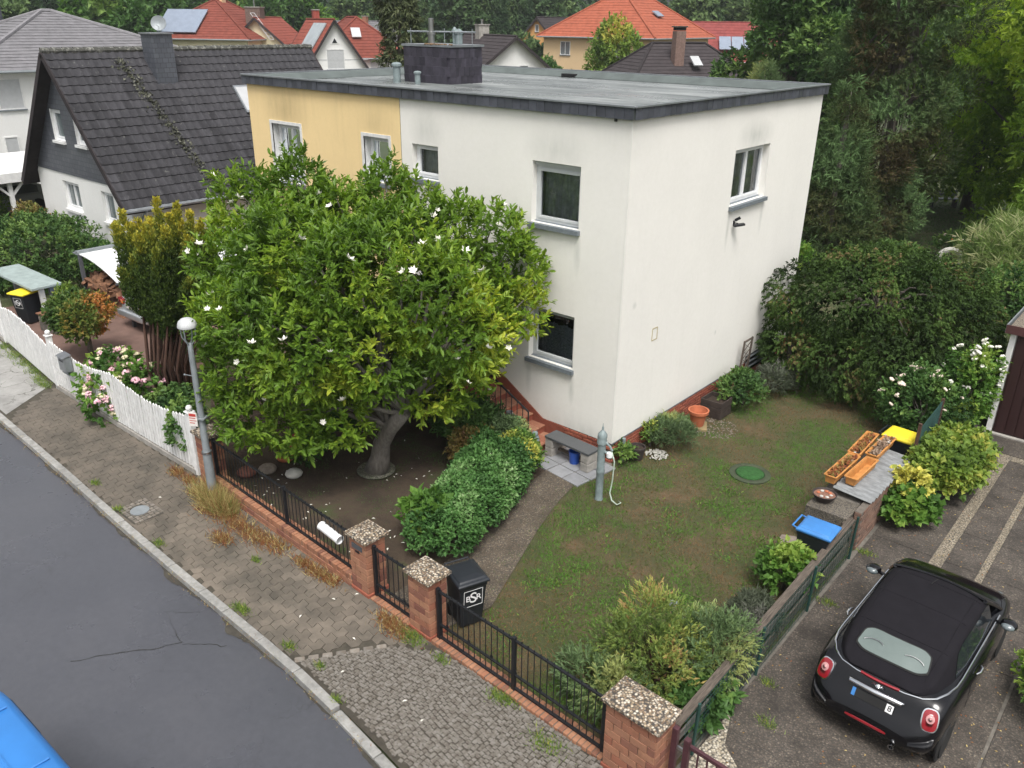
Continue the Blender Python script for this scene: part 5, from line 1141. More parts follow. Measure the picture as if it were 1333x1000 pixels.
# ---- simple saloons further back, same lofting
def saloon(label, loc, rz, paint, Lh, W, H, kind, extras):
    t = thing('parked_car', label, 'car', loc, rz)
    w = table([(-Lh, W * .6), (-Lh + .05, W * .85), (-Lh + .3, W * .97), (-Lh * .5, W), (Lh * .5, W), (Lh - .3, W * .93), (Lh, W * .55)])
    e = .70 if kind == 'saloon' else .55
    z = table([(-Lh, .5), (-Lh + .05, .8), (-Lh + .12, .97), (-Lh + .9, 1.0), (0, .98), (Lh - 1.2, .95), (Lh - .3, .78), (Lh, .5)])
    l = table([(-Lh, .32), (-Lh + .3, .22), (Lh - .3, .22), (Lh, .32)])
    V, F = loft(spaced(-Lh, Lh, 40), body_half(w, z, l)); mb = MB(); mb._add(V, F); mb.build('body', paint, t, smooth=2)
    r0, r1 = (-Lh + .95, Lh - 1.25) if kind == 'saloon' else (-Lh + .15, Lh - 1.1)
    zc = table([(r0, 1.0), (r0 + .2, 1.06 if kind == 'saloon' else 1.25), (r0 + .7, H - .02), ((r0 + r1) / 2, H), (r1 - .8, H - .05), (r1, .98)])
    def half(y):
        a = zc(y); h = a - .96; k = h / (H - .96); return [(W * .93, .95), (W * .91, .97), (W * .91 - .10 * k, .96 + .78 * h), (W * .91 - .17 * k, .96 + .95 * h), (W * .45, a), (0, a + .012)]
    V, F = loft(spaced(r0, r1, 30), half); mb = MB(); mb._add(V, F); cb = mb.build('cabin', paint, t, smooth=2)
    for s in (-1, 1):
        V = []; ys = np.linspace(r0 + .5, r1 - .7, 8)
        for y in ys:
            h = half(y); V += [(s * (h[1][0] + .006), y, .995), (s * (h[2][0] + .006), y, h[2][1])]
        mb = MB(); mb._add(V, [(2 * i, 2 * i + 1, 2 * i + 3, 2 * i + 2) for i in range(7)]); mb.build('side_window', M_darkglass, cb)
    for nm_, ya, yb in (('rear_window', r0 + .12, r0 + .58), ('windscreen', r1 - .12, r1 - .72)):
        V = []
        for y in np.linspace(ya, yb, 4):
            h = half(y)
            for u in np.linspace(-.78, .78, 7): x = u * W * .82; V.append((x, y, float(np.interp(abs(x), [a for a, _ in h[::-1]], [b for _, b in h[::-1]])) + .008))
        mb = MB(); mb._add(V, [(i * 7 + k, i * 7 + k + 1, i * 7 + 8 + k, i * 7 + 7 + k) for i in range(3) for k in range(6)]); mb.build(nm_, M_darkglass, cb)
    for s in (-1, 1):
        c = Vector((s * W * .74, -Lh + .035, .80)); n = Vector((s * .12, -1, .1)).normalized(); mb = MB(); mb._add(*solid(*patch(c, Vector((0, 0, 1)).cross(n), (0, 0, 1), W * .22, .085, 16, 5, .02), n, .12)); lt = mb.build('tail_light', M_tail, t)
        c = Vector((s * W * .60, -Lh + .012, .80)); mb = MB(); mb._add(*solid(*patch(c, (1, 0, 0), (0, 0, 1), W * .07, .06, 12, 5, .01), (0, -1, 0), .03)); mb.build('lamp_lens', M_amber, lt)
        for y in (-Lh * .62, Lh * .62): 
            mb = MB(); mb.lathe([(.36, -.02), (.37, 0), (.001, .004)], (0, 0, 0), 20); mb.build('wheel_arch', M_rubber, t, (s * (W - .006), y, .33), (0, math.pi / 2 * s, 0)); wheel(t, s * (W - .09), y, .32)
    p = MB().box(-.26, .26, -.012, 0, -.055, .055).build('number_plate', M_signw, t, (0, -Lh + .005, .72)); text('BK', .085, p, (-.05, -.014, 0), (math.pi / 2, 0, 0), M_rubber) if extras else None
    mb = MB(); mb.box(-W * .9, W * .9, -Lh - .06, -Lh + .25, .36, .56); mb.build('bumper', paint, t, bevel=.05, seg=3, smooth=1)
    return t
saloon('silver saloon parked behind the golden yew, seen from the rear', (-15.15, -.58, 0), .03, M_silver, 2.2, .87, 1.42, 'saloon', False)
# ---- blue van at the kerb edge of the frame: only its roof shows
van = thing('delivery_van', 'bright blue delivery van of which only the roof edge shows on the road', 'van', (.9, -12.20, -.10), math.pi / 2 + .02)
Hv = 2.05
def vh(y):
    f = table([(-2.4, .8), (-2.3, .97), (-2, 1), (1.4, 1), (2.1, .9), (2.4, .6)])(y); a = table([(-2.4, 1.9), (-2.3, 2.0), (-2.0, Hv), (1.0, Hv), (1.5, 1.85), (1.75, 1.35), (2.2, 1.1), (2.4, .6)])(y); W = .95 * f
    return [(W * .9, .3), (W, .45), (W, .9), (W * .97, a * .62), (W * .92, a - .16), (W * .88, a - .06), (W * .8, a - .01), (W * .5, a + .015), (0, a + .03)]
V, F = loft(spaced(-2.4, 2.4, 40), vh); mb = MB(); mb._add(V, F); mb.build('body', M_vanblue, van, smooth=2)
for x in (-.45, .45): MB().tube([(x, y, Hv + .012) for y in np.linspace(-2, .9, 8)], .02, 6).build('roof_rib', M_vanblue, van)
for y in (-1.4, -.3, .7): MB().tube([(x, y, Hv + .03 - .03 * abs(x)) for x in np.linspace(-.75, .75, 8)], .012, 6).build('roof_seam', M_vanblue, van)
MB().box(-.42, .1, -.9, -.35, Hv + .015, Hv + .05).build('roof_hatch', M_vanblue, van, bevel=.02)
for s in (-1, 1):
    for y in (-1.5, 1.5): wheel(van, s * .84, y, .33)
    mb = MB(); V = []
    for y in np.linspace(.3, 1.35, 4): h = vh(y); V += [(s * (h[3][0] + .01), y, h[3][1]), (s * (h[4][0] + .01), y, h[4][1] - .02)]
    mb._add(V, [(2 * i, 2 * i + 1, 2 * i + 3, 2 * i + 2) for i in range(3)]); mb.build('side_window', M_darkglass, van)
# ================================================================ roofs and far houses
def courses(mb, a, b, c, d, n, t=.03, m=0):
    a, b, c, d = map(Vector, (a, b, c, d)); N = (b - a).cross(d - a).normalized()
    if N.z < 0: N = -N
    for i in range(n):
        l0, l1, u0, u1 = a.lerp(d, i / n), b.lerp(c, i / n), a.lerp(d, (i + 1) / n), b.lerp(c, (i + 1) / n)
        mb.face(l0 + N * t, l1 + N * t, u1 + N * t * .15, u0 + N * t * .15, m=m); mb.face(l0 - N * t * .2, l1 - N * t * .2, l1 + N * t, l0 + N * t, m=m)
def far_house(label, loc, rz, w, l, ez, rz_, roof, wall, roofmat, n=14, o=.45, hipk=.9, wins=(), zb=-.1, cat='house', name='house', group=None):
    """w across the ridge (local x), l along it (local y)"""
    t = thing(name, label, cat, loc, rz, group); W, Lh = w / 2, l / 2
    mb = MB(); mb.box(-W, W, -Lh, Lh, zb, ez); wl_ = mb.build('wall', wall, t)
    s = (rz_ - ez) / W; ed = ez - o * s; mb = MB()
    if roof == 'gable':
        g = MB(); g.prism([(-W, ez), (W, ez), (0, rz_ - .05)], -Lh, Lh, to=lambda p, a: (p[0], a, p[1])); g.build('gable_wall', wall, t)
        for sg in (-1, 1):
            courses(mb, (sg * (W + o), -Lh - o, ed), (sg * (W + o), Lh + o, ed), (0, Lh + o, rz_), (0, -Lh - o, rz_), n)
        rf = mb.build('roof', roofmat, t); mb = MB()
        for e_ in (-Lh - o, Lh + o):
            for sg in (-1, 1): MB().bar((sg * (W + o), e_, ed - .1), (0, e_, rz_ - .1), .05, .2).build('verge', M_darktile2, rf)
        mb = MB(); mb.tube([(0, -Lh - o, rz_ + .02), (0, Lh + o, rz_ + .02)], .09, 6); mb.build('ridge', roofmat, rf)
        mb = MB()
        for sg in (-1, 1): mb.tube([(sg * (W + o + .04), -Lh - o, ed), (sg * (W + o + .04), Lh + o, ed)], .07, 6)
        mb.build('gutter', M_galv, rf)
    else:
        r = max(.01, Lh - W * hipk); A = [(-W - o, -Lh - o, ed), (W + o, -Lh - o, ed), (W + o, Lh + o, ed), (-W - o, Lh + o, ed)]; p, q = (0, -r, rz_), (0, r, rz_)
        courses(mb, A[0], A[1], p, p, n); courses(mb, A[1], A[2], q, p, n); courses(mb, A[2], A[3], q, q, n); courses(mb, A[3], A[0], p, q, n)
        mb.face(*A); rf = mb.build('roof', roofmat, t); mb = MB()
        for x, y in ((A[0], p), (A[1], p), (A[2], q), (A[3], q), (p, q)): mb.tube([Vector(x) + Vector((0, 0, .05)), Vector(y) + Vector((0, 0, .05))], .10, 6)
        mb.build('ridge', roofmat, rf); mb = MB()
        for i in range(4): mb.tube([Vector(A[i]) + Vector((0, 0, -.04)), Vector(A[(i + 1) % 4]) + Vector((0, 0, -.04))], .07, 6)
        mb.build('gutter', M_galv, rf)
    for f, u, z, ww, hh, kind in wins:   # f: face 0 -y, 1 +x, 2 +y, 3 -x
        P = {0: lambda a, b, d: (a, -Lh + d, b), 1: lambda a, b, d: (W - d, a, b), 2: lambda a, b, d: (-a, Lh - d, b), 3: lambda a, b, d: (-W + d, -a, b)}[f]
        q = MB(); e = .06
        def B(mm, a0, a1, b0, b1, d0, d1): mm._add([P(a, b, d) for d in (d0, d1) for b in (b0, b1) for a in (a0, a1)], [(0, 2, 3, 1), (4, 5, 7, 6), (0, 1, 5, 4), (2, 6, 7, 3), (0, 4, 6, 2), (1, 3, 7, 5)])
        for a0, a1, b0, b1 in ((u - ww / 2, u + ww / 2, z, z + e), (u - ww / 2, u + ww / 2, z + hh - e, z + hh), (u - ww / 2, u - ww / 2 + e, z + e, z + hh - e), (u + ww / 2 - e, u + ww / 2, z + e, z + hh - e)): B(q, a0, a1, b0, b1, -.04, .0)
        if kind == 2: B(q, u - e / 2, u + e / 2, z + e, z + hh - e, -.04, 0)
        wd = q.build('window', M_whitewood, t); q = MB(); B(q, u - ww / 2 + e, u + ww / 2 - e, z + e, z + hh - e, -.012, -.004); q.build('pane' if kind != 3 else 'roller_shutter', M_skyglass if kind != 3 else M_shutter, wd)
        q = MB(); B(q, u - ww / 2 - .05, u + ww / 2 + .05, z - .06, z - .004, -.1, -.002); q.build('sill', M_sill, wd)
    return t, rf
def slope_box(t, p0, ux, uv, w, h, th, mt_, name):
    """flat panel on a roof slope: corner p0, axes ux (along eave) and uv (up the slope)"""
    p0, ux, uv = Vector(p0), Vector(ux).normalized(), Vector(uv).normalized(); n = ux.cross(uv); n = n if n.z > 0 else -n
    V = [p0 + ux * a + uv * b + n * c for c in (.0, th) for b in (0, h) for a in (0, w)]
    return MB()._add(V, [(0, 2, 3, 1), (4, 5, 7, 6), (0, 1, 5, 4), (2, 6, 7, 3), (0, 4, 6, 2), (1, 3, 7, 5)]).build(name, mt_, t)
def chimney(par, x, y, z0, z1, w, m_, cap=True, pots=1):
    c = MB().box(x - w / 2, x + w / 2, y - w / 2, y + w / 2, z0, z1).build('chimney', m_, par)
    if cap: MB().box(x - w / 2 - .06, x + w / 2 + .06, y - w / 2 - .06, y + w / 2 + .06, z1, z1 + .08).build('cap', M_concrete, c)
    for k in range(pots): mb = MB(); mb.lathe([(.1, 0), (.1, .3), (.12, .3), (.12, .36), (.001, .37)], (x + (k - (pots - 1) / 2) * .35, y, z1 + .08), 10); mb.build('chimney_pot', M_steel, c)
    return c
# ---------------------------------------------------------------- left neighbour: steep dark tiled roof, slate gable
nb = thing('gabled_house', 'white house with steep dark mossy tiled roof and slate clad gable', 'house', (0, 0, 0))
gx0, gx1, gyb, ze, zr, xr = -27.45, -20.05, 10.8, 3.12, 7.36, -23.75
w1, w2, u1, u2 = (-25.3, -23.95, 1.78, 2.82), (-22.15, -21.25, 1.74, 2.82), (-25.1, -24.2, 4.33, 5.42), (-23.25, -22.4, 4.36, 5.42)
mb = MB(); wall_grid(mb, PF, gx0, gx1, .92, ze, [w1, w2], .18); mb.face((gx1, 0, .92), (gx1, gyb, .92), (gx1, gyb, ze), (gx1, 0, ze)); mb.face((gx0, 0, .92), (gx0, gyb, .92), (gx0, gyb, ze), (gx0, 0, ze)); mb.build('wall', M_plainwhite, nb)
MB().box(gx0 + .03, gx1 - .03, .03, gyb, -.1, .92).build('plinth', M_greyplinth, nb)
# slate cladding
def slate_clad():
    mt, t, b, L = nodes('slate_cladding'); br = t.nodes.new('ShaderNodeTexBrick'); se = t.nodes.new('ShaderNodeSeparateXYZ'); L(t.nodes.new('ShaderNodeNewGeometry').outputs['Position'], se.inputs[0]); co = t.nodes.new('ShaderNodeCombineXYZ'); L(math_node(t, 'ADD', se.outputs[0], se.outputs[1]), co.inputs[0]); L(se.outputs[2], co.inputs[1]); L(co.outputs[0], br.inputs['Vector'])
    for k, v in (('Scale', 1), ('Brick Width', .22), ('Row Height', .17), ('Mortar Size', .008)): br.inputs[k].default_value = v
    br.inputs['Color1'].default_value = rgba((.062, .068, .082)); br.inputs['Color2'].default_value = rgba((.088, .095, .112)); br.inputs['Mortar'].default_value = rgba((.03, .032, .04))
    L(br.outputs[0], b.inputs['Base Color']); b.inputs['Roughness'].default_value = .5; bump(t, b, br.outputs['Fac'], -.5, .02); return mt
mb = MB(); xa = lambda z: gx0 + (z - ze) / (zr - ze) * (xr - gx0); xb = lambda z: gx1 + (z - ze) / (zr - ze) * (xr - gx1)
zs = [ze, u1[2], u2[3], zr - .02]; Y = -.035
# gable in strips around the two windows
mb.face((xa(ze), Y, ze), (xb(ze), Y, ze), (xb(4.33), Y, 4.33), (xa(4.33), Y, 4.33)); mb.face((xa(5.42), Y, 5.42), (xb(5.42), Y, 5.42), (xr, Y, zr))
mb.face((xa(4.33), Y, 4.33), (u1[0], Y, 4.33), (u1[0], Y, 5.42), (xa(5.42), Y, 5.42)); mb.face((u1[1], Y, 4.33), (u2[0], Y, 4.33), (u2[0], Y, 5.42), (u1[1], Y, 5.42)); mb.face((u2[1], Y, 4.33), (xb(4.33), Y, 4.33), (xb(5.42), Y, 5.42), (u2[1], Y, 5.42))
mb.face((xa(ze), Y, ze), (xb(ze), Y, ze), (xb(ze), .02, ze), (xa(ze), .02, ze)); mb.build('slate_gable', slate_clad(), nb)
PG = lambda u, z, d: (u, d + Y, z)
rv = MB()
for a, b, c, d in ((-25.1, -24.2, 4.33, 5.42), (-23.25, -22.4, 4.33, 5.42)):
    for (p, q), (r, s) in (((a, c), (b, c)), ((b, c), (b, d)), ((b, d), (a, d)), ((a, d), (a, c))): rv.face(PG(p, q, 0), PG(r, s, 0), PG(r, s, .2), PG(p, q, .2))
rv.build('reveal', M_whitewood, nb)
for o in ((-25.1, -24.2, 4.33, 5.42), (-23.25, -22.4, 4.33, 5.42)):
    window(nb, PG, o, 1, .10, M_pvc, M_whitewood, M_skyglass, ft=.09)
window(nb, PF, w1, 2, .12, M_pvc, M_whitewood, M_skyglass, ft=.08); window(nb, PF, w2, 1, .12, M_pvc, M_whitewood, M_skyglass, ft=.08)
ov = .45; sl_ = (zr - ze) / (gx1 - xr); xe = gx1 + .5; zee = ze - .5 * sl_
nrm = Vector((sl_, 0, 1)).normalized(); up_ = Vector((xr - xe, 0, zr - zee)); SLN = up_.length; up_.normalize()
deck = MB(); 
deck._add([(xe, -ov, zee), (xe, gyb, zee), (xr, gyb, zr), (xr, -ov, zr), (xe, -ov, zee - .16), (xe, gyb, zee - .16), (xr, gyb, zr - .2), (xr, -ov, zr - .2)], [(0, 1, 2, 3), (7, 6, 5, 4), (0, 4, 5, 1), (3, 2, 6, 7), (0, 3, 7, 4), (1, 5, 6, 2)])
xw = gx0 - .5; deck._add([(xw, -ov, zee), (xw, gyb, zee), (xr, gyb, zr), (xr, -ov, zr), (xw, -ov, zee - .16), (xw, gyb, zee - .16), (xr, gyb, zr - .2), (xr, -ov, zr - .2)], [(3, 2, 1, 0), (4, 5, 6, 7), (1, 5, 4, 0), (7, 6, 2, 3), (4, 7, 3, 0), (2, 6, 5, 1)])
rf = deck.build('roof', M_darktile2, nb)
def pan(wd, ht):
    mb = MB(); prof = [(0, .028), (.18, .036), (.36, .018), (.6, .002), (.82, .004), (1.0, .028)]
    V = [(x * wd, s * ht, z + (.045 if s == 0 else .012)) for s in (0, 1) for x, z in prof] + [(x * wd, 0, z + .010) for x, z in prof]; n = len(prof)
    mb._add(V, [(k, k + 1, n + k + 1, n + k) for k in range(n - 1)] + [(2 * n + k, 2 * n + k + 1, k + 1, k) for k in range(n - 1)]); return mb
rows_ = 18; th = SLN / rows_; tw_ = .30; tme = pan(tw_ * 1.0, th * 1.06).mesh('roof_tile', M_rooftile)
B3 = Matrix((Vector((0, 1, 0)), up_, nrm)).transposed()      # tile x along +y, tile y up the slope
eul = B3.to_euler(); tl_ = []
for i in range(rows_):
    for k in range(37): tl_.append((Vector((xe, -ov + k * tw_, zee)) + up_ * (i * th) + nrm * .012, i, k))
tl_.sort(key=lambda q: (q[0] - CAM).length)
hidden = lambda p: False
cnt = 0; far_ = MB(); pm = pan(tw_, th * 1.06)
for p, i, k in tl_:
    if cnt < 300: put('roof_tile', tme, rf, p, (eul.x, eul.y, eul.z + rnd.uniform(-.012, .012))); cnt += 1
    else: far_._add([p + B3 @ Vector(v) for v in pm.v], pm.f)
far_.build('roof_tiles_beyond', M_rooftile, rf)['kind'] = 'stuff'
mb = MB(); n = 31
for k in range(n): y = -ov + k * (gyb + ov) / n; mb.tube([(xr, y, zr + .05), (xr, y + .37, zr + .04)], [.12, .10], 8)
mb.build('ridge_tiles', roof_tile_mat('lichen_ridge', (.10, .10, .09), (.28, .28, .25), .5), rf)
for q in (xe, xw): MB().bar((q, -ov - .02, zee - .06), (xr, -ov - .02, zr - .06), .04, .2).build('verge', M_darktile2, rf)
mb = MB(); mb.tube([(xe + .06, -ov, zee - .03), (xe + .06, gyb, zee - .06)], .07, 8); mb.tube([(xe + .06, .3, zee - .06), (gx1 + .08, .25, zee - .5), (gx1 + .08, .25, .1)], .045, 8); mb.build('gutter', M_zinc, rf, smooth=1)
# gap course and moss streak running down the slope
n = 760; s = rng.random(n) ** .8; P = np.array([[xe, -ov + 2.75, zee]]) + np.outer((.02 + .92 * s) * SLN, up_) + np.array([0, 1, 0]) * (rng.normal(size=n) * (.08 + .06 * s) + .35 * (1 - s) - .75 * s + .5)[:, None] + np.outer(np.full(n, .05), nrm)
V, F, q = leaf_geo(P, rand_dir(n), np.tile(nrm, (n, 1)) + rng.normal(size=(n, 3)) * .5, .12, .10, .3); o = put('moss', np_mesh('moss', V, F, M_moss, np.repeat(rng.random(n), q)), rf); o['kind'] = 'stuff'
ch = MB().box(-23.75 + .25, -22.72, 3.05, 3.85, 6.0, 7.95).build('chimney', slate_clad(), nb)
MB().box(-23.55, -22.67, 3.0, 3.9, 7.95, 8.0).build('cap', M_zinc, ch)
skl = slope_box(nb, Vector((xe, 5.95, zee)) + up_ * (SLN * .52) + nrm * .05, (0, 1, 0), up_, .95, 1.25, .1, M_zinc, 'skylight'); slope_box(skl, Vector((xe, 6.01, zee)) + up_ * (SLN * .52 + .08) + nrm * .152, (0, 1, 0), up_, .83, 1.08, .01, M_shutter, 'pane')
# ---------------------------------------------------------------- white house far left with hipped grey roof
a = spot(-40, 50); t, rf_ = far_house('white two storey house with pale grey hipped roof and satellite dish', (-46.5, 9.2, 0), 0, 13, 13.5, 6.2, 8.75, 'hip', M_plainwhite, M_greytile, 20, .6, 1.0,
    [(1, -5.2, 4.1, 1.25, 1.5, 3), (1, -2.9, 4.1, 1.25, 1.5, 3), (1, -3.4, 1.2, 1.3, 1.6, 3), (1, -5.6, .8, .7, 2.0, 3), (1, 1.5, 4.1, 1.25, 1.5, 3), (0, 3, 4.1, 1.25, 1.5, 3)])
chimney(t, -4.2, -1.5, 7, 9.6, .9, M_slate, True, 2)
mb = MB(); mb.tube([(6.58, -2.2, 6.1), (6.58, -2.2, 0)], .05, 8); mb.build('downpipe', M_galv, t)
d_ = thing('satellite_dish', 'grey satellite dish on a short mast on the pale hipped roof', 'satellite dish', (-43.0, 14.2, 7.6)); mb = MB(); mb.tube([(0, 0, -.6), (0, 0, .7)], .03, 6); mb.build('mast', M_galv, d_)
mb = MB(); mb.lathe([(.001, 0), (.2, .02), (.36, .07), (.45, .13), (.44, .14), (.2, .035), (.001, .015)], (0, 0, 0), 18); mb.build('dish', M_galv, d_, (.1, -.1, .55), (R(70), 0, R(50)), smooth=1); MB().tube([(.1, -.1, .35), (.5, -.5, .5)], .015, 5).build('feed_arm', M_galv, d_)
# ---------------------------------------------------------------- white carport with grey car, far left
cp = thing('white_carport', 'white timber carport with flat roof beyond the dark green shrub', 'carport', (-33.8, -1.5, 0))
for x in (3.8, -2.7):
    for y in (-3.4, 1.2, 5.2):
        p = MB().box(x - .08, x + .08, y - .08, y + .08, -.1, 2.28).build('post', M_whitewood, cp)
        if x > 0:
            for s in (-1, 1): MB().bar((x, y + s * .05, 1.65), (x, y + s * .62, 2.24), .09, .09).build('brace', M_whitewood, p)
MB().box(-2.9, 4.0, -4.2, 5.6, 2.30, 2.46).build('roof', M_whitewood, cp); MB().box(4.002, 4.05, -4.25, 5.65, 2.2, 2.58).build('fascia', M_whitewood, cp); MB().box(-2.9, 4.0, -4.26, -4.205, 2.2, 2.58).build('fascia', M_whitewood, cp)
saloon('grey hatchback parked sideways under the white timber carport', (-34.6, .7, 0), math.pi, M_greycar, 2.1, .86, 1.5, 'hatch', False)
# ---------------------------------------------------------------- firewood shelter, log pile, bin store
sh = thing('firewood_shelter', 'grey steel shelter with arched white roof sheet over the firewood', 'shelter', (-17.6, -2.5, 0))
arc = [(-1.15 + 2.5 * q, 1.62 - .50 * q ** 2.0) for q in np.linspace(0, 1, 12)]
mb = MB(); mb._add([(x, y, z + dz) for dz in (0, -.03) for x, z in arc for y in (0, 4.2)], [(2 * i, 2 * i + 1, 2 * i + 3, 2 * i + 2) for i in range(11)] + [(24 + 2 * i, 24 + 2 * i + 2, 24 + 2 * i + 3, 24 + 2 * i + 1) for i in range(11)] + [(2 * i, 2 * i + 2, 26 + 2 * i, 24 + 2 * i) for i in range(11)]); mb.build('roof_sheet', mat('milky_sheet', (.72, .73, .74), .3, .05, 2, bs=0), sh, smooth=1)
MB().bar((-1.2, -.05, 1.64), (-1.2, 4.3, 1.64), .16, .12).build('beam', M_galv, sh); MB().bar((-1.45, -.02, 1.58), (-1.2, 4.3, 1.68), .3, .03).build('edge_sheet', M_zinc, sh)
for x, y, h in ((-1.15, .02, 1.6), (-1.15, 4.1, 1.6), (1.25, 4.1, 1.1)): MB().box(x - .05, x + .05, y - .05, y + .05, -.05, h).build('post', M_greyplinth, sh)
MB().bar((2.15, -.1, -.05), (2.12, -.1, 1.45), .09, .09).build('post', M_greyplinth, sh); MB().bar((1.3, -.05, 1.12), (2.12, -.1, 1.4), .06, .06).build('brace', M_greyplinth, sh)
lg = thing('firewood_pile', 'big heap of split brown firewood under the arched shelter roof', 'firewood', (-17.6, -2.0, 0)); lm = [MB().prism([(.0, .07), (-.07, -.04), (.07, -.05)], -.17, .17, to=lambda p, a: (a, p[0], p[1])).mesh('log', M_firewood) for _ in range(1)]
for k in range(280):
    x, y = rnd.uniform(-1.5, 1.1), rnd.uniform(-.55, 1.6); h = max(0, 1.15 - .25 * abs(x) - .45 * max(0, -y)) * rnd.uniform(.75, 1) if y < .9 else rnd.uniform(.6, 1.05)
    put('log', lm[0], lg, (x, y, .06 + h * (1 if k > 60 else rnd.random())), (rnd.uniform(0, 6), rnd.uniform(-.6, .6), rnd.uniform(0, 6)), rnd.uniform(.8, 1.25))
mb = MB(); mb._add([(-1.5, -.5, 0), (1.2, -.5, 0), (1.2, 1.7, 0), (-1.5, 1.7, 0), (-1.1, .1, .9), (.8, .1, .8), (.8, 1.6, .85), (-1.1, 1.6, .95)], [(4, 5, 6, 7), (0, 1, 5, 4), (1, 2, 6, 5), (2, 3, 7, 6), (3, 0, 4, 7)]); mb.build('heap_core', M_firewood, lg)
bs_ = thing('bin_shelter', 'low bin shelter with grey stone roof behind the wide picket gate', 'shelter', (-18.8, -4.2, 0), .05)
MB().bar((-1.6, .1, 1.2), (1.25, .1, 1.12), .9, .06).build('roof', mat('glaucous_slab', (.30, .36, .35), .6, .25, 4), bs_)
for x in (-1.55, .95): MB().box(x - .06, x + .06, .25, .45, -.05, 1.1).build('post', M_galv, bs_)
MB().box(1.05, 1.12, -.1, .05, -.05, 1.05).build('post', M_whitewood, bs_)
bin_('black bin with yellow lid and white lettering under the bin shelter', (-18.15, -4.5, 0), .35, M_binyellow, w=.58, d=.6, h=1.02)
t = thing('lidded_tub', 'blue lidded tub beside the bin shelter roof', 'tub', (-17.2, -3.6, 0)); mb = MB(); mb.lathe([(.3, 0), (.34, .7), (.37, .72), (.36, .8), (.2, .9), (.001, .92)], (0, 0, 0), 18); mb.build('lid', M_binblue, t, smooth=1); MB().box(-.36, .36, -.36, .36, 0, .66).build('body', M_darkconc, t, bevel=.02)
t = thing('wooden_crate', 'brown wooden lidded crate before the firewood, next to the yellow lidded bin', 'crate', (-16.85, -4.25, 0), .2); MB().box(-.38, .38, -.28, .28, 0, .5).build('body', M_darkconc, t, bevel=.01)
for k in range(4): MB().box(-.42, .42, -.31 + k * .157, -.165 + k * .157, .502, .54).build('board', mat('brown_board', (.23, .11, .065), .7) if k == 0 else bpy.data.materials['brown_board'], t, bevel=.004)
# ---------------------------------------------------------------- houses behind
def at(u, d): return tuple(spot(u, d))
t, r_ = far_house('pale yellow house with orange hipped roof and solar collectors, left of the white gable', at(345, 98), R(30), 11, 11, 6.9, 10.2, 'hip', M_cream, M_redtile2, 16, .5, .85, [(1, 0, 4.6, 1.2, 1.3, 1)])
for k in range(1): slope_box(r_, Vector((1.0, -6.0 + 2.0, 7.3)) if 0 else Vector((-4.3, -5.55, 7.15)), (1, 0, 0), (0, 5.5 * .85, 3.3), 4.4, 3.6, .08, M_solar, 'solar_collector')
chimney(t, 0, .2, 9.5, 10.9, .8, M_sand, True, 0)
slope_box(r_, Vector((5.0, 1.0, 7.9)), (0, 1, 0), (-5.5, 0, 3.3), .9, 1.3, .1, M_shutter, 'skylight')
t, r_ = far_house('white house with steep gable facing the street and old red roof', at(452, 88), R(68), 7.0, 9, 3.6, 8.5, 'gable', M_plainwhite, M_redtile2, 18, .45, .9, [(0, 0, 4.25, 1.7, 1.75, 3)])
mb = MB(); mb.prism([(-.42, 6.45), (.42, 6.45), (0, 7.1)], -4.54, -4.505, to=lambda p, a: (p[0], a, p[1])); q = mb.build('triangular_window', M_whitewood, t); mb = MB(); mb.prism([(-.25, 6.52), (.25, 6.52), (0, 6.92)], -4.56, -4.545, to=lambda p, a: (p[0], a, p[1])); mb.build('pane', M_darkglass, q)
MB().box(-3.1, 3.1, -4.52, -4.502, 5.05, 5.11).build('string_course', M_shutter, t)
slope_box(r_, (-3.2, -3.6, 4.15), (0, 1, 0), (3.5, 0, 4.9), 4.2, 4.9, .1, mat('collector_glass', (.36, .40, .42), .2, .2, 1, bs=0), 'solar_collector')
chimney(t, .4, 2.8, 7.6, 9.3, .6, mat('red_chimney', (.32, .07, .05), .8), True, 0)
t, r_ = far_house('long red hipped wing with white walls and shutters beside the steep white gable', at(487, 94), R(60), 9, 13, 5.4, 8.7, 'hip', M_plainwhite, M_redtile2, 14, .45, .8, [(0, 1.0, 3.5, 1.1, 1.5, 3), (0, 3.2, 3.5, 1.1, 1.5, 3), (0, -1.2, 3.5, 1.1, 1.5, 3)])
slope_box(r_, (-.9, -5.2, 6.9), (1, 0, 0), (0, 3.5, 3.3), .9, 1.2, .1, M_shutter, 'skylight')
t, r_ = far_house('house with brown chimney stack and roof ladder, left of the white gable', at(396, 97), R(38), 7, 8, 5.6, 8.6, 'gable', M_cream, M_redtile2, 14)
c = chimney(t, -.6, -2.2, 6.5, 9.5, 1.5, mat('brown_stack', (.17, .12, .10), .85, .4, 9), True, 0); mb = MB(); mb.tube([(-.6, -2.2, 9.5), (-.6, -2.2, 10.3)], .07, 8); mb.build('flue_pipe', M_steel, c)
lad = MB(); 
for s in (-.2, .2): lad.tube([(1.6 + s, -4.4, 6.6), (-.2 + s, -4.2, 9.0)], .03, 5)
for k in range(9): q = k / 8; lad.tube([(1.4 - 1.8 * q, -4.4 + .2 * q, 6.6 + 2.4 * q), (1.8 - 1.8 * q, -4.4 + .2 * q, 6.6 + 2.4 * q)], .025, 5)
lad.build('roof_ladder', M_steel, t)
t, r_ = far_house('grey roofed house with dark barge boards, half hidden right of the red wing', at(496, 122), R(20), 8, 12, 5.4, 8.3, 'gable', M_orange, M_greytile, 14, .7); chimney(t, .2, 1, 7.5, 8.9, .6, M_brick, True, 0)
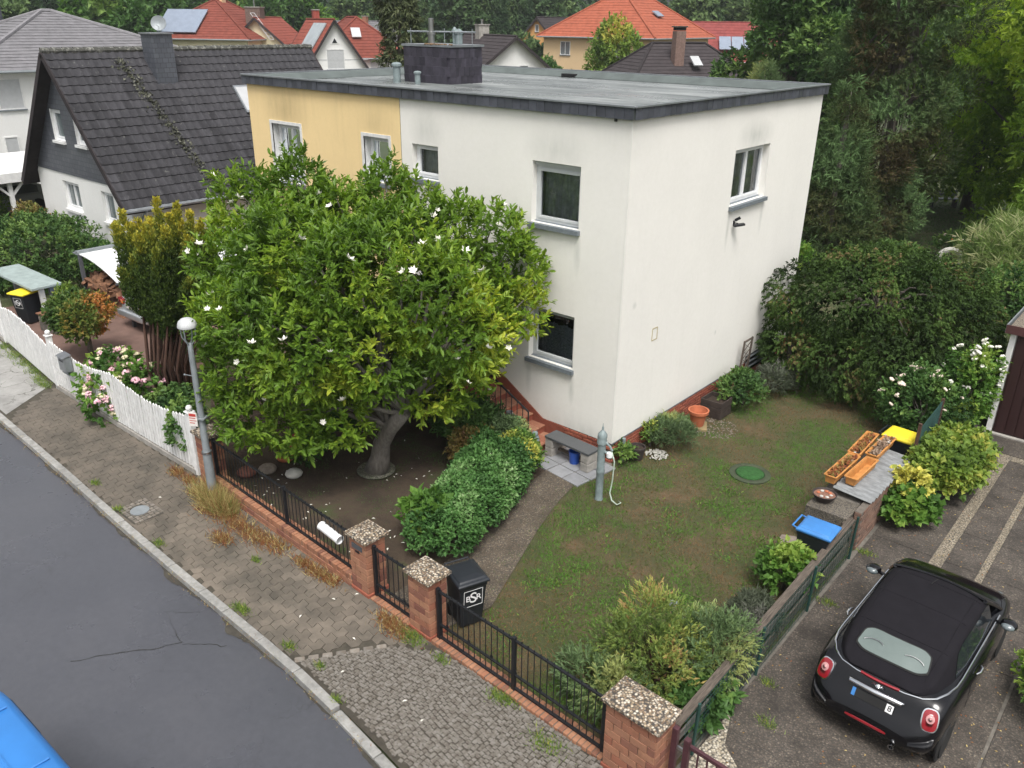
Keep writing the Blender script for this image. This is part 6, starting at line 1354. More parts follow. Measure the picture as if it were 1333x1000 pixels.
t, r_ = far_house('white gabled house with dark tiled roof behind the slate chimney', at(637, 74), R(66), 7.6, 9.5, 4.6, 7.45, 'gable', M_plainwhite, M_darktile2, 14, .5, .9, [(0, 0.9, 4.75, .8, .6, 1), (0, -1.5, 2.2, 1.2, 1.2, 1)])
chimney(t, 0, 1.5, 6.5, 8.2, .9, M_concrete, True, 1)
t, r_ = far_house('orange rendered gabled house with white framed window behind the trees', at(706, 113), R(15), 6.5, 9, 5.6, 9.0, 'gable', M_orange, M_darktile2, 14, .4, .9, [(0, .3, 4.1, 1.9, 1.7, 2), (0, -.1, 7.4, .5, .8, 1)])
t, r_ = far_house('large house with tall bright red hipped roof and sand coloured walls', at(789, 96), R(5), 12.6, 13.2, 7.5, 11.6, 'hip', M_sand, M_redtile, 18, .55, .78, [(0, 2.2, 5.4, 1.2, 1.3, 2), (1, -1, 5.4, 1.2, 1.3, 2), (1, 2.5, 5.4, 1.2, 1.3, 2), (0, -3.6, 5.4, 1.2, 1.3, 2)])
slope_box(r_, (-2.0, -4.2, 9.35), (1, 0, 0), (0, 5.1, 4.1), 1.9, .9, .1, M_solar, 'skylight'); slope_box(r_, (4.2, -1.6, 9.1), (0, 1, 0), (-6.3, 0, 4.1), 1.3, .9, .1, M_solar, 'skylight')
t, r_ = far_house('low house with brown black hipped roof and slim brick chimney behind the flat roof', at(846, 70), R(-34), 7.2, 9.8, 4.75, 7.1, 'hip', M_sand, M_darktile2, 12, .5, .75)
c = chimney(t, 2.0, -1.0, 5.2, 8.0, .75, mat('pink_brick', (.23, .15, .125), .85, .4, 8), False, 0); MB().box(1.65, 2.35, -1.35, -.65, 8.03, 8.25).build('chimney_hood', M_dark, c); MB().box(1.55, 2.45, -1.45, -.55, 8.25, 8.34).build('chimney_lid', M_steel, c)
slope_box(r_, (3.1, -.1, 5.6), (0, 1, 0), (-3.6, 0, 2.35), .7, 1.1, .1, M_shutter, 'skylight')
t, r_ = far_house('crimson roofed building with a row of solar panels, behind on the far side', at(900, 116), R(125), 9, 14, 4.6, 8.7, 'gable', M_sand, M_redtile3, 14)
for s in (-1, 1):
    for k in range(4): slope_box(r_, (s * 4.0, -4.4 + k * 1.5, 5.6), (0, 1, 0), (-s * 4.5, 0, 4.1), 1.4, 2.1, .12, M_solar, 'solar_panel')
# ================================================================ plants
def tint_noise(f, lo=0., hi=1., seed=0):
    def fn(P):
        c = clump(P, f, seed); return lo + (hi - lo) * np.clip((c - .25) / .5, 0, 1)
    return fn
def plant(name, label, cat, loc, lobes, n, k, tl, L, W, m, f=1.2, group=None, trunk=None, shell=(.55, 1), bark=None, crown='crown', rich=False, lo=0, hi=1, low=-1, cull=.72, **kw):
    """a shrub or tree: trunk and limbs to every lobe, crown of leaves on twigs; lobes relative to loc"""
    t = thing(name, label, cat, loc, 0, group)
    P, N = lobes_points(lobes, n, shell, .02, cull, low)
    put(crown, foliage_mesh(crown, m, P, N, k, tl, L, W, tint_noise(f, lo, hi, rnd.uniform(0, 50)), rich=rich, **kw), t)
    if trunk is not None:
        mb = MB(); top, r = trunk
        pts = top if isinstance(top, list) else [(0, 0, -.05), tuple(top)]
        mb.tube(pts, [r * (1.25 - .55 * i / (len(pts) - 1)) for i in range(len(pts))], 10)
        for c, rr in lobes: limb(mb, pts[-1] if rnd.random() < .7 else Vector(pts[-1]).lerp(Vector(pts[-2]), .4), Vector(c) + Vector((0, 0, rr[2] * .2)), r * .5, r * .12, .05, 6)
        mb.build('trunk', bark or M_bark, t, smooth=2)
    return t
def bush_lobes(w, d, h, n, seed=0):
    q = random.Random(seed); out = []
    for k in range(n):
        a = q.uniform(0, 6.28); r = math.sqrt(q.random()) * .62; s = q.uniform(.42, .62)
        z = h * (.42 + .28 * q.random() * (1 - r)); out.append(((w / 2 * r * math.cos(a), d / 2 * r * math.sin(a), z), (w / 2 * s, d / 2 * s, min(h * .42 * q.uniform(.8, 1.15), z))))
    return out
# ---------------------------------------------------------------- the magnolia in front of the house
ML = [((x, y, z - max(0, z - 4.2) * .16), (r, r, r * .9)) for x, y, z, r in [(-2.0, -1.65, 3.18, 0.66), (-2.4, -1.15, 4.14, 0.66), (-2.65, -0.56, 5.05, 0.6), (-2.3, -0.16, 5.24, 0.58), (-2.19, 0.21, 5.45, 0.58), (-1.29, 0.48, 4.84, 0.75), (-0.9, 1.35, 5.28, 0.55), (-0.29, 1.7, 4.98, 0.55), (0.41, 1.97, 4.66, 0.6), (0.88, 2.57, 4.52, 0.6), (1.31, 2.6, 3.92, 0.6), (1.3, 2.1, 3.3, 0.55), (1.3, 1.4, 2.45, 0.55), (1.3, 1.0, 1.97, 0.5), (1.18, 0.58, 2.11, 0.55), (-1.4, -1.92, 2.33, 0.62), (-1.0, -1.95, 1.67, 0.58), (-0.3, -1.6, 1.52, 0.55), (0.2, -1.0, 1.58, 0.52), (-0.94, -0.89, 4.44, 1.0), (0.36, -0.54, 4.12, 1.05), (1.14, 0.4, 3.85, 0.95), (-0.07, -1.34, 3.13, 1.0), (0.71, -0.61, 2.97, 0.8), (-0.93, -1.6, 3.43, 0.9), (1.45, 0.87, 3.2, 0.9), (0.15, 0.77, 4.46, 0.9), (-2.33, 0.44, 4.08, 1.15), (-0.79, 1.56, 3.48, 1.15), (0.33, 2.23, 3.24, 0.95), (-2.5, -0.4, 3.4, .9), (-1.19, 0.41, 2.84, 1.1)]]
for x, y, z, a, b in ((-2.2, .2, 5.9, .28, .5), (-2.6, -.4, 5.65, .25, .45), (-.9, 1.4, 5.75, .25, .5), (-.35, 1.7, 5.45, .22, .45), (.9, 2.55, 5.0, .22, .5), (1.35, 2.6, 4.45, .25, .45), (-2.95, -.8, 5.6, .22, .45), (-1.4, .5, 5.45, .25, .4), (.4, 2.0, 5.15, .25, .4), (2.0, 2.3, 3.6, .3, .35)): ML.append(((x, y, z - .30), (a, a, b)))
mg = thing('magnolia_tree', 'big magnolia tree with glossy leaves and white blossoms before the house', 'tree', (-3.42, -3.5, 0))
P, N = lobes_points(ML, 9200, (.55, 1.12), .7, .8)
def mt_(P):
    c = np.clip(clump(P, 1.3, 3) * 1.5 - .25, 0, 1); yel = np.clip((P[:, 0] - .3) / 1.4, 0, 1) * np.clip((4.6 - P[:, 2]) / 1.6, .25, 1)     # the side shoots by the house wall are yellowing
    return np.clip(.12 + .6 * c + .30 * yel * c * 1.4, 0, 1)
put('crown', foliage_mesh('crown', G_magn, P, N, 11, .26, .112, .046, mt_, rich=True, up=.75, jit=.35, lj=.42, spread=(.55, 1.15), fold=.12, droop=.15), mg)
mb = MB(); tp = [(0, 0, -.05), (.12, .03, .35), (.2, .02, .7), (.50, 0, 1.15), (.95, -.02, 1.65)]
mb.tube(tp, [.27, .20, .175, .16, .15], 14)
for c, r in ML: limb(mb, tp[-1] if rnd.random() < .6 else tp[3], Vector(c) + Vector((0, 0, .3)), .06, .012, .05, 6, 7)
mb.build('trunk', M_magbark, mg, smooth=2)
P2, N2 = lobes_points(ML, 95, (.98, 1.1), 1.2, .95)
bl_ = MB()
for i in range(8):
    a = i * .785; e_ = .5 if i % 2 else .95; c, s = math.cos(a), math.sin(a); bl_._add([(0, 0, 0), (.05 * c - .026 * s, .05 * s + .026 * c, .035 * e_), (.085 * c, .085 * s, .075 * e_), (.05 * c + .026 * s, .05 * s - .026 * c, .035 * e_)], [(0, 1, 2), (0, 2, 3)])
bme_ = bl_.mesh('blossom', M_petal, smooth=2)
for p, n in zip(P2, N2): put('blossom', bme_, mg, p + n * .22, (rnd.uniform(-.8, .8), rnd.uniform(-.8, .8), rnd.uniform(0, 6)), rnd.uniform(.55, 1.15))
mb = MB(); mb.lathe([(.34, -.02), (.40, .03), (.36, .07), (.30, .05), (.001, .05)], (-3.42, -3.5, 0), 16); tag(mb.build('tree_surround', pebble('mossy_ring', [(.1, .11, .07), (.2, .19, .15), (.06, .08, .03)], 40)), 'ring of pebbly concrete around the magnolia trunk', 'edging')
# ---------------------------------------------------------------- hedge row between bed and path
def hedge(label, name, cat, loc, w, d, h, n, m, L, W, k=7, nl=9, seed=1, group=None, **kw):
    return plant(name, label, cat, loc, bush_lobes(w, d, h, nl, seed), n, k, kw.pop('tl', .16), L, W, m, f=kw.pop('f', 2.2), group=group, shell=(.58, 1.12), low=kw.pop('low', -.3), trunk=((0, 0, h * .35), .03), crown='foliage', **kw)
def lobes_strip(pts, r, h, n, seed):
    q = random.Random(seed); out = []
    for k in range(n):
        s = q.random() * (len(pts) - 1); i = min(int(s), len(pts) - 2); a, b = Vector(pts[i]), Vector(pts[i + 1]); c = a.lerp(b, s - i); out.append(((c.x + q.uniform(-r, r), c.y + q.uniform(-.15, .15), h * q.uniform(.42, .6)), (r * q.uniform(.6, .85), .42, h * q.uniform(.36, .46))))
    return out
HL = []
for k in range(13):
    q_ = k / 12; cx, cy = .48 - 1.05 * q_ + .12 * math.sin(q_ * 3), -1.55 + 2.75 * q_
    for sd in (-1, 1): HL.append(((cx + sd * (.20 + .12 * q_) + rnd.uniform(-.04, .04), cy + rnd.uniform(-.05, .05), .40 + rnd.uniform(-.03, .05)), (.34 + .08 * q_, .34, .37 + .03 * q_)))
t = plant('evergreen_hedge', 'long rounded green hedge of small leaves along the garden path', 'hedge', (-.9, -3.1, 0), HL, 5200, 7, .11, .058, .040, G_hedge, f=2.2, shell=(.75, 1.05), low=-.5, hi=.72, trunk=((0, 0, .3), .03), crown='foliage')
hedge('yellow variegated shrub at the far end of the hedge, beside the grey patio', 'variegated_shrub', 'shrub', (-1.20, -1.62, 0),   .85, .75, .72, 800, G_varieg, .06, .042, seed=4)
hedge('rusty brown leaved shrub between the hedge and the dark shrubs', 'rusty_shrub', 'shrub', (-1.95, -2.05, 0), .9, .9, .84, 650, G_rust, .055, .036, seed=6)
hedge('grey green small leaved bush at the rear of the hedge before the steps', 'grey_green_shrub', 'shrub', (-1.75, -1.35, 0), .9, .7, .9, 700, G_juniblue, .05, .032, seed=7)
hedge('leafy hydrangea plant with big light green leaves at the front end of the hedge', 'hydrangea', 'shrub', (-.78, -4.55, 0), .62, .7, .80, 120, G_light, .15, .10, k=6, nl=5, seed=9, tl=.2)
hedge('dark evergreen rhododendron below the tree crown beside the entrance steps', 'rhododendron', 'shrub', (-2.7, -1.5, 0), 1.5, 1.2, 1.1, 800, G_dark, .12, .05, seed=10)
hedge('dark leafy bush against the house front under the tree crown', 'laurel_bush', 'shrub', (-4.6, -1.3, 0), 2.0, 1.3, 1.3, 800, G_dark, .13, .055, seed=12)
hedge('dark bush in the shaded corner below the yellow house half', 'laurel_bush', 'shrub', (-7.3, -1.4, 0), 2.4, 1.5, 1.5, 700, G_dark, .13, .055, seed=13)
t = hedge('geranium with red flower heads behind the iron railing', 'geranium', 'flower', (-4.85, -4.4, 0), .6, .6, .5, 160, G_mid, .09, .07, seed=14)
for a in ((.1, -.15, .52), (.22, .02, .45), (-.15, .1, .58), (.18, -.2, .40)): MB().ell(a, (.065, .065, .045), 9, 6).build('bloom', M_red, t, smooth=2)
hedge('low fern like plants beside the geranium in the bed', 'bed_plant', 'plant', (-5.05, -3.5, 0), 1.2, 1.0, .6, 300, G_mid, .12, .05, seed=15)
for i, (x, y, s, m_, lb) in enumerate(((-5.05, -5.0, .16, M_stone, 'pale round boulder at the bed edge by the railing'), (-4.5, -4.75, .15, M_pale, 'whitish flat boulder beside the geranium'), (-5.25, -5.35, .17, M_redstone, 'reddish boulder next to the brick pillar at the bed edge'), (-5.2, -4.45, .16, M_terra, 'orange clay pot lying among the bed plants'))):
    mb = MB(); mb.ell((0, 0, s * .4), (s * 1.2, s * .9, s * .6), 12, 8); o = mb.build('boulder' if i < 3 else 'clay_pot', m_, None, (x, y, 0), (0, 0, i), smooth=2); tag(o, lb, 'boulder' if i < 3 else 'pot')
# ---------------------------------------------------------------- lawn front: conifers and shrubs by the side fence
def sprays(P, N, k, m, L, W, name, par, tl=.25, f=1.5, lo=0, hi=1, **kw):
    return put(name, foliage_mesh(name, m, P, N, k, tl, L, W, tint_noise(f, lo, hi, 5), **kw), par)
def conifer(label, name, loc, lobes, n, m, L=.085, W=.018, k=16, tl=.28, tip=.6, cat='shrub', lo=0, hi=1, **kw):
    t = thing(name, label, cat, loc); P, N = lobes_points(lobes, n, (.6, 1.05), .05, .75)
    sprays(P, N, k, m, L, W, 'foliage', t, tl, 1.6, lo, hi, up=kw.pop('up', .4), jit=.45, spread=(.35, .8), **kw); mb = MB()
    for c, r in lobes: limb(mb, (rnd.uniform(-.1, .1), rnd.uniform(-.1, .1), -.05), c, .035, .012, .03, 5)
    mb.build('trunk', M_redbark, t, smooth=2); t.scale = (.88, .88, .9); return t
conifer('yellow green juniper with feathery sprays behind the wide brick pillar', 'juniper', (4.0, -4.85, 0), [((-.2, .2, .80), (.34, .34, .55)), ((-.15, -.1, .6), (.5, .45, .5)), ((.3, .1, .55), (.45, .4, .42)), ((-.5, -.2, .40), (.35, .35, .35)), ((.05, .35, .85), (.26, .26, .36)), ((.35, -.35, .5), (.42, .34, .36))], 900, G_juni, L=.07, W=.02)
conifer('bluish green conifer with tan tips and bare stems next to the side fence', 'juniper', (4.62, -4.35, 0), [((0, .1, .72), (.42, .4, .28)), ((.1, -.2, .62), (.35, .32, .24)), ((-.25, .3, .6), (.3, .3, .25)), ((.15, .35, .7), (.3, .3, .22))], 560, G_juniblue, L=.07, W=.02)
conifer('low bluish juniper behind the right end of the iron railing', 'juniper', (3.65, -5.65, 0), [((0, 0, .3), (.5, .3, .3)), ((.4, .05, .35), (.3, .25, .3)), ((-.35, .1, .22), (.3, .25, .22))], 420, G_juniblue, L=.07, W=.02)
for i in range(4): tag(MB().tube([(4.45 + i * .06, -4.75 + .1 * (i % 2), 0), (4.43 + i * .08, -4.72 + .1 * (i % 2), .42 + .1 * (i % 3))], .018, 6).build('bare_stem', M_greywood), ['thick pale bare stem', 'thin grey bare stem', 'leaning bare stem', 'short bare stem'][i] + ' under the bluish conifer', 'stem')
hedge('grey purple lavender bush beside the side fence', 'lavender', 'shrub', (4.62, -2.95, 0), .75, .75, .5, 420, G_lav, .10, .012, k=9, seed=16, tl=.14, up=1.1)
hedge('bright green leafy bush at the foot of the blue lidded bin', 'green_bush', 'shrub', (4.55, -1.62, 0), .62, .6, .72, 260, G_light, .085, .065, seed=17)
hedge('dark green leafy weeds by the fence foot behind the wide pillar', 'weed_plant', 'plant', (4.9, -5.0, 0), .5, .9, .5, 180, G_mid, .10, .07, seed=18)
t = thing('hydrangea_flower', 'single pale blue flower head standing in the juniper', 'flower', (3.95, -4.2, 0)); MB().tube([(0, 0, 0), (0, -.1, .95)], .008, 5).build('stem', M_mesh, t); mb = MB()
for k in range(14): mb.ell((rnd.uniform(-.05, .05), -.1 + rnd.uniform(-.05, .05), .97 + rnd.uniform(-.04, .05)), (.024, .024, .02), 6, 4)
mb.build('bloom', mat('pale_blue_bloom', (.5, .53, .66), .6, .3, 30, bs=0), t)
for x, y, s, lb in ((4.72, -3.62, .1, 'pale angular stone lying by the fence behind the conifers'), (4.45, -4.55, .11, 'lichen covered stone between the bare stems')):
    mb = MB(); mb.ell((0, 0, s * .5), (s * 1.2, s, s * .7), 6, 4); tag(mb.build('garden_stone', M_pale, None, (x, y, 0)), lb, 'stone')
# ---------------------------------------------------------------- along the right wall
hedge('grey green rosemary like bush beside the terracotta pot', 'rosemary_bush', 'shrub', (.55, 1.65, 0), .9, 1.0, .55, 620, G_juniblue, .08, .014, k=10, seed=19, tl=.16, up=.8)
hedge('dark green bush beneath the trellis at the right wall', 'dark_bush', 'shrub', (.75, 4.6, 0), .9, 1.3, .75, 500, G_dark, .07, .05, seed=20)
hedge('dull spiky bush in the shade between trellis and weeping tree', 'shade_bush', 'shrub', (.95, 5.8, 0), .9, 1.1, .6, 420, G_lav, .09, .014, k=9, seed=21, up=.8)
hedge('small green plant growing at the house corner behind the dark pot', 'corner_plant', 'plant', (.16, .22, 0), .22, .3, .32, 60, G_mid, .07, .05, seed=22)
hedge('tiny yellow flowering plant against the plinth', 'yellow_flower', 'flower', (.22, 1.2, 0), .25, .25, .55, 70, G_varieg, .05, .035, seed=23)
# ---------------------------------------------------------------- weeping tree behind the lawn
WL = [((math.cos(a) * r, math.sin(a) * r * .8, z), (s, s, s * .75)) for a, r, z, s in [(k * .9, 1.5 + .25 * math.sin(k * 2.1), 2.0 + .3 * math.sin(k * 1.7), 1.15) for k in range(7)] + [(k * 1.3 + .4, .7, 2.65, 1.1) for k in range(5)] + [(k * .57, 2.15 + .15 * math.sin(k * 3), 1.15 + .2 * math.sin(k * 2.3), .8) for k in range(11)] + [(k * .5 + .2, 2.2, .72, .6) for k in range(12)]]
t = thing('weeping_tree', 'dense dark weeping tree with drooping leaves beside the right wall', 'tree', (2.55, 8.0, 0))
P, N = lobes_points(WL, 9000, (.72, 1.05), .12, .8)
P = P * np.array([1.0, 1.0, 1.0]); put('crown', foliage_mesh('crown', G_weep, P, N, 8, .18, .078, .050, tint_noise(1.3, 0, .93, 8), up=-.55, jit=.4, spread=(.4, 1.0), hang=.55, droop=.2), t)
mb = MB(); mb.tube([(0, 0, -.05), (.05, .05, .9), (0, 0, 1.9)], [.16, .12, .1], 10)
for c, r in WL[:12]: limb(mb, (0, 0, 1.8), c, .05, .015, .2, 5)
mb.build('trunk', M_bark, t, smooth=2)
t = hedge('rust coloured dying shrub under the left edge of the weeping tree', 'rusty_shrub', 'shrub', (.75, 7.1, .0), .5, .5, 1.6, 120, G_rust, .07, .05, seed=24)
# ---------------------------------------------------------------- roses, currants by the driveway
def flowers(t, lobes, n, m_, r, seed):
    P, N = lobes_points(lobes, n, (1.10, 1.22), .2, .98, 0.0); me = MB()
    for i in range(5): me.ell((r * .5 * math.cos(i * 1.26), r * .5 * math.sin(i * 1.26), 0), (r * .6, r * .5, r * .45), 6, 4)
    me = me.mesh('bloom', m_, smooth=2)
    for p in P: put('bloom', me, t, p, (rnd.uniform(-.6, .6), rnd.uniform(-.6, .6), rnd.uniform(0, 6)), rnd.uniform(.7, 1.3))
lb = bush_lobes(1.7, 1.5, 1.6, 9, 25); t = plant('rose_bush', 'rose bush with many pale flowers in front of the weeping tree', 'shrub', (4.55, 5.5, 0), lb, 1100, 7, .2, .075, .05, G_mid, f=2, crown='foliage', trunk=((0, 0, .5), .03)); flowers(t, lb, 30, M_rose, .06, 1)
lb = bush_lobes(1.1, 1.1, 2.2, 7, 26); t = plant('white_rose', 'tall rose with clustered white blooms beside the brown garage door', 'shrub', (5.15, 6.5, 0), lb, 700, 7, .2, .08, .055, G_light, f=2, crown='foliage', trunk=((0, 0, .9), .03)); flowers(t, lb, 40, M_petal, .06, 2)
t = hedge('large currant bush with yellowing leaves spilling over the driveway', 'currant_bush', 'shrub', (5.55, 3.6, 0), 1.2, 2.4, 1.1, 1300, G_yelgreen, .10, .085, nl=14, seed=27, k=6, lo=0, hi=.85)
hedge('pale yellow leaved sprig at the near end of the currant bush', 'yellow_shrub', 'shrub', (5.3, 2.05, 0), .55, .6, .95, 130, G_varieg, .10, .08, seed=28)
hedge('green bramble growing from the foot of the brick bunker wall', 'bramble', 'shrub', (5.5, 1.75, 0), .9, .9, .6, 280, G_light, .12, .10, seed=29)
hedge('bright green bush beside the driveway near the car', 'driveway_bush', 'shrub', (8.45, -1.6, 0), 1.0, 1.4, .6, 420, G_light, .07, .05, seed=30)
# ---------------------------------------------------------------- left neighbour's front garden
t = thing('golden_yew', 'tall golden columnar yew with upright fingers beside the street lamp', 'tree', (-9.25, -4.6, 0)); q = random.Random(3)
Ps, Ds, Ts = [], [], []; st_ = MB()
for k in range(40):
    a = k * 2.4; r = 1.12 * math.sqrt((k + .5) / 40); h = 4.95 - .5 * r ** 2 + q.uniform(-1.15, .15); bx, by = .30 * r * math.cos(a), .30 * r * math.sin(a)
    top = Vector((r * math.cos(a) + .22, r * math.sin(a) + .18, h)); base = Vector((bx, by, .0)); knee = Vector((top.x * .62, top.y * .62, 1.95 + .45 * r + q.uniform(-.35, .2)))
    st_.tube([base, Vector((bx * 1.5 - .08, by * 1.5 - .07, 1.1)), knee], [.042, .033, .02], 6)
    n = 280; tt = rng.random(n); ax = np.array(knee)[None] * (1 - tt)[:, None] + np.array(top)[None] * tt[:, None]; ph = rng.uniform(0, 6.283, n); rr = .19 * np.clip(1.12 - tt ** 3 * 1.05, .05, 1) * np.clip(.45 + tt * 3, 0, 1) * np.sqrt(rng.uniform(.3, 1, n))
    rad = np.stack([np.cos(ph), np.sin(ph), np.zeros(n)], 1); Ps.append(ax + rad * rr[:, None]); Ds.append(rad); Ts.append(.10 + .22 * rng.random(n) + .62 * np.clip((tt - .62) / .38, 0, 1) * (.6 if h < 4.2 else 1))
P, D, Tt = np.concatenate(Ps), np.concatenate(Ds), np.concatenate(Ts); m_ = 7
i = np.repeat(np.arange(len(P)), m_); LD = D[i] * .55 + np.array([0, 0, 1.0]) + rng.normal(size=(len(i), 3)) * .38
V, F, qn = leaf_geo(P[i] + rng.normal(size=(len(i), 3)) * .025, LD, D[i] + rng.normal(size=(len(i), 3)) * .4, .075, .034, .2, .1)
put('crown', np_mesh('crown', V, F, G_yew, np.repeat(np.clip(Tt[i] + rng.normal(size=len(i)) * .07, 0, 1), qn)), t); st_.build('trunk', M_redbark, t, smooth=2)
hedge('ivy covered low growth between the yew stems and the picket fence', 'ivy', 'plant', (-8.1, -5.3, 0), 1.5, .9, .9, 500, G_dark, .09, .08, seed=31)
hedge('ivy trailing over the pickets next to the brick pillar', 'ivy', 'plant', (-6.7, -5.75, 0), .8, .6, 1.15, 320, G_mid, .08, .06, seed=32)
lb = [((-.6, 0, .75), (.55, .5, .45)), ((0, -.1, .9), (.6, .5, .5)), ((.7, -.05, .8), (.55, .5, .45)), ((.2, -.65, .55), (.4, .35, .45)), ((.4, -.85, .35), (.35, .25, .3)), ((-.4, -.55, .65), (.4, .3, .4))]
t = plant('pink_hydrangea', 'hydrangea with pink and cream flower heads spilling over the white pickets', 'shrub', (-10.15, -5.35, 0), lb, 420, 6, .16, .12, .085, G_light, f=2, crown='foliage', trunk=((0, 0, .3), .03))
P, N = lobes_points(lb, 88, (1.0, 1.14), .2, .95, -.2); hm = []
for m_ in (M_pink, M_pink, M_cream2):
    mb = MB()
    for k in range(16): d = Vector((rnd.gauss(0, 1), rnd.gauss(0, 1), abs(rnd.gauss(0, 1)))).normalized() * .06; mb.ell(tuple(d), (.032, .032, .026), 6, 4)
    hm.append(mb.mesh('flower_head', m_, smooth=2))
for i, p in enumerate(P): put('flower_head', hm[i % 3], t, p, (rnd.uniform(-.4, .4), rnd.uniform(-.4, .4), rnd.uniform(0, 6)), rnd.uniform(.75, 1.25))
lb = bush_lobes(1.7, 1.6, .95, 8, 33); lb = [((c[0], c[1], c[2] + .75), r) for c, r in lb]
plant('small_maple', 'small round maple with green and rusty leaves behind the picket fence', 'tree', (-13.85, -4.6, 0), lb, 1100, 7, .2, .085, .06, G_acer, f=1.2, trunk=((.05, 0, .75), .07))
hedge('wispy pale plant with feathery plumes beside the yellow lidded bin', 'plume_plant', 'plant', (-16.2, -4.0, 0), .7, .7, 1.3, 240, G_yelgreen, .12, .03, seed=34, up=1)
hedge('rusty leaved perennials in front of the firewood pile', 'rusty_perennial', 'plant', (-17.3, -3.35, 0), 1.1, .6, .6, 260, G_rust, .10, .06, seed=35)
hedge('small conifer shrub at the foot of the yew on the red paving', 'yard_shrub', 'shrub', (-11.9, -2.9, 0), 1.0, 1.0, .9, 420, G_mid, .08, .03, seed=36)
hedge('large dark green cotoneaster shrub before the white gabled house', 'cotoneaster', 'shrub', (-22.6, -2.4, 0), 4.4, 4.0, 2.0, 4200, G_dark, .11, .06, nl=26, seed=37, low=-.9)
hedge('wide dark shrub at the edge of the frame behind the bin shelter', 'cotoneaster', 'shrub', (-24.2, -5.2, 0), 3.5, 3.0, 2.0, 2600, G_dark, .11, .06, nl=18, seed=38, low=-.9)
hedge('lower mid green shrub along the slate plinth of the gabled house', 'plinth_shrub', 'shrub', (-20.3, -1.0, 0), 3.0, 1.6, 1.3, 900, G_mid, .09, .05, nl=12, seed=39)
hedge('reddish leaved shrub in front of the grey car', 'red_leaved_shrub', 'shrub', (-26.9, -.9, 0), 1.8, 1.4, 1.7, 600, G_rust, .10, .06, nl=9, seed=40)
# ---------------------------------------------------------------- back garden
hedge('tall tan plumed reed clump at the back beside the garage roof', 'reed_clump', 'plant', (4.2, 17.5, 0), 4.2, 3.5, 2.6, 1500, G_bamboo, .34, .022, nl=14, seed=41, k=8, up=1.2, tl=.4)
for i, (x, y, w, h, m_, lab) in enumerate(((1.6, 14.0, 2.6, 1.7, G_mid, 'mid green shrub right behind the weeping tree'), (5.2, 12.5, 2.8, 2.4, G_mid, 'tall leafy shrub between weeping tree and garage'), (-.3, 18.5, 2.4, 1.2, G_dark, 'low dark shrub before the pine foot'), (2.2, 23.5, 2.6, 1.3, G_mid, 'flower border shrub on the shaded back lawn'), (-3.5, 16.0, 2.2, 1.3, G_light, 'light green shrub behind the rear corner of the house'), (3.6, 10.8, 2.0, 2.2, G_weep, 'dusky leaved shrub adjoining the weeping tree'))):
    hedge(lab, 'garden_shrub', 'shrub', (x, y, 0), w, w * .85, h, int(330 * w), m_, .11, .06, nl=9, seed=50 + i)
t = hedge('bush with small orange roses on the shaded back lawn', 'orange_rose', 'shrub', (.9, 22.8, 0), 1.8, 1.2, 1.0, 300, G_mid, .09, .06, seed=60)
for k in range(9): MB().ell((rnd.uniform(-.8, .8), rnd.uniform(-.6, .2), rnd.uniform(.7, 1.1)), (.07, .07, .06), 7, 5).build('bloom', M_orangeflower if k % 2 else M_rose, t, smooth=2)
t = thing('stone_lantern', 'pale stone garden lantern with arched opening between the back shrubs', 'lantern', (1.55, 18.6, 0), .5)
MB().box(-.2, .2, -.2, .2, 0, .75).build('plinth', M_pale, t, bevel=.03); mb = MB(); mb.tube([(.36 * math.cos(a), 0, 1.0 + .36 * math.sin(a)) for a in np.linspace(-.4, math.pi + .4, 14)], .1, 8); mb.build('arch', M_pale, t, smooth=1)
t = thing('bird_house', 'small whitish bird house on a post behind the rear corner of the house', 'bird house', (-3.9, 21.3, 0), .6)
MB().tube([(0, 0, 0), (0, 0, .9)], .04, 6).build('post', M_greywood, t); MB().box(-.28, .28, -.22, .22, .9, 1.25).build('body', M_whitewood, t); MB().prism([(-.4, 1.25), (.4, 1.25), (0, 1.6)], -.3, .3, to=lambda p, a: (p[0], a, p[1])).build('roof', M_zinc, t)
t = thing('garden_bench', 'grey slatted garden bench on the far shaded lawn', 'bench', (-2.6, 33.8, 0), .7)
for k in range(3): MB().box(-.75, .75, -.2 + k * .14, -.08 + k * .14, .42, .45).build('seat_slat', M_zinc, t)
for k in range(2): MB().box(-.75, .75, .22, .25, .55 + k * .16, .67 + k * .16).build('back_slat', M_zinc, t)
for x in (-.6, .6): MB().box(x - .03, x + .03, -.2, .24, 0, .42).build('leg', M_iron, t)
# ---------------------------------------------------------------- big trees on the right
def tuft_tree(name, label, loc, lobes, n, m, L, W, k, tl, trunk, f=.5, cat='tree', **kw):
    return plant(name, label, cat, loc, lobes, n, k, tl, L, W, m, f=f, trunk=trunk, **kw)
q = random.Random(9); PLb = [((0, 0, 1.4 + .9 * k), (1.5, 1.5, 1.0)) for k in range(11)]
for k in range(34):
    a = q.uniform(0, 6.28); z = 1.2 + k * .34; r = 2.3 * (1 - .035 * max(0, k - 14)); PLb.append(((r * math.cos(a) * q.uniform(.4, 1), r * math.sin(a) * q.uniform(.4, 1), z), (1.25, 1.25, .8)))
tuft_tree('pine_tree', 'huge dark brownish green pine behind the rear corner of the house', tuple(spot(1098, 37)), PLb, 9500, G_pine, .17, .030, 13, .26, ((0, 0, 9), .2), f=.6, up=.3, spread=(.5, 1.1), droop=.05, bark=M_bark, shell=(.5, 1.05))
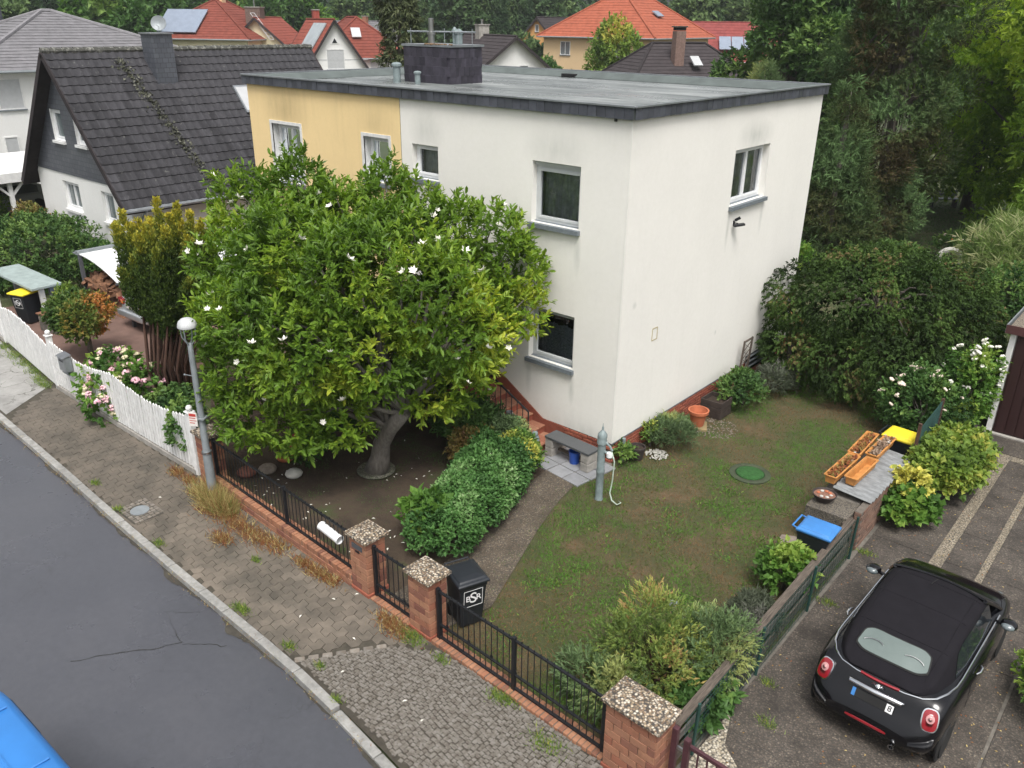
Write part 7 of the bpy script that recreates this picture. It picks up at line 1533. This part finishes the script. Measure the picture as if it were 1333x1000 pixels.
def broad(h, w, n, seed, z0=.22):
    q = random.Random(seed); out = []
    for k in range(n):
        a = q.uniform(0, 6.28); t_ = q.random(); z = h * (z0 + (1 - z0 - .12) * t_); r = w / 2 * math.sqrt(max(.05, 1 - (2 * t_ - .85) ** 2 * .8)) * q.uniform(.3, .85); s = w * q.uniform(.15, .23); out.append(((r * math.cos(a), r * math.sin(a), z), (s, s, s * .8)))
    return out
tuft_tree('robinia_tree', 'tall bright green robinia with feathery leaves behind the garage side', tuple(spot(1275, 41)), broad(13.5, 8.5, 30, 1, .10), 5200, G_rob, .20, .09, 11, .45, ((0, 0, 6), .25), f=.5, up=.1, hang=.25, jit=.5)
tuft_tree('robinia_tree', 'second robinia, darker and further back between pine and bright robinia', tuple(spot(1205, 47)), broad(14, 8, 26, 2, .1), 4000, G_rob, .22, .10, 11, .45, ((0, 0, 6), .25), f=.5, up=.1, hang=.25, lo=0, hi=.85)
tuft_tree('robinia_tree', 'robinia at the frame edge with lower hanging sprays', tuple(spot(1375, 36)), broad(12, 8, 26, 3, .12), 3600, G_rob, .20, .09, 11, .45, ((0, 0, 6), .25), f=.5, up=.1, hang=.25, lo=0, hi=.8)
tuft_tree('chestnut_tree', 'dense dark broadleaf tree beyond the flat roof, left of the pine', tuple(spot(965, 52)), broad(13.5, 8, 26, 4, .1), 4200, G_dark, .30, .17, 7, .4, ((0, 0, 6), .3), f=.4, lo=.1, hi=1)
tuft_tree('lime_tree', 'mid green tree just above the right end of the flat roof', tuple(spot(1012, 60)), broad(15, 9, 26, 5, .1), 3600, G_mid, .32, .18, 7, .4, ((0, 0, 6), .3), f=.4, lo=0, hi=.7)
tuft_tree('small_pine', 'bluish young pine peeping over the roof edge before the broadleaf tree', tuple(spot(945, 40)), [((0, 0, 5.9), (.75, .75, .6)), ((.5, .2, 5.4), (.7, .7, .5)), ((-.6, 0, 5.3), (.7, .7, .5)), ((0, 0, 6.4), (.4, .4, .5)), ((.9, 0, 4.8), (.8, .8, .6)), ((-.9, 0, 4.7), (.8, .8, .6))], 900, G_juniblue, .2, .02, 12, .25, ((0, 0, 6), .12), f=.7)
tuft_tree('small_pine', 'little pine top showing above the roof corner beside the big pine', tuple(spot(1045, 33)), [((0, 0, 6.3 - .55 * k), (.32 + .16 * k, .32 + .16 * k, .5)) for k in range(11)], 1900, G_pine, .2, .03, 12, .25, ((0, 0, 5.5), .1), f=.7, lo=.3, hi=1)
# ---------------------------------------------------------------- trees between and behind the houses
def shared(key, lobes, n, m, L, W, k=6, tl=.7, f=.35, **kw):
    P, N = lobes_points(lobes, n, (.6, 1.05), .1, .75); return foliage_mesh(key, m, P, N, k, tl, L, W, tint_noise(f, 0, 1, rnd.uniform(0, 30)), **kw)
KM = {}
for key, m_, sd in (('mid', G_mid, 21), ('dark', G_far, 22), ('fresh', G_light, 23)): KM[key] = shared('crown', broad(12, 8, 26, sd, .12), 2100, m_, .55, .34)
sp_ = [((0, 0, 1.5 + k * .95), (2.6 * (1 - k / 13), 2.6 * (1 - k / 13), .9)) for k in range(12)]
KM['spruce'] = shared('crown', sp_, 2300, G_far, .5, .12, 8, .6, hang=.4, up=0); KM['yel'] = shared('crown', broad(12, 8.5, 26, 24, .12), 2000, G_yelgreen, .45, .26)
KM['column'] = shared('crown', [((rnd.uniform(-.25, .25), rnd.uniform(-.25, .25), 1 + k * .62), (.75, .75, .8)) for k in range(18)], 1900, G_cyp, .26, .07, 9, .35, up=-.3, hang=.3)
trm = MB().tube([(0, 0, -.2), (.1, .05, 4), (0, 0, 9)], [.3, .2, .05], 8).mesh('trunk', M_bark, smooth=2)
def tree(key, label, u, d, s, name=None, sz=None):
    t = thing(name or {'spruce': 'spruce_tree', 'column': 'cypress_tree'}.get(key, 'broadleaf_tree'), label, 'tree', tuple(spot(u, d)), rnd.uniform(0, 6.28)); put('crown', KM[key], t); put('trunk', trm, t); t.scale = (s, s, sz or s)
tree('column', 'tall slim cypress rising behind the slate clad chimney', 538, 45, .98, sz=1.0)
tree('yel', 'yellow green tree in front of the big bright red roof', 779, 76, .62, sz=.73)
tree('mid', 'green tree in front of the orange gabled house', 700, 84, .42, sz=.45); tree('mid', 'bushy tree before the sand coloured wall, left of the yellow green tree', 728, 80, .38, sz=.36); tree('dark', 'darker tree between the white gable and the orange house', 676, 96, .62)
tree('fresh', 'bright bush top left of the grey dark roof', 650, 110, .5)
tree('mid', 'tree with yellowish side at the upper left corner behind the white house', 12, 74, .95); tree('mid', 'leafy tree at the frame edge beside the white two storey house', -45, 62, .9)
tree('yel', 'small yellowish shrub tree between white house and slate gable', 30, 41.5, .22, sz=.28)
tree('spruce', 'dark spruce behind the satellite dish', 130, 118, 1.1); tree('spruce', 'dark spruce left of the mid green trees, above the chimney of the gabled house', 165, 125, 1.15); tree('dark', 'dark round tree above the ridge left of the gabled house', 95, 112, 1.0)
tree('mid', 'mid green round tree behind the dark tiled ridge', 232, 96, .95); tree('mid', 'large green tree left of the orange hipped roof', 265, 108, 1.1); tree('fresh', 'lighter green tree peeping over the ridge', 205, 104, .95)
tree('mid', 'broad tree behind the yellow house with solar collectors', 330, 128, 1.1); tree('mid', 'green tree above the ladder roof', 385, 125, 1.1); tree('fresh', 'light green tree above the steep white gable', 425, 135, 1.1); tree('fresh', 'bright tree crown behind the red wing roof', 462, 122, .72)
tree('dark', 'dark tree behind the grey barge boarded house', 500, 138, 1.15); tree('spruce', 'blue grey spruce left of the slim cypress', 514, 134, 1.05); tree('spruce', 'dark spruce right of the slim cypress', 575, 128, 1.15); tree('dark', 'dark broad tree above the slate chimney', 605, 126, 1.15); tree('spruce', 'tall spruce above the white gabled house', 640, 124, 1.2); tree('spruce', 'dark pointed spruce left of the big red roof', 668, 130, 1.2); tree('dark', 'dark tree close behind the orange gable', 700, 136, 1.2)
tree('dark', 'dark tree right of the tall red roof', 872, 132, 1.2); tree('spruce', 'spruce above the crimson roof', 905, 136, 1.2); tree('dark', 'gloomy tree above the solar panel roof', 935, 126, 1.15)
# far wood that reads as one mass
Ps, Ns = [], []
for k in range(90):
    u = -80 + k * 17 + rnd.uniform(-8, 8); d = rnd.uniform(142, 190); c = spot(u, d); h = rnd.uniform(12, 19)
    for j in range(5): Ps.append(((c.x + rnd.uniform(-3, 3), c.y + rnd.uniform(-3, 3), h * (.25 + .15 * j)), (4.2 - .45 * j, 4.2 - .45 * j, 3)))
P, N = lobes_points(Ps, 11000, (.7, 1.05), .1, -1)
o = put('far_woodland', foliage_mesh('far_woodland', G_far, P, N, 5, 1.1, 1.15, .75, tint_noise(.06, 0, 1, 2))); tag(o, 'dark far off woodland closing the view behind all houses', 'woodland', kind='stuff')
# ================================================================ grass, weeds, petals
def blades(name, X, Y, Z, h, w, m, tint, lean=.5, parent=None):
    n = len(X); a = rng.uniform(0, 6.283, n); S = np.stack([np.cos(a), np.sin(a), np.zeros(n)], 1); D = np.stack([rng.normal(size=n) * lean, rng.normal(size=n) * lean, np.ones(n)], 1)
    P = np.stack([X, Y, np.broadcast_to(Z, n)], 1); h = (h * rng.uniform(.5, 1.3, n))[:, None]
    V = np.stack([P - S * w / 2, P + S * w / 2, P + nm(D) * h], 1).reshape(-1, 3); F = np.arange(3 * n).reshape(-1, 3)
    return put(name, np_mesh(name, V, F, m, np.repeat(np.clip(tint, 0, 1), 3)), parent)
def pn(X, Y, f, s=0): return np.array([noise.fractal(Vector((x * f + s, y * f, s)), .6, 2.1, 4) for x, y in zip(X, Y)]) * .5 + .5
def interp_edge(pl, Y): ys = [p[1] for p in pl]; xs_ = [p[0] for p in pl]; return np.interp(Y, ys, xs_)
n = 120000; X = rng.uniform(-.1, 5.0, n); Y = rng.uniform(-6.1, 8.5, n) if 0 else -6.1 + 14.6 * rng.random(n) ** 1.15
ok = X + (pn(X, Y, 4, 7) - .5) * .55 > np.where(Y < -1.25, interp_edge(PATHR, Y), np.where(Y < -.2, .06 + (Y + 1.25) * .1, .12)) + .0
ok &= ~((X > 4.1) & (Y > -.05) & (Y < 2.95)); X, Y = X[ok], Y[ok]
g = pn(X, Y, .8, 3); keep = rng.random(len(X)) < .40 + .6 * np.clip((g - .38) * 3, 0, 1); X, Y, g = X[keep], Y[keep], g[keep]
o = blades('lawn_grass', X, Y, -.012, .058, .016, G_grass, .50 + (g - .5) * 3.4 + rng.normal(size=len(X)) * .2, 1.1); tag(o, 'patchy lawn grass, half dried brown', 'grass', kind='stuff')
# clumps of broad green weeds in the lawn
Xc, Yc = rng.uniform(.6, 4.7, 80), rng.uniform(-5.9, 1.5, 80); X = np.repeat(Xc, 80) + rng.normal(size=6400) * .14; Y = np.repeat(Yc, 80) + rng.normal(size=6400) * .14
ok = X > interp_edge(PATHR, Y) + .05; X, Y = X[ok], Y[ok]
tag(blades('clover_tufts', X, Y, -.01, .065, .024, G_light, .42 + rng.normal(size=len(X)) * .2, 1.2), 'scattered tufts of fresh green weeds in the lawn', 'weeds', kind='stuff')
n = 26000; X = rng.uniform(-5.2, -.9, n); Y = rng.uniform(-5.8, -1.6, n); g = pn(X, Y, 1.1, 9); ok = (rng.random(n) < np.clip((g - .50) * 4, 0.03, .8)) & (X < interp_edge(PATHL, Y) - .3); X, Y = X[ok], Y[ok]
tag(blades('shade_grass', X, Y, -.012, .04, .010, G_mid, .35 + rng.normal(size=len(X)) * .2, .9), 'thin grass and moss growing on the shaded soil under the tree', 'grass', kind='stuff')
n = 60000; X = rng.uniform(-7, 9, n); Y = 9 + 28 * rng.random(n); ok = ~((X > 5.4) & (Y < 13)) & ~((X < .3) & (Y < 9)); X, Y = X[ok], Y[ok]
tag(blades('back_lawn_grass', X, Y, -.02, .07, .03, G_mid, .3 + rng.normal(size=len(X)) * .2, .9), 'shaded back lawn behind the weeping tree', 'grass', kind='stuff')
# dry weeds along the fence foot
def weeds(name, label, spots_, m, h, w, n, spread=.2, t0=.4):
    X = np.concatenate([x + rng.normal(size=int(n * s)) * spread * s for x, y, s in spots_]); Y = np.concatenate([y + rng.normal(size=int(n * s)) * spread * .55 * s for x, y, s in spots_])
    tag(blades(name, X, Y, 0, h, w, m, t0 + rng.normal(size=len(X)) * .3, .85), label, 'weeds', kind='stuff')
weeds('straw_weeds', 'straw coloured dry grass tuft around the foot of the lamp post', [(-4.95, -6.3, 1.3), (-4.7, -6.35, 1.1), (-4.4, -6.4, .9)], G_weed, .42, .012, 900, .17, .6)
weeds('rusty_weeds', 'rusty red weeds along the foot of the brick base', [(-5.3, -6.35, .8), (-4.6, -6.55, 1), (-4.2, -6.45, 1), (-3.7, -6.5, 1), (-3.2, -6.5, 1), (-2.7, -6.42, .9), (-3.6, -6.95, .7), (-1.9, -6.42, .6), (-1.5, -6.42, .7), (-1.2, -6.4, .6), (.55, -6.5, .8), (.25, -6.45, .6), (-6.4, -6.25, .6), (-5.9, -6.25, .6)], G_weed, .12, .014, 560, .2, .22)
weeds('green_weeds', 'green weeds sprouting from joints by the fence and kerb', [(.9, -6.5, .5), (.75, -6.42, .6), (1.5, -6.5, .35), (2.6, -6.5, .5), (2.75, -6.45, .4), (3.6, -6.7, .7), (-2.6, -6.9, .25), (-1.7, -7.8, .4), (-1.6, -7.78, .3), (-.4, -7.8, .3), (-7.2, -7.55, .3), (-5.9, -7.7, .3), (-4.3, -7.75, .3), (-12.9, -6.2, .6), (-13.4, -6.15, .8), (-14, -6.0, .8), (-14.8, -5.95, .9), (-15.6, -5.9, .9), (-16.5, -5.85, .9), (.3, -7.75, .2), (1.0, -8.0, .2), (5.6, -4.5, .4), (5.3, -3.8, .3), (5.25, -1.5, .4), (5.2, .3, .4)], G_yelgreen, .09, .012, 420, .22, .35)
weeds('gutter_grass', 'low moss and grass in the gutter along the kerb', [(x, ky(x) - .16, .35) for x in np.arange(-12, 2, .55)], G_weed, .035, .01, 160, .3, .45)
weeds('path_moss', 'moss and small weeds creeping over the edges of the garden path', [(-.5 + .1 * math.sin(y * 5) + (.95 if k % 2 else .15) + (y + 3) * -.24, y, .4) for k, y in enumerate(np.arange(-5.6, -1.5, .16))], G_mid, .03, .012, 150, .3, .35)
# fallen petals
mb = MB()
for k in range(100):
    if k < 90: x, y = rnd.uniform(-5.0, -1.0), rnd.uniform(-5.7, -2.2); z = .004
    else: x = rnd.gauss(-1.2, 1.7); y = rnd.uniform(-7.7, -6.25); z = .006
    if k >= 90 and not (ky(x) < y < fy(x) - .15): continue
    a, s = rnd.uniform(0, 6.28), rnd.uniform(.018, .042); c, si = math.cos(a), math.sin(a)
    mb.face((x - s * c, y - s * si, z), (x + .4 * s * si, y - .4 * s * c, z + .012), (x + s * c, y + s * si, z + .004), (x - .4 * s * si, y + .4 * s * c, z + .014))
tag(mb.build('fallen_petals', M_petal), 'white magnolia petals scattered on pavement and soil', 'petals', kind='stuff')
# leaves dropped on the driveway and dry leaf litter by the fence
n = 700; P = np.stack([rng.uniform(5.1, 9, n), rng.uniform(-5.5, 5.5, n), np.full(n, .016)], 1); D = rand_dir(n); D[:, 2] *= .15
V, F, q = leaf_geo(P, D, np.tile([0, 0, 1.], (n, 1)), .04, .022, .1); tag(put('leaf_litter', np_mesh('leaf_litter', V, F, G_weed, np.repeat(rng.random(n) * .6, q))), 'dry leaf litter strewn over the driveway', 'leaf litter', kind='stuff')
# ================================================================ haze in the air
hz, t_, b_, L_ = nodes('haze_volume'); t_.nodes.remove(b_); pv_ = t_.nodes.new('ShaderNodeVolumePrincipled')
pv_.inputs['Color'].default_value = (.86, .90, .94, 1); pv_.inputs['Density'].default_value = .0004; pv_.inputs['Anisotropy'].default_value = .2
L_(pv_.outputs[0], t_.nodes['Material Output'].inputs['Volume'])
tag(MB().box(-260, 120, -60, 280, -1.2, 30).build('haze', hz), 'thin damp haze in the air over the whole place', 'haze', kind='stuff')
